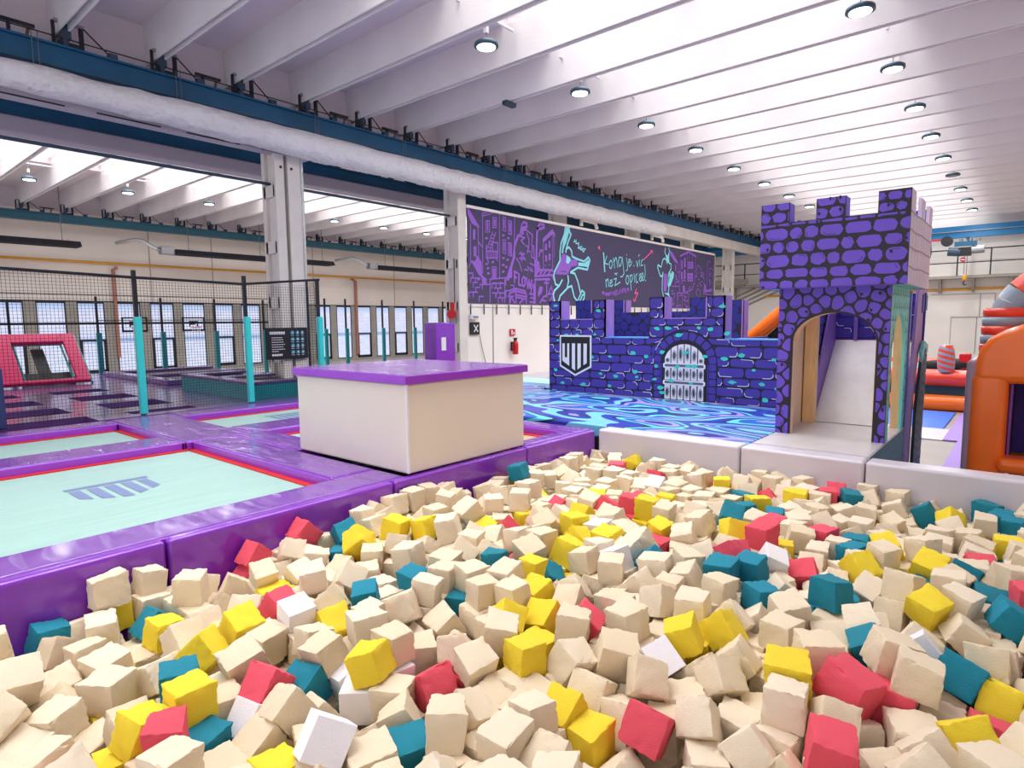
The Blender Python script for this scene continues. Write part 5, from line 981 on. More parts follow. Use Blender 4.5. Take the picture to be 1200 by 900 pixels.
# domed front above the opening
m = MB(); P = []
for k in range(13):
    a = pi-pi*.5*k/12; P.append((-.62-.98*cos(a)*-1 if 0 else -.55+.99*cos(pi-a), 0))
dome = [(.44, 1.3), (.44, 1.5), (.41, 1.65), (.33, 1.78), (.2, 1.87), (.05, 1.93), (-.3, 1.98), (-1.2, 1.98), (-1.6, 1.8), (-1.7, 1.3)]
m.prism(dome, lambda u, v, q: (8.2+q, u, v), 0, 1.3, orange); m.build('front_dome', t, bevel=.09, seg=5)
puff(8.12, 8.5, -1.6, .2, .36, .52, orange, .07, 'sill_tube')
puff(8.2, 9.5, -1.8, -1.45, 0, 1.6, orange, .12, 'right_pillar')
MB().box(9.2, 9.25, -1.5, .15, .4, 1.4, mat('violet_net', (70, 40, 150), .6)).box(8.5, 9.2, .1, .14, .4, 1.35, black).box(8.4, 9.3, -1.5, .1, .3, .42, yellow_pipe).build('inner_lining', t)
m = MB()
for y in (.12, -.2, -.6, -1.0): m.box(8.45, 8.48, y-.012, y+.012, .45, 1.35, m_purple)
m.build('curtain_strips', t)
# striped collar and arch
cen = (-.42, 1.88); seg = 14
def arcpt(k, r): a = math.radians(180-k*180/seg); return (8.95, cen[0]-r*cos(a)*1.0, cen[1]+r*sin(a)*.95)
for k in range(seg):
    a = [Vector(arcpt(k+q*.5, .62)) for q in (0, 1, 2)]
    m_ = greyblue if k % 3 else redor
    m = MB().tube(a, .2, m_, 16, caps=False); o = m.build('arch_tube', t, smooth=True)
    if k == 0: MB().tube([Vector(arcpt(0, .62))-Vector((0, 0, .15)), arcpt(0, .62)], .21, redor, 16).build('arch_foot', t, smooth=True)
m = MB()
for k in range(5):
    z0 = 1.6+k*.1; m.lathe((8.9, .2, z0), [(.25-.004*k, 0), (.256-.004*k, .05), (.25-.004*k, .1)], greyblue if k % 2 else redor, 18)
m.build('striped_collar', t, smooth=True)
MB().box(8.8, 9.1, -.5, -.15, 1.95, 2.15, black).build('mesh_window', t)

# ---------------- far inflatable
t = thing('inflatable_ring', 'low red and orange inflatable with a dark band at the end of the hall', 'inflatable', (16.5, 1.5, 0))
for (z, r, m_, nm) in ((.71, .18, redor, 'upper_tube'), (.18, .18, orange, 'lower_tube')):
    MB().tube([(16, -2.2, z), (16, .5, z), (16, 3.2, z)], r, m_, 16).tube([(20, -2.2, z+.03), (20, 3.2, z+.03)], r, m_, 12).tube([(16, 3.2, z), (20, 3.2, z)], r, m_, 12).build(nm, t, smooth=True)
MB().box(15.93, 15.98, -2, 3.1, .32, .58, mat('dark_green_net', (26, 52, 58), .7)).build('dark_band', t)
MB().box(16.1, 20, -2.1, 3.1, .74, .8, greyblue).build('bed', t, bevel=.03)
t = thing('striped_pillar', 'grey and red striped inflatable pillar on the far inflatable', 'inflatable pillar', (15.95, 1.35, .84))
m = MB()
for k in range(10):
    r_ = [.13, .15, .155, .16, .16, .16, .16, .155, .15, .14, .10][k:k+2]; z = .84+k*.058
    m.add([(15.95+r_[j]*cos(2*pi*q/16), 1.35+r_[j]*sin(2*pi*q/16), z+.058*j+.05*sin(2*pi*q/16)*(0 if (k == 0 and j == 0) or (k == 9 and j == 1) else 1)) for j in (0, 1) for q in range(16)], [(q, (q+1) % 16, 16+(q+1) % 16, 16+q) for q in range(16)], greyblue if k % 2 == 0 else redor)
m.add([(15.95+.1*cos(2*pi*q/16), 1.35+.1*sin(2*pi*q/16), 1.42) for q in range(16)], [tuple(range(16))], greyblue)
m.build('column', t, smooth=True)
t = thing('mechanical_arm', 'black padded arm lying on the far inflatable behind the striped pillar', 'machine', (17.0, 1.1, .82))
MB().tube([(17, 1.9, .9), (17, 1.3, .95), (17, .7, .92)], [.1, .14, .09], black, 12).build('arm', t, smooth=True)
MB().box(16.9, 17.1, .98, 1.2, .84, 1.2, redpaint).build('seat_block', t, bevel=.03)
tag(MB().box(12.0, 15.5, .45, 1.0, 0, .03, mat('lilac_mat', (150, 120, 205), .5)).box(8.6, 12, .47, .80, 0, .03, mat('lilac_mat', (150, 120, 205), .5)).build('lilac_mat'), 'long lilac floor mat leading along the orange inflatable', 'mat')
tag(MB().box(13.2, 15.6, 1.1, 3.0, 0, .03, mat('azure_mat', (50, 110, 220), .5)).build('azure_mat', bevel=.01), 'bright blue floor mat before the far inflatable', 'mat')
tag(MB().box(12.0, 13.2, .7, 3.2, 0, .025, grey_vinyl).build('light_mat', bevel=.01), 'light grey floor mat between grey floor and blue mat', 'mat')

# ================================================================ FOAM CUBES
# x, y, z (mm), tilt about x, y, z (degrees), edge lengths (mm), colour
CUBES = [2551,464,574,-72,15,-17,151,143,169,3,1111,1828,533,-58,23,69,152,144,142,4,2725,258,608,-143,74,134,140,141,152,0,2115,422,569,-48,85,59,140,137,141,3,1487,1304,556,75,-83,-163,137,144,143,0,768,2951,428,0,0,-56,151,145,149,0,
1425,1534,560,-50,-83,4,138,140,134,0,2291,621,573,5,84,-166,133,133,143,0,1826,1177,428,-158,90,-160,137,137,142,1,1912,987,510,167,-38,-165,147,146,143,3,890,2410,555,90,-1,-87,140,137,143,1,2057,857,525,-43,-17,-75,137,138,137,0,
2228,1302,549,-127,73,94,147,162,153,0,1487,2056,567,163,-1,26,136,132,140,1,570,2877,424,82,3,117,131,130,136,0,699,2082,534,34,90,-43,148,146,144,0,1143,2140,490,-153,-59,157,143,144,136,0,726,2405,522,174,-12,-169,143,136,130,1,
1969,1608,551,5,83,166,130,131,144,1,2341,882,541,-41,-20,152,132,126,128,0,2137,1106,550,-21,50,-161,139,137,138,0,504,3157,517,150,-9,172,142,138,144,0,2078,1441,527,-23,-15,168,142,135,149,0,2293,3,587,173,-89,56,145,136,145,0,
2039,663,507,-146,-36,78,121,131,125,0,1429,2321,542,-84,18,-171,143,133,136,0,2970,140,534,-65,-54,-35,144,139,151,2,3451,301,610,-42,-64,-167,134,137,133,1,2855,365,610,84,-75,-50,141,143,138,0,1791,1741,539,-96,-23,76,130,134,138,0,
1001,3710,584,125,82,-57,160,157,164,0,2952,-2,488,-164,-63,-25,141,130,132,1,1673,1328,542,-83,1,172,131,125,126,0,1028,2131,405,96,-62,-179,143,146,145,0,3328,697,602,-62,80,-178,145,152,145,2,1213,1706,428,-88,0,-22,148,150,149,0,
2481,1108,594,-1,25,109,132,140,134,1,2527,242,464,-90,0,18,160,150,160,0,1189,2581,502,169,19,167,158,147,153,0,2446,1374,586,91,-3,-15,161,144,145,0,2468,667,582,-165,-87,-178,148,156,161,1,1353,1652,421,-91,3,-111,139,137,150,2,
2688,609,590,-91,4,-57,146,147,147,0,2337,466,535,133,20,-65,139,130,133,0,3581,-1,589,58,2,-161,129,129,136,2,1161,2322,518,1,53,-167,127,136,134,3,1675,1881,439,-4,-56,85,141,146,142,3,2503,73,558,-63,24,114,137,128,135,1,
2806,791,578,3,2,78,134,141,135,0,1322,3456,557,58,88,-164,147,152,138,0,1638,2298,587,0,0,-16,147,145,138,0,1383,2751,448,178,1,-172,143,149,152,0,748,2249,546,-88,4,-121,118,129,120,3,3138,61,556,164,-66,17,136,138,136,0,
1332,2902,518,179,61,97,140,149,140,1,2214,766,444,43,-90,44,154,148,149,0,2694,1014,563,-20,-40,-80,129,126,138,1,3400,155,539,174,52,103,123,121,126,0,1125,2851,474,74,47,-64,151,149,143,1,432,2814,376,152,-72,-122,137,139,165,0,
1947,777,424,90,0,-147,140,138,140,0,1507,1946,434,-128,-90,-23,140,148,139,0,1424,1801,445,-173,30,140,125,131,129,0,1444,2087,411,-89,0,-49,134,138,138,4,3049,823,575,105,-9,-44,152,151,140,0,1640,2098,564,92,0,1,127,136,136,0,
2025,1297,463,90,-39,-178,135,144,146,0,1533,2732,547,176,-17,86,134,133,142,4,2007,1781,575,-42,78,85,142,141,142,0,2267,1559,581,-172,3,28,140,143,141,0,2373,175,524,-31,-32,-55,133,144,133,0,1136,3101,460,86,-41,-79,139,145,141,0,
2788,1202,574,0,0,-81,151,153,150,0,478,2665,389,-172,78,-57,135,139,130,0,911,3530,438,-99,-89,-95,172,151,143,0,1585,1579,483,124,56,126,139,144,140,0,1318,2297,437,-62,0,-79,140,164,132,2,829,3183,419,34,-80,-103,135,146,137,0,
2264,2139,579,90,-88,-102,132,137,131,0,889,2295,418,-37,-90,152,140,141,140,2,402,2929,504,54,26,-159,134,141,136,0,2207,617,441,-8,-2,-93,143,146,144,0,3584,192,616,11,0,-22,132,133,126,0,2753,1378,565,129,60,-148,145,139,140,0,
1207,3731,562,14,83,-162,132,126,125,0,2011,1149,419,0,-67,2,158,148,148,0,3603,428,616,-85,68,172,147,142,142,0,2347,1798,497,-160,-57,171,145,149,144,1,1119,3305,434,-8,0,-78,143,140,143,1,2180,168,562,51,-36,-50,143,153,146,0,
1927,2379,539,158,-24,-47,142,133,143,0,1841,1310,476,-55,0,-92,131,130,136,1,1836,2132,431,94,90,153,132,133,136,0,2045,2207,462,-97,28,163,139,133,137,0,1550,1159,500,-86,30,180,133,134,133,0,3430,1143,592,-171,83,-3,143,142,139,2,
988,1948,399,171,87,173,142,147,134,1,955,2936,414,117,0,-165,136,134,141,0,2514,880,541,-42,13,12,129,123,134,0,1814,3028,566,-24,-82,-179,135,140,134,0,2099,2393,577,-172,3,26,126,132,127,0,727,3724,414,91,78,-174,144,133,139,2,
2961,1953,581,94,78,-94,137,137,135,0,2375,2869,557,25,78,-51,154,144,154,0,2329,1975,582,68,85,-29,131,134,138,0,3062,1175,588,90,-84,-9,120,131,126,0,733,3571,398,-66,59,-148,133,139,139,0,2937,1754,586,180,0,-156,128,132,136,0,
3940,1242,619,-29,-83,-162,150,138,147,3,4075,369,582,-64,15,-94,150,155,149,1,2685,352,480,79,13,-86,151,156,159,3,2314,3297,566,140,-42,-179,158,157,146,1,2328,1158,520,-105,-41,79,139,137,134,4,2986,460,539,100,60,-60,155,146,158,2,
857,2106,405,177,-7,93,141,143,130,0,3917,675,550,-137,-2,-40,133,139,137,1,3538,458,485,93,68,172,144,138,147,0,3206,1002,534,179,-7,144,142,146,136,2,1979,2924,531,-137,-35,29,149,145,140,0,932,2611,524,-163,88,-5,137,139,142,2,
1685,3351,536,18,-62,-114,133,129,127,0,664,3241,374,-9,-18,96,141,139,147,0,4038,590,617,2,82,62,122,123,123,0,2437,2118,607,176,80,-6,153,144,153,0,2821,2980,589,0,-77,128,159,158,147,0,482,2349,493,141,20,178,142,144,138,0,
1069,2282,429,-5,-53,13,132,132,121,4,2349,2296,590,70,-87,-168,138,153,141,0,2489,414,422,-63,-73,13,126,125,131,0,1032,2447,426,112,-90,-110,138,141,143,0,3669,587,520,71,34,150,142,136,145,0,1405,1027,572,25,-78,88,145,135,137,0,
800,3381,409,114,82,-62,131,136,135,0,3269,1244,598,86,0,95,143,135,145,2,2171,3714,572,9,-46,172,155,150,142,3,3079,1543,594,178,-9,-78,152,150,154,0,1547,2927,529,172,29,-90,133,124,135,3,673,2773,291,79,-3,94,149,156,143,0,
3766,942,502,61,13,104,143,106,138,3,3135,522,567,-71,22,-153,132,140,129,0,2225,988,442,6,10,127,154,142,149,0,3082,1360,588,159,-15,4,130,129,136,0,2620,3288,584,144,-83,-35,148,139,148,1,2274,278,441,-1,-14,44,133,143,134,0,
648,2439,379,-87,1,-100,159,151,151,1,1666,2607,475,-6,58,80,137,144,145,1,3048,2133,573,-118,-72,-53,148,151,147,1,2834,2279,585,30,-65,-131,149,145,142,0,2057,996,425,-109,90,-94,139,135,127,0,4375,1125,492,2,12,-74,159,151,156,0,
4294,421,613,-115,82,-147,139,132,135,0,2289,2458,567,-65,-86,-4,143,155,141,0,1733,1611,430,-166,0,2,144,146,141,0,1800,3684,525,-86,50,-175,147,143,142,3,3139,3092,601,-93,-59,171,146,149,145,0,3643,1091,577,-110,-23,121,126,136,133,4,
1909,1995,460,-121,-5,-46,127,129,135,0,3977,1673,596,-158,72,-76,140,138,135,0,2488,1950,542,2,69,-5,141,136,146,1,4048,-29,607,-104,2,-66,149,168,151,0,2564,1781,519,-57,-6,-79,127,131,129,0,1186,3663,426,-100,-83,18,146,146,136,0,
1773,1006,367,138,-4,-2,147,143,152,0,3746,252,620,-134,90,-42,148,143,140,0,625,3085,349,116,45,26,147,155,161,0,1467,2468,527,-5,6,-5,132,133,133,0,1764,2769,509,-44,43,-76,133,141,141,0,1857,2610,557,-98,6,139,125,125,133,2,
2001,3591,533,-33,21,-23,125,123,121,0,739,2605,418,-173,-20,87,149,142,143,0,2860,1031,540,-122,-50,-60,139,144,151,0,4005,1453,583,21,28,54,141,141,134,1,2764,3150,567,16,-76,81,158,133,140,1,2167,2587,554,-171,6,-84,129,122,133,2,
3115,293,518,23,-46,80,141,139,147,4,2918,1565,540,-5,44,85,135,138,136,0,3872,88,532,-104,12,-175,156,143,144,2,3561,2956,618,-28,88,-179,149,144,140,0,3061,632,486,-38,12,100,139,135,132,0,3381,2319,608,-49,-88,-58,156,141,146,1,
2729,183,452,100,9,4,124,130,149,0,1617,3589,410,-26,-7,-114,106,134,145,0,3771,1697,549,137,64,-23,135,138,144,0,2422,1590,523,128,-2,13,139,132,141,3,4019,2094,614,72,86,78,149,146,146,1,5766,566,427,58,5,4,143,152,140,2,
3268,1443,591,179,89,146,139,130,142,0,1212,1356,521,65,-41,176,130,139,138,0,5512,170,493,103,80,12,132,131,130,0,2617,-100,496,35,-56,112,141,136,140,0,2636,2101,589,8,-4,95,122,130,133,1,2237,2135,439,76,90,-21,142,153,152,0,
3008,2309,601,-90,0,-11,150,143,136,0,3436,3117,586,-53,-90,12,139,150,152,0,2162,1875,549,39,38,82,126,130,129,1,3388,1821,602,127,-65,135,143,133,132,0,3123,3699,600,-177,-90,-180,146,141,139,0,5578,19,489,-118,85,-35,137,135,127,2,
1307,1172,545,91,2,86,143,136,142,0,2920,1389,580,180,0,92,121,119,120,0,3791,1876,553,31,71,15,133,129,134,1,2048,986,287,-101,-90,89,138,146,135,0,2409,993,471,90,-45,83,143,141,143,0,1025,3314,287,93,-87,8,158,156,156,0,
2578,2612,565,-33,48,83,143,142,147,0,1279,3194,441,147,-3,-2,138,149,144,0,1884,1606,425,-88,6,2,144,136,141,0,3989,1950,603,-156,-86,-108,150,149,135,0,2287,3114,519,86,-3,140,128,132,128,0,1015,3718,429,-150,82,-57,149,146,138,1,
3433,30,448,0,0,21,135,136,134,0,2997,2499,581,-170,-78,87,135,142,133,0,1852,3218,507,100,-67,-98,145,136,135,0,3577,1290,586,34,-3,157,141,149,142,3,4285,783,490,0,3,64,146,147,155,2,1490,2257,421,72,1,91,144,138,133,4,
4042,2253,614,177,-90,-77,138,138,148,3,2040,546,436,-59,48,118,142,145,141,0,2087,3465,463,-180,14,-33,159,154,155,0,2948,3709,583,-10,77,-100,150,140,151,0,3292,1999,594,172,0,83,147,152,154,1,2729,37,442,103,-10,93,143,147,141,3,
4280,1570,587,-163,-35,7,150,147,144,2,1263,2139,396,60,11,85,123,135,130,0,1889,1464,424,-90,0,91,137,143,132,0,3089,1816,580,92,-18,-100,135,133,134,4,2411,2581,572,177,-5,107,141,137,128,0,4249,977,460,93,7,-175,136,131,124,0,
4252,601,592,71,-24,32,140,134,141,1,5327,722,426,-114,28,123,137,139,139,0,1473,3135,461,-175,-49,41,149,154,145,0,3250,1847,568,10,16,173,144,145,131,0,4548,1027,480,95,0,-107,144,146,147,3,4312,3585,602,2,75,-76,136,144,141,2,
3337,2507,577,-37,-20,56,141,137,149,0,2816,2125,481,-43,-43,-72,149,147,142,2,2381,3545,551,-136,-11,-15,138,142,141,2,4879,193,489,92,75,84,143,152,149,0,3833,-80,607,90,88,13,141,141,137,3,3292,3499,582,-43,-80,-112,132,133,107,0,
5726,767,438,89,-64,98,135,145,142,0,5905,179,490,-82,88,75,144,147,143,2,2981,2694,540,-145,-9,-76,132,129,137,0,5636,1075,497,136,81,74,131,144,130,2,5051,231,489,12,81,-90,142,137,146,0,3911,3143,601,7,1,177,144,146,135,0,
2614,3660,582,178,3,91,134,131,131,0,2596,1506,556,90,-1,-87,131,123,121,0,2778,1904,458,-139,36,116,142,141,134,0,2179,1695,435,-90,0,89,152,160,150,1,5029,33,492,165,-90,-154,137,145,136,1,3934,2560,587,106,14,-79,140,136,140,0,
1141,3484,399,87,-51,10,141,136,140,2,2621,2365,568,-174,2,111,135,136,132,2,3259,325,489,108,-32,89,142,150,148,0,5898,774,493,-17,-88,97,134,142,139,0,5275,895,484,-111,86,166,144,149,139,0,2274,2302,441,-29,-90,-38,148,137,138,2,
5449,2338,485,89,-82,98,147,144,150,0,481,3583,518,-93,13,85,134,142,142,0,871,3711,408,91,17,96,134,126,126,0,2601,3506,547,4,71,-86,137,135,138,0,2582,752,439,-17,-90,-75,133,145,132,0,2190,1993,444,168,-88,95,146,143,135,0,
4898,856,483,0,-85,172,132,134,132,0,3116,1964,595,92,0,171,127,130,133,0,1516,1433,412,21,-86,-21,140,137,136,0,5681,388,442,52,-31,123,137,136,140,1,5109,1014,504,0,19,122,132,130,143,0,2805,2735,552,-165,-87,91,131,133,135,0,
2805,898,438,45,86,127,146,144,148,0,3579,1460,535,50,-29,-79,144,135,143,0,5495,366,411,-22,-33,34,151,149,150,0,4698,179,483,91,13,-79,150,141,147,0,4796,392,490,-83,0,-5,134,140,145,0,4817,1101,485,110,-38,-149,136,137,145,0,
3312,3720,599,12,90,-179,130,132,132,0,1755,2421,555,-87,12,-179,119,127,124,0,1303,3361,414,177,-2,-91,131,139,140,0,3020,981,456,-86,34,101,154,147,156,0,4935,1596,498,-170,-86,30,154,155,151,1,3557,113,469,127,-87,-110,139,148,145,0,
3236,676,461,-73,88,-165,143,147,139,0,2373,741,428,180,0,108,133,123,126,0,2113,2807,444,102,90,-177,143,153,152,0,2925,186,415,-31,54,145,121,130,131,0,3934,945,464,-126,5,93,140,147,155,0,1473,3445,372,-61,-36,159,139,139,140,0,
4843,-40,516,27,-76,-102,146,134,146,0,3261,37,497,9,-23,179,141,145,137,0,5303,1413,502,-89,-3,-176,151,150,160,1,4232,217,514,26,23,1,142,140,160,2,5773,1750,478,-56,-90,-131,139,137,136,0,4989,399,496,-90,1,-9,137,137,139,0,
2954,1845,445,-90,0,176,135,146,147,0,1355,1468,424,22,-83,-19,140,136,108,0,2474,3101,541,74,63,-158,125,134,130,0,3587,2142,605,74,-2,10,142,148,146,0,3377,949,520,-144,-1,39,122,130,125,0,2617,1277,448,-179,1,-81,143,144,146,0,
2165,3278,429,19,-62,177,142,142,141,0,3012,3314,565,-92,-90,87,134,131,131,0,2031,2665,437,0,0,-6,151,147,151,0,4427,-79,608,-133,77,15,128,139,130,0,3232,2176,571,-20,38,-109,137,140,134,1,5744,944,466,119,-38,167,140,142,142,0,
5007,3203,488,3,5,16,145,143,142,0,1488,3717,439,-117,-65,27,139,136,136,0,4911,2807,488,-63,80,128,134,134,136,0,4552,144,483,-73,90,-60,138,149,141,3,5623,1969,469,-85,-36,173,148,148,140,0,5029,1183,490,158,90,-46,146,136,150,0,
2781,1652,445,93,-9,-91,142,157,148,0,4980,2510,502,-180,-35,-2,135,139,148,4,3859,3615,489,-127,74,-72,149,156,143,0,4404,175,487,0,0,10,131,134,143,0,4237,1813,559,-83,-59,1,147,146,167,0,2313,3712,448,-109,79,-107,142,146,172,0,
2171,3017,446,175,0,50,149,148,156,0,4664,3486,472,-28,-85,157,144,141,138,0,4532,1216,473,89,-85,87,149,141,144,0,4588,1512,476,-8,-2,77,138,171,137,0,2617,2992,501,-128,-22,-79,134,104,135,0,1295,1881,354,-48,2,171,148,139,147,0,
3923,237,579,108,1,-13,145,138,135,0,4708,1235,481,-102,90,-76,140,148,151,0,1621,2080,427,177,-88,-97,136,129,135,4,3436,2649,565,130,59,118,139,141,136,0,4540,818,470,-83,-90,-8,144,141,150,2,4972,2659,458,-150,1,-88,148,149,147,0,
3429,2146,584,8,4,178,144,142,141,4,1679,3231,421,90,0,176,167,141,144,1,5244,3665,490,176,1,-12,139,146,149,0,5449,2100,476,-91,1,-63,142,146,141,1,3730,3261,567,-48,-74,58,143,149,146,0,4257,34,546,-51,-58,-52,130,144,135,0,
5108,3028,489,90,-3,91,156,146,145,0,4946,1000,468,-19,-84,178,115,114,120,0,2095,2370,438,177,0,-66,129,135,135,0,5439,1259,485,-141,90,49,141,142,143,0,3660,2455,577,-124,7,-89,140,142,130,1,3415,290,442,0,0,102,134,128,132,0,
5899,3247,431,-118,51,-110,136,148,149,1,4403,897,471,-177,-1,172,133,129,131,0,1522,2603,423,0,-88,176,149,149,145,0,3247,1661,547,-29,41,67,146,147,147,2,4987,1950,497,-106,-88,-169,147,141,151,0,3316,515,462,86,51,5,147,146,153,0,
5908,1514,491,-178,1,153,138,132,135,0,5309,1816,475,-174,38,32,144,147,145,0,5757,83,477,0,11,162,145,132,139,2,4329,2977,476,-101,-90,-165,139,140,149,0,4728,2896,473,90,0,177,148,144,146,0,3458,1975,597,-100,-1,171,130,133,140,0,
4089,1177,481,113,-89,83,144,148,139,1,1149,1955,418,-29,90,-50,139,137,139,0,5597,1239,488,-28,88,-15,139,137,148,3,4499,3535,499,124,86,88,146,139,139,0,1023,3466,278,175,87,-174,141,144,134,0,3626,1825,476,-120,86,150,145,142,146,3,
1140,1543,434,46,-90,112,149,150,138,0,3809,779,458,84,21,-168,126,132,122,0,4949,2317,511,-7,-7,78,144,145,143,0,5920,1006,501,85,-85,5,144,147,137,0,3539,2896,467,-67,88,-179,155,145,151,1,3640,2616,536,68,-18,-177,148,145,137,0,
1300,3534,408,-69,90,-151,145,134,147,0,4575,1370,476,-71,87,6,140,144,141,3,1905,3572,408,-88,-60,82,134,142,135,0,5575,2921,455,-38,60,-120,150,149,148,0,3646,800,465,-137,-21,12,157,151,164,0,4819,1995,484,-95,-85,106,147,146,142,0,
2782,3730,567,86,-52,0,132,134,130,0,3468,3561,541,-60,-59,149,136,137,135,0,3979,2412,554,19,-21,93,144,145,142,3,4762,1418,482,172,-87,-68,142,143,136,2,3626,1655,475,-148,85,147,149,139,144,0,2400,3016,422,112,90,44,128,132,129,0,
2752,2522,519,-105,-35,-159,142,139,149,0,4782,2296,499,-177,84,167,137,128,137,0,1205,2774,347,120,42,125,163,137,134,0,5099,722,410,177,-48,26,131,130,131,0,4494,3208,462,111,-80,16,134,129,144,0,5786,1213,482,179,39,-169,147,142,154,3,
5719,2163,488,124,-59,-5,142,148,143,0,4778,2153,469,0,0,-95,120,124,128,0,5638,2506,485,176,-20,0,127,125,133,0,3278,2815,512,-133,27,43,143,131,98,3,3756,1389,534,-168,20,-48,138,144,131,0,5574,1571,458,178,-40,178,132,136,131,0,
3373,2966,467,-94,-1,133,145,150,153,0,1739,3710,382,86,50,-175,144,138,141,3,3161,2936,484,84,19,167,136,140,143,1,5415,3703,500,36,88,-40,146,151,152,0,4001,786,462,1,1,139,125,124,134,0,4924,2163,484,-17,-89,-178,147,135,141,0,
4890,3369,434,-8,38,157,151,145,153,0,4914,1804,485,72,90,-113,136,125,131,0,5748,2888,488,179,0,9,136,135,143,0,5501,2655,459,-90,0,-87,159,136,144,0,5392,1668,441,44,-27,-77,128,128,129,3,5939,1912,489,-90,0,-90,120,127,121,0,
4579,1768,488,169,-52,24,154,162,162,0,4884,1267,478,-157,82,-6,125,129,131,0,4604,2231,492,0,0,-176,105,131,132,1,4969,1370,479,177,5,152,133,131,129,0,4168,508,469,1,2,-57,135,132,144,0,5630,2339,477,95,-89,80,135,135,128,0,
3066,-134,484,-65,-25,130,136,143,146,0,2767,3571,541,-23,-64,108,152,154,141,0,842,1974,414,-90,-79,3,141,137,105,0,2277,3430,433,-38,-89,83,137,150,138,2,1344,1316,421,55,-90,-59,152,152,142,0,4937,3511,447,-18,-63,174,144,144,142,0,
5309,3115,499,90,0,18,162,150,158,3,2181,1188,374,-2,60,176,146,134,133,0,1675,1295,416,0,83,-94,132,141,138,0,4676,683,486,-178,1,65,136,147,151,0,2647,902,442,0,-13,175,141,147,141,0,3765,2912,482,-91,-4,-7,140,150,128,0,
5404,605,310,-65,0,-105,156,144,143,0,4717,890,447,-30,-6,-23,137,138,142,0,2647,1133,447,1,0,99,149,146,150,1,3765,2270,571,78,-56,-169,133,135,132,0,5142,1314,491,-2,73,176,138,138,140,0,4725,1630,491,110,-87,116,144,144,134,2,
4043,3637,484,-83,-2,-73,137,135,142,0,3473,3716,562,-8,-9,0,148,149,144,0,4836,3692,487,0,8,63,148,143,153,0,1749,1449,438,107,83,-71,127,137,140,0,1038,1782,403,157,-46,17,142,146,136,0,4445,2636,484,-23,85,-89,126,135,136,0,
3095,1757,453,162,2,3,142,142,145,0,1047,2609,393,-24,90,61,129,133,138,0,4043,1792,542,59,-57,20,128,132,137,0,5097,2856,490,-6,-90,11,137,138,147,0,1440,2296,268,-74,87,-163,131,129,130,0,4499,329,473,0,0,-169,112,137,145,0,
5620,1411,486,-1,0,169,132,143,138,0,3939,2862,480,-16,-54,-172,144,109,133,3,4179,3688,494,0,0,-72,136,128,138,0,5053,1773,482,99,4,-4,139,148,140,2,2945,2862,516,149,-43,-122,142,145,135,0,5084,3714,476,-23,-22,-81,131,134,128,0,
3517,1018,466,-73,83,-11,135,137,128,0,4501,3002,476,161,88,-156,138,148,134,0,5916,3723,449,-104,71,166,131,135,142,0,2574,611,440,-180,0,-2,146,150,142,0,1925,2279,373,-105,43,164,147,140,141,0,2454,3262,455,-48,90,-137,136,147,140,0,
5924,1742,465,180,-25,90,152,151,151,0,3981,2094,465,-180,0,72,145,134,135,1,3717,79,486,91,0,-85,153,154,140,0,2425,1312,446,-91,-3,14,137,133,131,0,5460,3456,467,102,-83,7,133,157,133,0,1711,3411,413,115,-62,-114,148,150,139,0,
5517,3270,499,0,86,33,145,144,148,0,2027,2069,358,29,-40,-24,152,164,154,0,5585,662,329,172,-71,112,136,137,141,0,5123,1501,443,157,38,-102,142,152,145,0,5652,2698,470,0,0,-96,137,136,132,0,342,2582,398,-105,90,-163,136,142,141,0,
5769,1908,432,-66,-55,-35,141,139,141,0,5921,540,426,172,-29,-83,128,135,135,0,4394,1659,490,78,-20,98,153,147,146,0,4545,2837,462,-174,90,-79,141,147,136,0,1999,3184,411,170,-88,-173,147,148,144,0,5768,1595,452,-163,-32,144,135,129,132,0,
2872,581,472,-125,15,93,138,128,126,0,4802,2473,433,46,38,17,137,134,147,0,5162,3256,478,70,84,172,151,156,146,0,4138,1559,463,-82,0,97,152,159,158,0,4612,3079,484,-172,90,141,133,128,140,0,2028,1820,443,-172,78,85,133,134,125,1,
3047,3478,493,46,-38,-132,135,129,136,0,3564,256,330,127,-90,-134,147,151,139,0,2887,2585,464,141,51,6,130,130,140,0,3907,1633,450,-101,-71,114,142,147,144,0,5342,2702,470,174,73,178,132,137,135,3,4372,2763,476,124,-86,171,138,144,139,1,
2031,2518,444,114,-90,-29,146,148,142,0,4108,2989,461,171,84,-1,123,135,132,0,1822,3072,432,-179,82,1,133,145,137,0,4766,1837,487,-105,-3,-96,138,136,139,0,3964,3002,469,180,0,-84,133,129,125,0,3987,2725,491,158,74,143,127,124,126,0,
5453,1398,494,174,83,1,123,122,124,0,5333,-95,483,-124,-90,114,144,142,142,0,3426,-130,566,-56,-8,72,129,139,131,0,1642,2422,411,85,48,88,141,136,134,0,4124,701,486,44,-86,1,154,140,153,0,4657,3718,499,-90,0,-170,137,139,134,0,
5471,932,460,-142,-15,-172,147,138,146,0,2984,2181,440,167,-5,174,132,142,136,0,5593,3721,423,159,61,-21,134,131,128,0,5819,2566,462,132,-41,35,144,136,141,0,3451,829,449,-178,-1,131,127,130,134,0,5289,1243,460,-26,4,4,135,129,137,0,
1140,3629,285,-20,-83,18,146,140,138,4,1561,991,441,-83,17,8,149,148,163,0,5366,2483,433,-115,-53,30,132,136,143,0,5733,-65,498,-90,0,-41,105,141,134,0,2833,-143,497,38,-30,-126,133,141,130,0,2231,1480,432,-93,-87,10,143,145,136,0,
1308,3010,417,-119,-5,178,139,143,138,0,1378,2625,279,0,0,8,127,125,127,0,2945,1697,446,7,1,176,146,134,135,0,5743,678,334,91,64,-82,133,140,137,0,2960,1230,463,-98,-3,-123,147,151,145,0,5749,3619,443,-42,13,21,121,115,128,0,
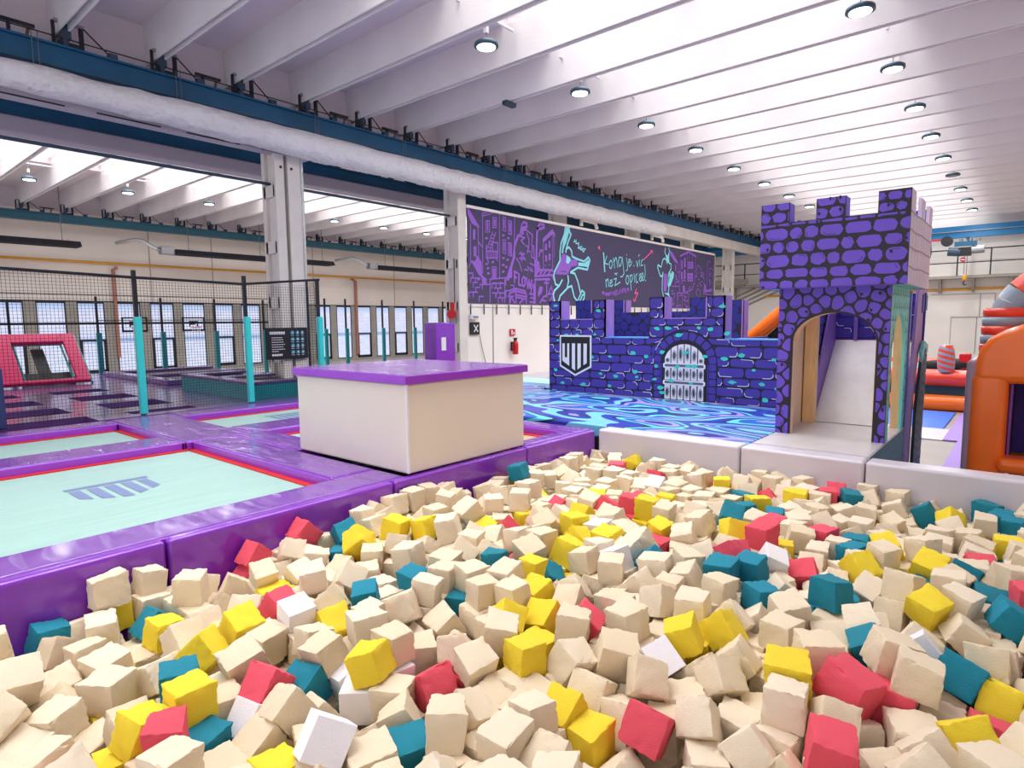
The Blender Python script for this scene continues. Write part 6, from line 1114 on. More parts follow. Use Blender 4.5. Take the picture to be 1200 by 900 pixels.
5184,2685,463,90,-67,3,152,152,156,0,3138,1167,450,-90,0,-167,143,147,138,0,4648,1961,471,-65,-90,0,132,129,124,0,3135,10,401,-146,2,103,142,140,141,0,2762,2897,444,167,9,81,124,123,126,0,5412,41,400,0,-59,1,135,129,130,0,
3158,2455,563,115,-70,81,133,138,132,0,4716,3200,445,119,-47,-77,152,135,131,0,1508,2116,278,-51,-90,179,130,129,129,0,1329,3727,406,179,-2,-93,134,124,127,0,4026,2237,473,-66,90,102,144,141,144,3,4445,2065,477,-90,1,90,130,133,142,0,
3298,1225,465,176,0,102,135,130,135,0,729,2254,402,-90,0,102,156,147,159,0,1848,1816,420,117,66,62,160,137,136,3,776,2932,286,0,0,-6,150,136,135,1,2000,3048,436,121,-90,-124,125,124,124,0,2057,3716,442,-114,73,-25,150,146,150,0,
512,3224,394,-1,58,98,134,141,131,0,2490,1185,437,91,-1,-78,141,136,136,0,4193,2812,469,105,74,-172,138,133,137,0,1846,2885,424,148,12,144,138,141,140,0,3689,1060,432,79,71,7,122,132,126,0,1669,1799,317,-3,-56,84,154,154,142,0,
2847,375,458,-44,-86,-32,138,141,135,0,1909,3737,402,-180,0,90,127,129,133,0,4634,3495,325,26,-90,149,132,143,138,0,4281,2006,468,-9,-55,87,141,132,145,0,4176,3261,422,-41,-59,-145,151,148,152,1,5566,208,357,-90,80,12,157,133,129,0,
3606,2296,522,121,-4,-76,147,142,144,0,3928,358,467,78,72,81,150,143,150,2,2039,1478,391,172,-63,-71,135,137,143,0,1502,2641,277,-69,-90,-103,135,137,124,0,2779,3317,529,135,15,-90,132,99,134,0,4018,574,479,-52,-90,-80,138,144,135,0,
3519,680,453,91,3,115,142,136,109,2,2579,2903,413,-47,-8,135,144,136,137,0,5617,889,357,-93,-17,-78,148,148,146,0,4308,2587,469,-68,84,-122,131,124,128,0,4539,-44,483,3,-1,4,151,159,146,0,5663,3346,499,33,-90,-92,136,141,137,0,
3642,3142,447,-36,-87,87,136,134,147,0,5419,3654,352,176,-88,140,153,146,152,0,4364,1125,326,90,-88,175,146,146,155,0,958,3608,284,180,0,-4,124,131,138,0,1361,2785,298,2,-1,13,143,145,149,0,653,3510,269,-14,85,-80,143,137,141,0,
4532,581,479,-87,-7,-21,142,144,140,0,5921,-65,491,176,-59,-87,158,151,143,0,1668,3080,427,-161,88,112,149,142,139,0,4895,609,399,147,21,171,129,129,140,0,2256,1318,414,-110,-73,-84,118,119,120,0,1529,1927,285,102,-90,-21,159,148,155,0,
3070,3129,439,50,0,-103,150,154,148,0,926,2925,262,-144,88,-67,123,135,132,0,2947,3157,544,-178,-17,168,143,144,135,0,2715,2019,395,102,53,-50,134,143,146,0,2756,1504,468,-11,13,88,148,146,152,0,4471,2392,492,-179,11,-84,139,141,134,3,
3922,1130,441,15,-27,-89,148,142,145,0,5751,274,349,-156,-84,12,137,139,146,0,2403,1450,419,-71,86,124,143,135,142,0,5896,360,381,-120,-13,16,136,140,134,0,2222,2444,424,-22,86,176,149,144,143,0,3178,3726,459,88,-90,176,139,138,132,0,
2965,2024,388,90,56,77,130,134,137,1,3649,3680,467,-2,0,-32,135,134,135,0,3014,3713,428,-27,76,-117,137,136,146,0,5899,682,353,90,0,-83,138,148,141,0,3286,811,452,-22,-88,15,137,130,139,2,2403,580,433,88,-90,143,136,140,135,0,
3683,3410,457,-151,27,-160,135,133,138,0,1910,1181,285,-96,3,-82,129,133,122,0,4510,1917,484,119,89,138,140,139,139,0,3649,-125,323,-90,0,-81,142,146,149,0,4493,3504,352,-3,-86,-92,144,143,137,0,1522,2826,278,-80,3,-9,144,140,142,0,
4868,48,364,1,-6,-98,151,148,154,2,5124,375,350,90,0,-17,137,151,144,0,1671,2943,439,91,-90,-177,126,130,129,0,3693,-106,473,-92,-90,106,154,149,144,0,2461,3404,441,-178,90,-87,151,141,146,0,3911,1304,460,0,0,-78,139,140,148,0,
3533,3249,511,143,20,-145,132,136,137,0,3253,3097,468,0,0,-99,148,147,147,0,5232,631,316,-98,39,-107,133,134,141,0,5164,3428,349,3,3,-78,139,144,139,0,4335,3711,454,-92,-77,92,140,150,148,1,4381,1823,479,158,-85,-62,131,138,138,0,
2194,763,298,102,90,-136,137,134,134,0,422,3060,407,-8,-75,-94,133,130,137,0,2740,737,440,-135,-86,43,147,160,161,0,5072,556,370,32,-37,71,130,127,129,0,4328,3528,458,90,0,108,139,138,133,0,3792,3071,467,-82,6,171,128,134,132,0,
2033,1676,417,84,0,175,131,128,136,0,3509,1195,460,174,-3,54,137,146,139,3,3328,3722,462,0,0,-90,156,148,144,0,4623,2406,442,76,22,-179,125,127,129,0,3249,205,408,68,-55,-65,137,147,145,0,3779,2421,501,-78,-55,-9,155,149,152,0,
3993,3164,461,90,0,80,143,131,138,0,1355,2161,262,0,5,-10,123,135,124,2,1658,716,529,134,40,136,137,144,139,0,1866,3312,390,-68,3,-15,143,145,136,0,3879,2253,454,106,-74,-120,144,145,134,0,1868,2654,421,0,0,14,133,137,130,0,
2836,297,315,-14,-87,-22,144,147,143,0,4471,2241,471,103,-83,-10,139,145,138,0,5488,1613,351,5,50,175,149,151,149,0,5900,2220,440,132,-38,-29,140,143,144,0,3181,311,327,-180,55,102,122,124,121,0,3720,224,330,-48,90,-124,155,140,138,0,
3354,1089,413,105,57,-163,132,135,127,0,4639,2584,418,154,-45,104,140,139,133,0,5736,3026,402,94,24,-174,144,139,134,0,5920,3425,370,20,22,-172,121,131,122,0,5314,3490,346,-90,0,-86,136,127,132,0,3095,161,412,-5,71,-172,134,140,138,0,
626,3723,275,-3,90,-87,145,138,142,2,3061,2563,449,-93,6,50,130,101,123,0,4212,3448,467,-179,-7,108,139,135,133,0,5492,2280,343,0,0,-99,134,131,129,0,2806,2388,455,90,-23,97,130,136,138,3,5327,3290,442,-91,-35,-170,127,136,133,0,
5913,196,344,-93,1,-164,140,149,139,0,3448,442,335,90,0,-98,141,152,146,0,2445,589,299,-20,90,-44,135,134,137,0,3331,3560,456,-27,80,68,144,133,135,0,2269,2291,297,99,-90,-62,139,143,132,0,1596,3726,284,0,0,5,128,136,133,0,
4243,1268,434,-93,46,-166,134,135,130,0,3409,2688,430,-39,-59,-62,140,148,144,0,2775,3040,420,-144,-90,47,148,152,145,2,2343,1141,333,0,-56,111,145,132,139,0,5781,2102,315,79,38,145,126,123,122,0,4880,3217,349,180,0,169,143,136,143,0,
772,3127,270,78,90,-76,132,132,123,0,5473,792,342,-90,0,-57,127,126,127,1,3526,-131,468,143,33,-128,132,133,124,0,2807,1149,439,-180,0,-150,135,134,122,0,4815,2672,375,0,33,70,145,148,141,0,2583,967,299,85,-90,180,139,135,137,0,
3477,1599,468,68,82,82,140,137,137,0,3026,2965,458,-134,19,167,139,129,137,2,609,2920,288,-90,83,4,151,138,145,0,3589,287,493,10,-79,-111,150,152,141,0,5758,478,314,8,-58,87,132,134,132,0,1118,3150,305,180,-41,-79,141,136,144,0,
1458,3722,278,-79,-3,-180,130,141,132,0,2622,3326,439,87,-6,168,152,145,149,0,3928,3313,508,104,-52,-11,119,126,126,0,4637,365,431,84,46,89,131,135,132,0,2209,445,438,94,0,11,137,129,151,0,2977,2348,455,-110,-90,-73,148,137,137,0,
3443,-81,307,177,-88,-145,134,102,128,2,4638,2102,430,-163,-90,-9,119,127,128,0,2401,2858,413,-93,12,113,137,140,132,0,3808,910,350,29,-14,-83,141,150,141,0,2788,1330,381,86,-42,108,144,134,133,0,4348,542,467,-151,90,-159,140,141,133,0,
1448,3589,318,-31,-10,-84,128,140,142,0,5901,3180,288,21,-49,72,159,150,154,3,4229,88,430,21,26,-11,133,138,129,0,2546,1733,281,151,12,114,150,151,155,0,3748,405,525,-21,-24,4,139,136,144,0,3675,1984,477,86,-87,-13,145,142,148,0,
2443,3219,314,0,0,109,145,142,147,3,1118,2998,365,49,3,8,142,132,163,0,5614,2173,355,-99,90,-14,144,136,137,3,5888,608,203,143,-90,135,135,142,138,0,3764,54,333,90,0,-91,142,153,147,0,2268,3143,405,3,4,-56,136,130,98,1,
5646,2331,346,-90,1,70,137,127,125,0,3402,3144,450,-137,90,-130,130,131,125,0,2337,1967,446,-88,5,173,144,142,149,0,2077,3035,289,-92,-90,4,142,154,145,0,3153,3561,444,-47,38,49,136,150,147,0,5819,2698,401,-43,-38,27,135,144,146,0,
1973,2087,152,104,-90,-114,148,149,138,0,5762,3498,333,-52,-90,60,141,139,138,0,5909,2089,390,45,-44,-145,132,127,130,0,5567,60,346,0,0,91,139,142,135,0,5080,2098,403,-179,54,-13,139,136,134,0,5325,1095,439,136,58,-133,132,134,127,0,
2131,1176,236,-177,55,176,130,132,127,0,5910,831,351,-22,-90,119,144,155,155,0,5522,1932,356,-69,30,38,145,153,155,0,5317,2215,347,-4,-3,151,137,138,139,0,1080,2294,266,90,0,-88,145,140,140,0,2267,3608,312,-176,90,168,142,138,137,0,
3010,369,398,122,-55,90,146,150,137,0,2612,3512,371,145,49,-66,134,130,139,0,3205,3409,400,-153,48,-62,138,147,140,0,2983,569,366,130,-31,-98,144,137,148,0,2289,1089,159,90,0,102,144,149,153,0,1311,2025,268,90,-8,-101,133,130,132,0,
5375,2927,359,116,16,-168,109,143,143,0,2439,919,301,-117,90,-31,139,143,143,0,2028,783,285,-177,90,28,142,137,136,0,5227,826,349,-122,86,179,131,136,135,0,5065,3259,338,-106,84,172,148,152,156,0,5725,77,335,-179,1,-135,123,117,122,0,
4702,-41,448,110,-58,-100,133,138,139,0,2765,1781,309,85,-10,10,133,135,126,0,2755,3623,308,44,90,165,149,152,144,0,5647,1257,354,89,-88,164,133,141,136,0,1138,2149,271,180,0,1,155,145,146,0,4949,3052,361,-180,10,75,131,142,134,0,
874,3259,281,4,0,-79,113,143,149,1,5371,924,312,154,64,-151,131,141,130,0,914,2606,385,0,0,-95,131,131,136,0,4158,1744,437,117,16,62,145,142,146,0,4350,362,474,-79,75,-57,140,140,132,0,5777,1377,438,-154,-48,-33,105,133,140,0,
2894,55,338,96,-24,-18,137,140,143,0,3169,516,402,15,-49,171,154,153,149,0,3134,2420,433,52,70,-99,136,132,132,2,4047,3380,416,25,62,-103,144,140,133,3,4180,-713,608,116,70,114,140,137,140,0,4060,-509,606,73,3,39,135,146,146,0,
4311,-417,620,-85,-8,40,149,146,148,0,4012,-717,595,-67,-89,159,138,148,139,0,3936,-401,499,-107,-85,119,149,147,148,0,3996,-212,601,179,-75,84,141,141,145,2,371,2120,162,0,-43,102,146,139,142,0,108,3502,129,-160,-90,97,138,136,101,0,
1236,717,274,178,6,-171,144,149,135,0,1045,2468,288,-59,90,26,140,147,143,0,1281,213,285,8,-82,-34,154,149,155,0,964,3075,299,-166,90,14,132,138,139,0,1120,370,273,180,0,-59,136,127,148,0,1499,3108,280,179,-4,108,155,150,149,0,
1409,784,282,55,-48,-108,134,142,128,0,1778,227,288,102,-88,168,143,135,130,1,1757,3544,319,180,-63,-103,138,132,138,0,1640,1016,278,-84,8,-93,136,150,130,3,990,1602,291,91,-11,85,146,156,146,0,897,1766,297,-89,90,18,145,141,152,3,
896,928,255,145,-90,138,131,137,130,0,907,1078,272,87,-8,102,142,141,140,0,515,3349,278,90,0,-172,140,142,140,3,2118,2820,303,5,-90,8,139,133,134,0,1902,-640,293,0,0,-5,139,134,127,0,2227,-736,276,0,0,89,125,134,133,0,
2321,-470,319,0,32,150,121,100,130,1,2486,-360,321,-90,0,163,141,143,103,0,2057,3420,292,-31,90,133,152,149,146,3,3056,-333,299,-154,48,-169,144,136,146,0,3052,-155,312,83,-34,-169,152,155,151,0,3539,2782,305,64,89,172,127,139,135,0,
3481,-718,279,90,-41,0,143,134,139,0,3768,3553,325,68,-85,-35,143,152,144,0,3737,3720,328,86,90,96,142,135,144,0,3805,1069,324,-90,-9,7,142,141,147,0,4015,3554,336,-87,-89,94,145,142,144,0,4381,2798,331,111,-90,94,141,132,150,0,
4198,3130,342,0,-71,-92,161,158,150,0,4121,2063,358,-50,0,164,139,138,141,0,4211,2793,322,-59,82,-155,134,124,129,0,4532,3258,318,42,90,65,129,135,123,2,4642,-567,331,180,-52,171,131,124,129,0,4705,62,335,139,-75,-129,129,136,129,0,
4518,1694,370,90,-38,-156,147,136,140,0,4452,2068,339,43,89,-55,143,137,145,2,4503,2660,341,-31,-90,24,145,148,137,0,4532,1010,338,88,-4,12,126,134,130,1,4533,1191,329,78,-85,87,142,151,144,0,4382,3141,332,101,90,117,139,139,132,0,
4520,-718,355,125,-90,58,147,157,154,0,4783,449,347,-36,90,52,141,143,150,0,4771,670,327,-83,20,-175,137,138,144,0,4875,848,343,-147,90,30,137,142,146,0,4668,3325,323,0,79,102,154,154,141,0,4658,3664,353,0,0,-8,153,147,153,3,
4898,-720,350,90,0,171,141,139,138,0,4686,2740,354,22,90,-88,148,141,139,1,4700,2925,329,0,0,19,136,145,145,0,4643,505,339,175,-1,0,132,143,136,1,4754,1021,347,-179,0,63,147,143,137,0,4735,1598,345,-5,-87,116,152,142,147,1,
4992,1964,355,-54,88,11,138,147,149,0,4998,2328,369,-174,7,-103,150,151,154,0,5106,2512,372,35,90,91,136,127,127,0,5068,2839,346,-90,0,41,143,149,143,0,5107,3074,350,-15,-90,101,130,140,126,0,4954,432,352,-2,-1,-154,142,151,148,0,
5000,681,290,-122,30,76,134,142,141,0,5024,856,359,-78,-82,165,143,133,130,0,5059,1002,348,90,0,178,141,135,140,0,4781,3468,342,-90,0,-23,127,129,128,0,4849,3658,342,-90,-8,-116,143,142,152,0,5031,-269,336,-90,0,10,132,143,142,0,
5054,51,353,90,0,-95,135,140,139,2,4938,2496,329,90,0,17,153,147,143,0,4888,2841,363,-97,-7,170,138,126,129,0,320,3703,255,88,1,39,134,136,135,0,535,1877,271,-90,0,-10,139,137,132,0,529,2578,269,-15,-89,54,118,122,119,0,
357,2011,254,-168,47,102,134,135,106,0,178,3387,228,34,55,117,145,140,146,0,175,3562,271,-177,-11,105,126,125,126,0,-32,2748,240,-90,0,-180,136,136,135,0,5212,3274,324,95,-90,93,138,140,133,0,5409,-695,353,90,0,21,128,141,137,0,
5436,-460,336,-119,90,-112,144,138,133,0,5303,1978,315,178,-35,-4,148,150,151,0,5168,2144,289,70,-53,166,132,140,133,0,5272,2449,288,-41,41,47,105,149,148,0,5232,2886,343,124,90,-51,131,131,133,0,5278,3080,351,138,-90,162,146,146,140,0,
5181,206,338,93,-90,-92,132,163,133,2,5263,1199,331,-154,-2,180,140,138,135,0,5311,1620,355,134,-26,-76,135,124,125,1,5049,3623,354,180,0,-39,142,101,147,0,5309,-138,341,126,-90,139,140,140,137,0,5296,34,301,-66,-42,1,138,143,146,0,
5620,1078,355,-9,3,-177,141,148,147,0,5654,1418,348,25,89,83,139,139,138,1,5483,3294,349,39,-90,121,145,135,135,0,5453,3447,333,0,0,97,128,132,120,0,5611,-719,345,-89,5,-91,147,142,141,0,5711,-301,354,131,69,-171,149,158,151,0,
5573,1751,199,-180,0,-153,132,134,127,3,5450,2104,335,87,-89,-32,134,127,133,0,5517,2488,355,-90,90,90,146,151,147,0,5537,2829,354,-61,8,136,127,122,128,1,5472,1083,351,0,0,-176,145,144,147,0,5921,1915,353,161,90,155,145,150,144,0,
5789,2300,346,112,88,172,134,137,145,2,5909,2442,353,90,0,159,140,138,146,0,5930,2589,340,-13,-82,-1,134,131,94,0,5911,2883,328,-166,-50,78,147,149,141,0,5919,479,304,120,-7,-176,136,136,142,0,5893,1040,358,-35,85,-175,146,147,139,0,
5911,1238,330,-165,-59,73,158,155,110,0,5928,1406,351,-89,-89,89,151,154,144,0,5907,1582,346,15,-90,128,149,154,119,0,5592,3548,340,43,-82,95,126,130,130,1,5698,3721,324,-102,-27,4,130,135,130,2,5893,-724,343,-90,0,9,136,133,133,1,
5923,-457,362,-177,90,178,139,140,144,0,5922,-311,339,-90,89,178,140,139,144,0,5748,1758,341,115,-90,-121,135,123,126,0,5732,2859,348,90,-89,99,139,146,145,0,261,2908,410,132,-84,164,133,146,134,0,234,3075,403,-87,-1,105,150,143,151,0,
340,3228,400,51,-82,-84,141,139,141,0,351,3429,422,34,-86,-92,145,136,133,0,321,3691,392,90,-2,-90,140,136,136,0,521,1182,344,-135,-3,39,135,128,131,0,520,1368,413,-122,88,-45,144,149,140,0,206,3328,351,-119,55,117,131,131,128,0,
-12,3712,279,77,14,90,135,159,144,0,384,1453,408,-39,90,129,135,140,132,0,339,1663,358,-104,-44,141,149,156,156,0,383,1927,358,-10,42,-92,142,141,137,0,283,2216,245,63,41,69,140,132,144,0,348,2396,388,-90,0,97,132,129,131,0,
86,1952,413,3,22,-77,135,134,131,0,85,2141,393,19,-74,94,109,154,152,0,201,2373,299,0,-40,-88,141,140,147,0,199,2494,253,-136,-27,24,124,123,97,0,17,2684,384,118,71,90,141,148,137,0,71,2886,407,-148,-85,-130,149,154,147,0,
30,3074,408,-74,87,79,140,131,149,1,98,3211,405,-176,-9,145,150,142,141,0,5805,3376,350,0,23,-172,117,115,127,0,5915,3700,310,-166,-71,-14,129,94,136,0,-37,2474,428,89,-1,89,129,129,123,0,-17,2889,264,4,-90,6,119,127,127,3,
3,3361,125,-180,-1,97,141,131,129,0,106,1790,418,-77,0,12,141,143,143,0,889,684,411,-5,-90,-52,139,135,145,0,784,817,256,180,-5,125,126,129,125,0,899,1018,408,-74,-81,-101,145,147,145,0,845,1216,287,-166,26,21,129,140,134,2,
880,1428,346,41,17,-167,143,133,141,3,773,1623,408,-85,0,3,146,134,148,0,501,3492,380,165,90,-96,139,136,144,0,481,3658,342,-124,31,-102,139,127,140,0,696,935,376,18,82,-35,130,125,120,0,712,1099,416,154,-90,29,140,145,141,0,
665,1262,404,-106,68,78,145,143,135,0,717,1478,308,-110,29,58,124,120,122,0,545,1512,427,8,-90,-109,137,149,144,0,611,1655,401,97,6,-97,138,137,143,0,668,1891,374,-72,-43,-10,133,146,144,1,537,2053,402,3,-90,-171,139,147,144,0,
565,2227,397,-170,-81,-95,135,145,133,0,493,2420,353,-114,43,68,149,140,111,3,1313,173,424,54,82,146,135,147,143,0,1253,373,430,0,-13,-74,137,130,139,0,1226,539,410,180,0,106,151,153,147,0,1199,699,406,-95,-4,86,130,140,130,1,
1069,477,388,70,-23,121,125,136,133,0,1050,877,406,-28,14,-9,152,155,150,0,1075,1052,414,98,1,-99,145,150,143,0,1060,1223,434,114,-9,80,144,132,132,0,1085,1396,415,-90,0,58,117,125,126,0,860,2447,413,179,0,-163,135,146,144,0,
861,2768,275,-99,-8,-171,138,133,133,1,1558,2787,421,-153,72,73,135,139,135,0,1482,2962,399,-1,-30,109,139,149,139,0,1487,184,431,-84,12,-158,129,128,138,1,1483,346,432,92,2,30,137,132,133,0,1387,504,433,9,0,-164,137,144,145,0,
1380,671,349,-64,-48,-108,123,129,127,1,1382,1000,429,-180,-78,88,147,150,154,0,1494,1295,412,-89,-83,177,145,140,135,0,1235,2594,346,-48,-6,92,140,127,131,1,1247,943,263,-15,-26,93,132,128,131,0,1803,-498,427,82,90,-30,144,149,137,0,
1809,-311,495,-27,10,117,136,140,135,0,1747,-160,449,171,6,-74,146,148,151,1,1769,38,398,-165,-2,-94,132,140,133,0,1835,196,431,178,0,74,128,137,139,0,1879,374,324,167,43,-180,133,135,136,0,1839,507,400,153,-39,-162,146,136,145,0,
1618,678,361,-88,55,-156,133,132,132,0,1530,805,426,54,-84,-23,147,144,149,0,1600,1157,363,-95,43,-6,123,127,126,0,1476,3256,350,-39,-28,109,124,126,134,0,1656,-345,425,-86,9,-53,140,139,141,0,1537,-162,449,-27,75,10,141,135,147,0,
1584,39,468,-119,-90,-141,171,153,158,1,1632,262,405,-94,-2,-51,136,97,136,0,5400,378,231,0,-39,-32,141,131,134,0,5514,607,193,-113,-90,9,117,124,92,0,5227,209,204,0,0,168,133,127,137,0,5235,491,211,90,0,163,142,152,142,0,
1937,-686,426,9,-90,65,137,133,144,3,1981,-482,430,-74,89,-150,136,145,146,2,1925,-306,407,-19,62,9,134,129,142,0,2000,-95,436,85,88,-155,143,144,137,1,2071,237,414,120,-4,92,158,157,149,0,2075,384,424,143,88,147,134,128,131,0,
1792,715,420,132,86,54,143,141,154,0,5122,3461,205,-90,0,0,141,139,152,0,5148,-112,232,-61,0,-95,148,141,148,0,2199,2605,430,-97,79,43,125,126,124,0,2280,2770,389,159,-44,-70,127,124,118,0,2129,-730,397,-148,2,-94,128,129,130,0,
2175,-547,421,16,83,92,136,135,104,0,2121,-402,441,-70,-83,-81,141,140,130,0,2193,-114,442,52,-86,152,139,136,127,3,2336,12,443,-89,0,157,148,144,141,0,2651,-729,438,180,0,89,135,147,137,0,2563,-573,438,-175,2,72,139,136,131,0,
2688,-190,377,-41,-32,-50,127,133,134,0,2432,2329,452,42,90,-36,142,152,145,0,2472,3624,434,4,11,-112,134,136,129,1,2363,-724,293,-90,0,179,137,131,137,0,2338,-345,414,97,49,-17,134,139,134,0,2488,-229,435,24,18,-16,166,150,154,0,
2481,-21,441,-49,-88,23,137,102,135,0,2647,1801,416,120,-15,-64,130,135,141,2,2793,2240,395,96,41,106,133,134,141,0,2775,-381,432,84,10,162,138,143,137,0,2900,-210,396,-80,46,125,138,137,137,0,2719,580,443,179,3,93,142,129,134,0,
2619,2341,432,98,-84,36,142,129,139,0,2627,2537,426,-41,40,-179,141,145,143,0,2648,2727,448,93,-86,-100,141,141,135,0,2604,3130,425,137,66,-107,138,150,140,1,2586,1491,434,137,-89,73,120,119,130,0,2480,1729,412,10,-58,-177,139,138,139,0,
2519,1931,403,160,-7,68,147,150,144,0,3028,3290,429,85,90,-99,140,134,146,0,2940,3499,372,-126,7,108,139,142,136,0,3000,-695,460,-93,69,-23,138,133,135,0,2945,-519,441,58,86,-10,141,142,129,0,3186,-393,386,-16,52,170,130,139,135,0,
3183,-240,403,-165,32,16,154,151,143,3,2843,2739,421,-14,87,-89,132,139,139,0,2875,3279,439,133,36,25,125,99,135,0,2758,3463,434,-113,-13,-11,126,129,127,0,3392,-727,394,180,-57,-180,142,145,142,0,3344,-580,464,-161,-87,72,151,147,142,0,
3379,677,451,0,0,2,125,122,127,0,3222,2616,468,-6,70,-90,152,152,152,0,3206,2753,362,-9,57,3,146,136,137,0,3089,816,439,-3,-72,-165,132,132,130,0,3180,994,403,46,83,138,125,125,133,0,3128,1332,459,-15,21,91,132,154,141,0,
3094,1520,451,-180,-9,-86,143,144,134,1,3196,2245,447,46,-48,-78,150,149,146,0,3190,-557,445,90,-5,95,150,145,146,3,3385,-401,405,55,13,-93,133,129,132,0,3282,-55,310,120,-83,-27,130,140,104,0,3510,1991,460,90,-80,-94,145,146,147,0,
3592,-580,425,122,-9,101,134,146,134,0,3386,2322,451,-94,88,122,157,146,159,0,3419,2507,459,-97,41,160,137,137,148,0,3360,3410,395,14,44,-76,132,125,132,0,3245,1524,439,-73,0,-85,133,134,124,0,3278,2016,448,-91,-82,174,130,136,139,0,
3870,3432,414,132,36,-117,137,147,150,0,3718,1215,471,-15,-85,-84,132,144,147,0,3740,1499,416,-10,-45,-63,139,153,142,0,3813,-601,440,-72,42,104,131,130,137,0,3793,-429,486,90,0,12,140,140,135,2,3853,-94,463,-167,88,13,148,141,139,0,
3717,692,370,-57,-29,31,130,131,131,0,3594,2460,455,-89,35,-8,130,133,127,0,3526,3378,412,-163,-61,76,132,131,142,1,3527,3559,408,-59,-57,141,136,137,149,3,3486,3721,425,104,-5,-106,115,120,118,0,4119,-416,450,-84,-13,-10,148,141,141,2,
4172,-256,474,90,1,58,137,135,133,0,4287,-164,599,102,2,56,133,130,132,0,4211,-114,480,81,-1,-117,141,131,132,0,3925,2581,444,-17,12,175,136,140,138,0,3895,2750,376,118,-16,92,140,132,129,0,3908,1445,452,-90,-1,-77,134,140,128,0,
3826,1943,430,7,72,-2,123,125,121,0,3986,-718,457,-91,-1,11,148,137,137,0,4000,-232,462,-93,-75,84,138,146,147,0,4050,84,429,4,26,12,134,141,131,0,4404,678,465,-178,1,75,134,133,137,1,4374,1300,367,45,44,142,143,139,136,0,
4360,-636,494,-113,-83,137,151,150,148,0,4297,-483,469,-117,81,75,131,132,123,0,4370,-281,486,-131,-90,74,139,138,127,0,4393,27,473,-90,0,-8,127,124,123,0,4184,2333,459,-93,-76,98,151,144,149,0,4099,2498,468,-152,1,92,137,131,125,0,
4132,2650,484,-95,6,-96,145,147,150,0,4099,1366,468,-180,76,-132,146,136,139,0,4089,1933,458,20,90,94,135,133,139,0,4481,3729,485,180,-4,-90,134,128,138,0,4560,-694,492,0,0,-101,127,138,127,0,4537,-535,422,3,36,175,149,150,143,0,
4552,-378,472,89,-8,-171,141,143,129,0,4518,-223,482,138,86,171,151,143,136,0,4314,2172,439,88,-34,-100,138,129,128,3,4323,2414,477,-91,0,99,143,142,140,1,4344,3323,326,-31,-31,-93,149,147,137,0,4933,-698,485,12,-89,175,127,135,128,0,
4928,-531,474,-179,-3,11,137,127,136,0,4876,-370,490,-19,-90,31,136,135,138,0,4888,-193,498,-72,90,124,150,141,138,1,4765,-723,458,-99,-71,0,147,141,135,0,4775,-574,385,-155,41,25,98,130,133,0,4720,-372,472,-51,-69,62,142,143,137,1,
4714,-210,470,168,-78,-165,129,129,135,0,5099,-723,500,58,90,-121,153,150,152,0,5078,-556,490,109,-85,82,144,145,137,0,5024,-301,477,-179,90,-162,139,145,148,0,5144,-103,416,-14,-42,15,142,137,144,0,4794,3080,327,91,-17,-12,131,132,128,0,
5140,2244,409,-51,-55,127,135,130,123,3,5212,2378,367,134,-41,-133,138,136,135,0,5406,1858,381,-142,-31,-143,116,127,125,0,5258,-725,473,-180,77,5,129,138,130,0,5223,-476,473,-97,-82,39,142,140,141,0,5205,-280,413,-98,55,-108,142,141,147,0,
5385,212,322,-139,24,-130,131,143,143,0,5330,412,346,171,-38,-17,140,135,141,1,5615,-694,483,136,85,75,129,140,153,0,5744,-601,352,-168,11,-51,144,136,138,0,5750,-246,488,12,-17,150,130,143,131,1,5548,3084,351,-90,0,-128,136,147,142,0,
5589,1749,333,-55,90,-153,142,142,141,0,5446,-677,493,-90,0,98,133,137,141,0,5523,-496,474,146,-85,7,136,135,144,0,5565,-335,472,179,-21,178,142,141,134,0,5574,-164,468,139,-34,107,129,129,142,0,5860,-735,477,0,0,-90,131,141,135,2,
5901,-588,441,117,6,178,125,119,120,0,5898,-362,493,-173,11,117,136,147,130,0,5910,-172,345,142,90,50,145,142,134,0,706,1396,461,-103,67,81,143,137,146,0,752,1678,563,-167,5,-76,151,148,136,0,848,1803,439,180,0,17,140,150,140,0,
388,3350,562,106,81,109,147,135,142,1,135,3708,321,-31,66,62,148,152,139,0,476,1794,413,126,-21,30,131,128,130,3,417,2236,297,104,-5,-94,132,135,127,0,199,2723,406,-84,25,-159,135,134,138,0,35,2309,416,-93,26,-70,148,141,137,0,
139,2531,368,-48,-37,-101,124,122,133,0,42,2604,508,6,71,90,146,139,139,0,218,2877,540,3,84,-16,131,137,131,0,362,1469,551,117,-87,176,146,147,136,0,278,1790,490,-48,10,-81,152,150,154,0,228,2258,383,-167,45,-71,136,135,137,0,
5913,3061,377,106,38,98,143,145,136,2,5915,3552,270,136,13,-9,135,134,129,0,1433,6,422,-90,0,-75,136,132,145,0,1212,557,560,46,90,-59,154,162,159,0,1224,858,370,-74,26,-84,135,139,129,0,1054,641,416,90,72,91,136,135,137,1,
1058,765,526,-178,42,94,138,141,143,0,1147,1172,530,-169,23,-4,132,127,126,0,886,730,550,167,-90,-62,140,148,146,0,897,1258,425,-174,-60,-10,148,144,144,0,977,1568,432,-7,9,-129,134,140,135,0,1753,59,536,-175,-75,170,144,143,141,0,
1925,336,477,-78,-62,-9,146,147,141,0,1791,-503,563,0,0,-137,135,131,129,0,1887,-136,547,103,-42,11,128,125,130,0,1660,-297,596,76,7,123,148,147,152,0,1711,412,469,135,48,7,152,150,155,0,1559,549,454,-151,23,171,148,151,143,1,
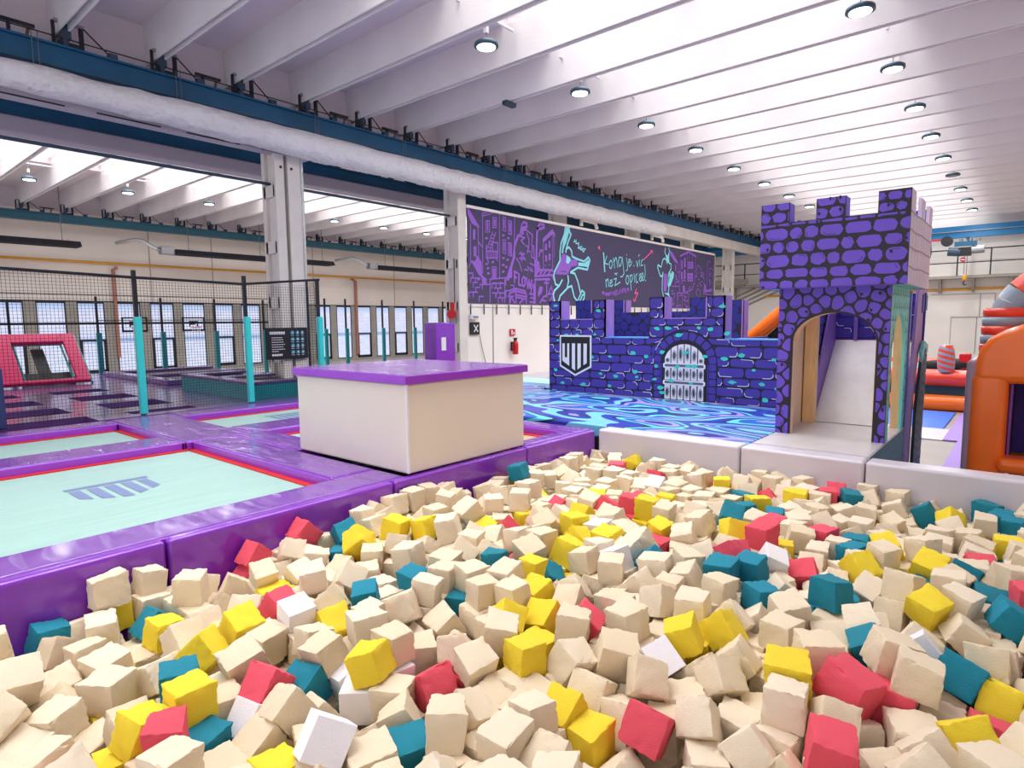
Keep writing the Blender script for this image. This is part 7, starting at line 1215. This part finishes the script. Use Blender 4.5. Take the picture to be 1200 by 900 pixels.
2111,-446,575,-173,-2,26,148,146,135,0,2067,-219,458,87,7,30,139,145,139,0,2084,-646,532,-45,49,-51,150,150,145,0,2006,14,574,-62,-86,88,141,134,128,0,2624,-456,571,122,10,-45,134,134,129,0,2450,-427,511,-156,40,-113,142,132,137,1,
2472,-724,437,2,58,1,146,148,149,0,2392,-539,433,-144,34,-116,139,139,132,2,2243,-305,508,-30,-29,33,140,144,145,0,2927,-660,579,-162,-11,-82,141,142,145,0,2777,-725,578,101,-90,-5,137,125,137,0,2746,-556,555,-77,13,-138,137,139,137,0,
2755,-347,570,99,-8,-37,135,133,141,0,3171,3268,471,-83,11,-92,122,122,132,0,3257,-408,506,-71,-52,-10,146,142,138,0,3406,-284,523,-24,-25,-161,138,133,134,0,3192,-728,602,180,-4,180,146,143,147,2,3174,-577,589,5,1,-5,135,136,146,0,
3652,-419,528,-90,-32,-79,132,132,132,0,3616,-184,648,180,-21,-154,148,154,156,0,3356,3301,472,104,-44,-97,131,127,136,0,3694,-719,499,-167,-76,0,130,135,137,0,3672,-583,542,71,59,176,130,137,135,0,3508,-731,480,-144,0,-90,137,136,135,0,
3504,-471,491,79,-24,-164,136,133,132,0,3764,2580,458,-136,65,134,134,129,129,0,3759,2740,422,-44,47,135,139,128,132,0,3822,552,472,-26,2,-103,144,140,131,0,3844,-717,565,-159,-1,-79,136,134,128,1,3755,-284,614,118,-83,176,136,135,135,0,
-10,3600,123,-180,0,148,134,122,125,0,4269,1439,419,2,-17,18,141,134,147,0]
LAB = json.loads('''["pink foam cube, leftmost pink one, front rows, far right","white foam cube, second white one from left, bottom edge, left of centre","beige cube below the only white one, middle rows, far right","pink foam cube, leftmost pink one, bottom edge, far right","beige cube lower left of the second yellow one from left, front rows, centre","beige cube upper left of the second yellow one from left, bottom edge, far left","beige cube below the only pink one, front rows, centre","beige cube below the only yellow one, front rows, right of centre","yellow foam cube, only yellow one, bottom edge, centre","pink foam cube, only pink one, bottom edge, right of centre","yellow foam cube, leftmost yellow one, front rows, far left","farther beige cube right of the only pink one, bottom edge, right of centre","beige cube lower right of the only pink one, middle rows, centre","yellow foam cube, only yellow one, front rows, left of centre","farther beige cube upper left of the leftmost yellow one, bottom edge, far left","beige cube below the only pink one, bottom edge, far left","beige cube lower right of the only pink one, front rows, left of centre","yellow foam cube, second yellow one from left, bottom edge, far left","yellow foam cube, leftmost yellow one, front rows, centre","beige cube below the second yellow one from left, middle rows, right of centre","beige cube lower left of the only white one, front rows, right of centre","beige cube lower left of the leftmost teal one, middle rows, far left","beige cube lower right of the fourth yellow one from left, middle rows, centre","beige cube below the second pink one from left, bottom edge, far right","beige foam cube with no coloured cube near it, bottom edge, right of centre, right one","beige cube upper right of the only teal one, front rows, left of centre","teal foam cube, only teal one, front rows, far right","yellow foam cube, only yellow one, middle rows, far right","beige cube right of the second teal one from left, middle rows, far right","farther beige cube upper right of the only pink one, front rows, centre","beige cube upper left of the leftmost yellow one, middle rows, far left","yellow foam cube, only yellow one, front rows, far right","beige cube left of the second yellow one from left, front rows, centre","beige cube upper left of the only yellow one, bottom edge, left of centre","teal foam cube, leftmost teal one, middle rows, far right","beige cube left of the second teal one from left, bottom edge, left of centre","yellow foam cube, leftmost yellow one, middle rows, right of centre","beige cube lower right of the second pink one from left, front rows, far right","beige cube upper left of the only pink one, front rows, left of centre","beige cube right of the only pink one, middle rows, centre","yellow foam cube, only yellow one, front rows, right of centre","teal foam cube, second teal one from left, bottom edge, left of centre","beige cube upper right of the only yellow one, front rows, right of centre","beige cube lower left of the leftmost pink one, front rows, far right","teal foam cube, fourth teal one from left, middle rows, far right","pink foam cube, only pink one, front rows, left of centre","pink foam cube, only pink one, front rows, centre","yellow foam cube, only yellow one, bottom edge, far right","beige cube above the only yellow one, front rows, right of centre","beige cube upper right of the second yellow one from left, middle rows, far left","beige cube right of the second yellow one from left, middle rows, left of centre","beige cube lower right of the leftmost yellow one, middle rows, left of centre","pink foam cube, only pink one, bottom edge, far left","beige cube upper right of the only teal one, front rows, far right","yellow foam cube, leftmost yellow one, middle rows, left of centre","beige foam cube with no coloured cube near it, bottom edge, right of centre, left one","yellow foam cube, second yellow one from left, middle rows, right of centre","beige cube right of the only white one, middle rows, far right","yellow foam cube, second yellow one from left, front rows, far left","beige foam cube with no coloured cube near it, bottom edge, far left","farther beige cube lower right of the only pink one, bottom edge, right of centre","beige cube lower right of the only yellow one, front rows, left of centre","beige cube above the second teal one from left, bottom edge, left of centre","white foam cube, second white one from left, front rows, left of centre","beige cube below the fourth pink one from left, back rows, right of centre","beige cube upper right of the only yellow one, front rows, left of centre","beige cube upper right of the second yellow one from left, front rows, centre","white foam cube, only white one, middle rows, left of centre","beige cube lower left of the leftmost yellow one, middle rows, centre","beige cube left of the only pink one, middle rows, centre","beige cube left of the only yellow one, bottom edge, far right","beige cube right of the second yellow one from left, middle rows, far left","beige cube above the leftmost yellow one, middle rows, right of centre","farther beige cube left of the leftmost yellow one, bottom edge, far left","beige cube lower left of the leftmost yellow one, middle rows, far left","beige cube lower right of the only pink one, front rows, centre","teal foam cube, only teal one, front rows, left of centre","farther beige cube lower left of the leftmost yellow one, middle rows, far left","beige cube right of the only teal one, middle rows, centre","teal foam cube, leftmost teal one, bottom edge, left of centre","farther beige cube lower left of the leftmost teal one, middle rows, far left","beige cube left of the leftmost pink one, bottom edge, far right","beige cube left of the third teal one from left, middle rows, far right","beige cube upper left of the leftmost yellow one, middle rows, right of centre","farther beige cube above the second teal one from left, middle rows, far left","beige cube upper right of the only yellow one, bottom edge, centre","beige cube lower left of the third yellow one from left, back rows, far right","yellow foam cube, third yellow one from left, middle rows, centre","yellow foam cube, second yellow one from left, middle rows, far left","beige cube lower left of the only yellow one, bottom edge, far right","beige cube below the second teal one from left, back rows, left of centre","yellow foam cube, second yellow one from left, front rows, centre","beige cube above the only pink one, front rows, centre","beige cube lower left of the only teal one, middle rows, centre","beige cube left of the only yellow one, bottom edge, centre","teal foam cube, third teal one from left, back rows, right of centre","yellow foam cube, only yellow one, bottom edge, left of centre","beige cube left of the only teal one, front rows, far left","beige cube lower right of the second yellow one from left, middle rows, right of centre","beige cube upper right of the only white one, middle rows, left of centre","beige cube lower right of the second teal one from left, back rows, left of centre","teal foam cube, leftmost teal one, middle rows, far left","beige cube lower right of the third yellow one from left, back rows, centre","beige cube above the second teal one from left, back rows, left of centre","beige cube above the leftmost yellow one, middle rows, centre","beige cube below the leftmost teal one, back rows, right of centre","beige cube lower right of the leftmost teal one, middle rows, far left","beige cube lower left of the leftmost white one, back rows, right of centre","pink foam cube, third pink one from left, back rows, right of centre","yellow foam cube, third yellow one from left, back rows, far right","pink foam cube, second pink one from left, front rows, far right","yellow foam cube, leftmost yellow one, back rows, left of centre","white foam cube, only white one, front rows, right of centre","teal foam cube, second teal one from left, middle rows, far right","beige cube lower right of the leftmost teal one, bottom edge, left of centre","yellow foam cube, leftmost yellow one, back rows, far right","beige cube left of the only yellow one, middle rows, far right","teal foam cube, only teal one, middle rows, right of centre","beige cube upper left of the only teal one, middle rows, left of centre","teal foam cube, only teal one, front rows, far left","beige cube lower right of the leftmost pink one, back rows, left of centre","beige cube below the leftmost teal one, middle rows, far left","beige cube below the second yellow one from left, back rows, far right","beige cube lower right of the leftmost teal one, back rows, centre","beige cube right of the leftmost yellow one, back rows, centre","beige cube left of the leftmost yellow one, bottom edge, far left","white foam cube, leftmost white one, bottom edge, left of centre","beige cube above the only teal one, middle rows, centre","beige cube lower left of the second pink one from left, front rows, far right","beige cube upper left of the leftmost white one, bottom edge, left of centre","beige cube below the leftmost yellow one, back rows, far right","beige cube lower left of the only yellow one, bottom edge, centre","farther beige cube lower right of the leftmost teal one, middle rows, far left","teal foam cube, leftmost teal one, back rows, right of centre","pink foam cube, second pink one from left, back rows, left of centre","beige cube below the second yellow one from left, back rows, right of centre","pink foam cube, only pink one, middle rows, left of centre","beige cube upper left of the leftmost yellow one, bottom edge, far left","pink foam cube, fourth pink one from left, back rows, right of centre","beige cube above the second teal one from left, middle rows, far right","farther beige cube lower right of the only white one, front rows, right of centre","beige cube left of the leftmost teal one, back rows, right of centre","yellow foam cube, second yellow one from left, back rows, left of centre","beige cube right of the leftmost pink one, bottom edge, far right","yellow foam cube, leftmost yellow one, bottom edge, far left","yellow foam cube, second yellow one from left, middle rows, left of centre","yellow foam cube, third yellow one from left, back rows, centre","beige cube above the second yellow one from left, back rows, centre","beige cube right of the only pink one, bottom edge, right of centre","beige cube left of the only pink one, back rows, far right","beige cube upper left of the third yellow one from left, back rows, far right","beige cube upper left of the only teal one, middle rows, centre","farther beige cube lower left of the leftmost yellow one, front rows, centre","pink foam cube, leftmost pink one, back rows, left of centre","farther beige cube right of the leftmost yellow one, back rows, centre","white foam cube, second white one from left, back rows, right of centre","beige cube upper right of the only pink one, front rows, centre","beige cube left of the third yellow one from left, back rows, right of centre","yellow foam cube, second yellow one from left, middle rows, centre","beige cube upper left of the only pink one, middle rows, far right","farther beige cube lower right of the third teal one from left, back rows, centre","beige cube above the second teal one from left, middle rows, far left","beige cube lower left of the only pink one, bottom edge, right of centre","beige cube lower right of the third yellow one from left, back rows, far right","farther beige cube below the leftmost teal one, middle rows, far left","beige cube lower right of the only white one, middle rows, left of centre","beige cube above the second yellow one from left, middle rows, left of centre","teal foam cube, only teal one, middle rows, left of centre","beige cube lower left of the second pink one from left, back rows, left of centre","beige cube left of the second yellow one from left, bottom edge, far left","beige cube upper right of the second yellow one from left, middle rows, right of centre","yellow foam cube, third yellow one from left, back rows, right of centre","yellow foam cube, leftmost yellow one, back rows, centre","teal foam cube, second teal one from left, back rows, left of centre","white foam cube, only white one, middle rows, far right","beige cube lower right of the leftmost white one, back rows, right of centre","teal foam cube, third teal one from left, middle rows, far right","beige cube below the second teal one from left, back rows, centre","beige cube upper left of the second teal one from left, middle rows, far right","yellow foam cube, fourth yellow one from left, back rows, centre","beige cube upper left of the only yellow one, bottom edge, far right","beige cube lower left of the leftmost pink one, back rows, left of centre","beige cube right of the second yellow one from left, back rows, right of centre","pink foam cube, only pink one, middle rows, centre","yellow foam cube, leftmost yellow one, back rows, right of centre","teal foam cube, third teal one from left, back rows, far right","farther beige cube left of the leftmost teal one, back rows, right of centre","beige cube lower right of the second teal one from left, bottom edge, left of centre","beige cube below the fifth teal one from left, back rows, far right","beige cube lower right of the second pink one from left, bottom edge, far right","yellow foam cube, second yellow one from left, back rows, centre","beige cube lower right of the only teal one, middle rows, centre","beige cube upper left of the third yellow one from left, back rows, centre","beige cube lower left of the second teal one from left, back rows, centre","yellow foam cube, leftmost yellow one, middle rows, centre","beige cube lower left of the second yellow one from left, back rows, right of centre","beige cube above the leftmost yellow one, back rows, centre","teal foam cube, sixth teal one from left, back rows, far right","farther beige cube lower left of the second yellow one from left, front rows, centre","beige foam cube with no coloured cube near it, middle rows, right of centre","yellow foam cube, second yellow one from left, back rows, right of centre","beige cube lower right of the only pink one, bottom edge, right of centre","beige cube lower right of the only white one, front rows, right of centre","beige cube lower left of the second yellow one from left, middle rows, far left","beige cube left of the leftmost teal one, back rows, centre","beige cube left of the leftmost yellow one, middle rows, left of centre","beige cube lower left of the leftmost yellow one, front rows, centre","beige cube above the second yellow one from left, back rows, right of centre","beige cube lower right of the leftmost yellow one, back rows, left of centre","yellow foam cube, leftmost yellow one, middle rows, far left","beige cube below the fourth teal one from left, middle rows, far right","beige cube upper right of the leftmost teal one, back rows, centre","beige cube upper right of the only pink one, middle rows, left of centre","pink foam cube, second pink one from left, back rows, right of centre","teal foam cube, leftmost teal one, back rows, far right","white foam cube, leftmost white one, front rows, left of centre","pink foam cube, leftmost pink one, back rows, right of centre","farther beige cube left of the leftmost pink one, bottom edge, far right","beige cube lower right of the second pink one from left, back rows, left of centre","beige cube above the second yellow one from left, back rows, left of centre","yellow foam cube, fifth yellow one from left, back rows, centre","pink foam cube, second pink one from left, bottom edge, far right","teal foam cube, second teal one from left, back rows, right of centre","beige cube lower right of the only teal one, front rows, left of centre","beige cube below the leftmost yellow one, front rows, centre","white foam cube, leftmost white one, back rows, right of centre","beige cube lower right of the leftmost yellow one, back rows, centre","beige cube below the only pink one, back rows, far right","yellow foam cube, second yellow one from left, back rows, far right","beige cube above the second yellow one from left, back rows, far right","beige cube above the leftmost yellow one, middle rows, left of centre","beige cube upper right of the leftmost white one, back rows, right of centre","pink foam cube, only pink one, back rows, far right","teal foam cube, second teal one from left, back rows, centre","beige cube left of the fourth yellow one from left, back rows, centre","teal foam cube, third teal one from left, back rows, centre","teal foam cube, leftmost teal one, back rows, left of centre","beige cube left of the fifth yellow one from left, back rows, far right","pink foam cube, only pink one, middle rows, far right","beige cube upper right of the leftmost yellow one, back rows, centre","beige cube left of the third teal one from left, back rows, far right","teal foam cube, fifth teal one from left, back rows, far right","beige cube above the leftmost teal one, back rows, centre","teal foam cube, second teal one from left, back rows, far right","beige cube lower right of the fourth yellow one from left, back rows, far right","beige cube lower right of the second teal one from left, back rows, centre","beige cube upper right of the leftmost teal one, back rows, left of centre","beige cube upper right of the only pink one, middle rows, centre","beige cube lower right of the third teal one from left, back rows, centre","yellow foam cube, fourth yellow one from left, middle rows, centre","yellow foam cube, fifth yellow one from left, back rows, far right","beige cube upper right of the fourth yellow one from left, back rows, centre","teal foam cube, second teal one from left, middle rows, far left","teal foam cube, leftmost teal one, back rows, centre","beige cube upper left of the only white one, middle rows, far right","beige cube upper left of the third teal one from left, back rows, far right","beige cube lower right of the second teal one from left, back rows, far right","teal foam cube, only teal one, middle rows, centre","beige cube upper left of the second teal one from left, back rows, right of centre","beige cube left of the leftmost teal one, middle rows, far left","beige cube right of the leftmost teal one, middle rows, far left","beige cube left of the second yellow one from left, back rows, left of centre","beige cube lower left of the only yellow one, front rows, right of centre","farther beige cube lower right of the only teal one, middle rows, centre","beige cube upper right of the leftmost teal one, back rows, far right","beige cube lower left of the fifth yellow one from left, back rows, centre","farther beige cube right of the second teal one from left, bottom edge, left of centre","yellow foam cube, fourth yellow one from left, back rows, far right","beige cube lower left of the second teal one from left, back rows, far right","beige cube upper left of the leftmost teal one, back rows, centre","beige cube right of the second yellow one from left, middle rows, right of centre","beige cube upper left of the leftmost teal one, back rows, right of centre","beige cube below the fourth yellow one from left, back rows, far right","beige cube above the fourth teal one from left, back rows, far right","beige cube upper right of the third yellow one from left, back rows, far right","beige cube above the only pink one, back rows, far right","farther beige cube above the leftmost yellow one, back rows, centre","beige cube lower right of the only teal one, middle rows, left of centre","beige cube above the second yellow one from left, front rows, far left","beige cube below the only teal one, middle rows, right of centre","yellow foam cube, fourth yellow one from left, back rows, right of centre","beige cube lower left of the fourth teal one from left, middle rows, far right","beige cube below the leftmost teal one, middle rows, far right","farther beige cube lower left of the only yellow one, front rows, right of centre","beige cube upper right of the only teal one, middle rows, left of centre","beige cube lower left of the only teal one, front rows, far right","beige cube upper right of the fourth pink one from left, back rows, right of centre","beige cube upper left of the leftmost yellow one, middle rows, left of centre","beige cube right of the fifth yellow one from left, back rows, far right","beige cube above the only yellow one, front rows, far right","yellow foam cube, fifth yellow one from left, back rows, right of centre","teal foam cube, fourth teal one from left, back rows, far right","beige cube upper right of the fourth yellow one from left, back rows, right of centre","beige cube lower left of the fourth yellow one from left, back rows, far right","beige cube above the only pink one, middle rows, centre","beige cube right of the second teal one from left, bottom edge, left of centre","beige cube below the second yellow one from left, back rows, left of centre","beige cube above the fifth yellow one from left, back rows, centre","beige cube lower left of the fourth pink one from left, back rows, right of centre","beige cube above the only white one, front rows, right of centre"]''')
NAMES = ['beige', 'yellow', 'teal', 'pink', 'white']
def cube_mesh(seed, crisp=False):
    R = random.Random(seed); bm = bmesh.new(); bmesh.ops.create_cube(bm, size=1)
    for v in bm.verts:
        for k in range(3): v.co[k] += R.uniform(-.07, .07)*(.3 if crisp else 1)
    bmesh.ops.bevel(bm, geom=bm.edges[:], offset=.012 if crisp else .035, segments=1 if crisp else 2, affect='EDGES', profile=.6)
    bmesh.ops.triangulate(bm, faces=bm.faces[:])
    if not crisp:
        bmesh.ops.subdivide_edges(bm, edges=[e for e in bm.edges if e.calc_length() > .35], cuts=7, use_grid_fill=True)
        bmesh.ops.triangulate(bm, faces=bm.faces[:])
        from mathutils import noise
        off = Vector((seed*7.3, seed*3.1, 0))
        for v in bm.verts:
            n = noise.noise(v.co*2.2+off)*.012+noise.noise(v.co*7+off)*.008+noise.noise(v.co*17+off)*.011
            v.co += v.co.normalized()*n
            # torn corners and edges
            e = sorted(abs(c) for c in v.co)
            if e[1] > .38 and noise.noise(v.co*5+off*2) > .02: v.co *= 1-.075*min(1, (noise.noise(v.co*13+off)+.55))
    for v in bm.verts: v.co *= .142
    me = bpy.data.meshes.new('foam_cube'); bm.to_mesh(me); bm.free()
    for p in me.polygons: p.use_smooth = not crisp
    if not crisp and hasattr(me, 'set_sharp_from_angle'): me.set_sharp_from_angle(angle=.62)
    return me
BASE = [cube_mesh(i+1) for i in range(7)]; CR = cube_mesh(99, True)
VAR = {}
def variant(c, k):
    if c == 4: k = 7
    if (c, k) not in VAR:
        me = (CR if c == 4 else BASE[k]).copy(); me.materials.append(FOAM[c]); VAR[(c, k)] = me
    return VAR[(c, k)]
N = len(CUBES)//10; verts = []; faces = []; mi = []
for i in range(N):
    d = CUBES[i*10:i*10+10]
    loc = Vector(d[0:3])/1000; q = Euler([math.radians(v) for v in d[3:6]]).to_quaternion(); dim = Vector(d[6:9])/1000*1.03/.142; c = d[9]
    me = variant(c, i % 7)
    if i < 300:
        o = bpy.data.objects.new('foam_cube', me); COL.objects.link(o); o.location = loc; o.rotation_mode = 'QUATERNION'; o.rotation_quaternion = q; o.scale = dim
        tag(o, LAB[i], 'foam cube', 'foam cubes heaped in the pit')
    else:
        M = Matrix.Translation(loc) @ q.to_matrix().to_4x4() @ Matrix.Diagonal((*dim, 1))
        k = len(verts); verts += [tuple(M @ v.co) for v in me.vertices]
        faces += [[k+j for j in p.vertices] for p in me.polygons]; mi += [c]*len(me.polygons)
me = bpy.data.meshes.new('foam_cube_heap'); me.from_pydata(verts, [], faces)
for m_ in FOAM: me.materials.append(m_)
me.polygons.foreach_set('material_index', mi); me.polygons.foreach_set('use_smooth', [True]*len(mi)); me.update()
if hasattr(me, 'set_sharp_from_angle'): me.set_sharp_from_angle(angle=.62)
o = bpy.data.objects.new('foam_cube_heap', me); COL.objects.link(o)
tag(o, 'smaller and half-buried foam cubes filling the rest of the pit', 'foam cubes', kind='stuff')
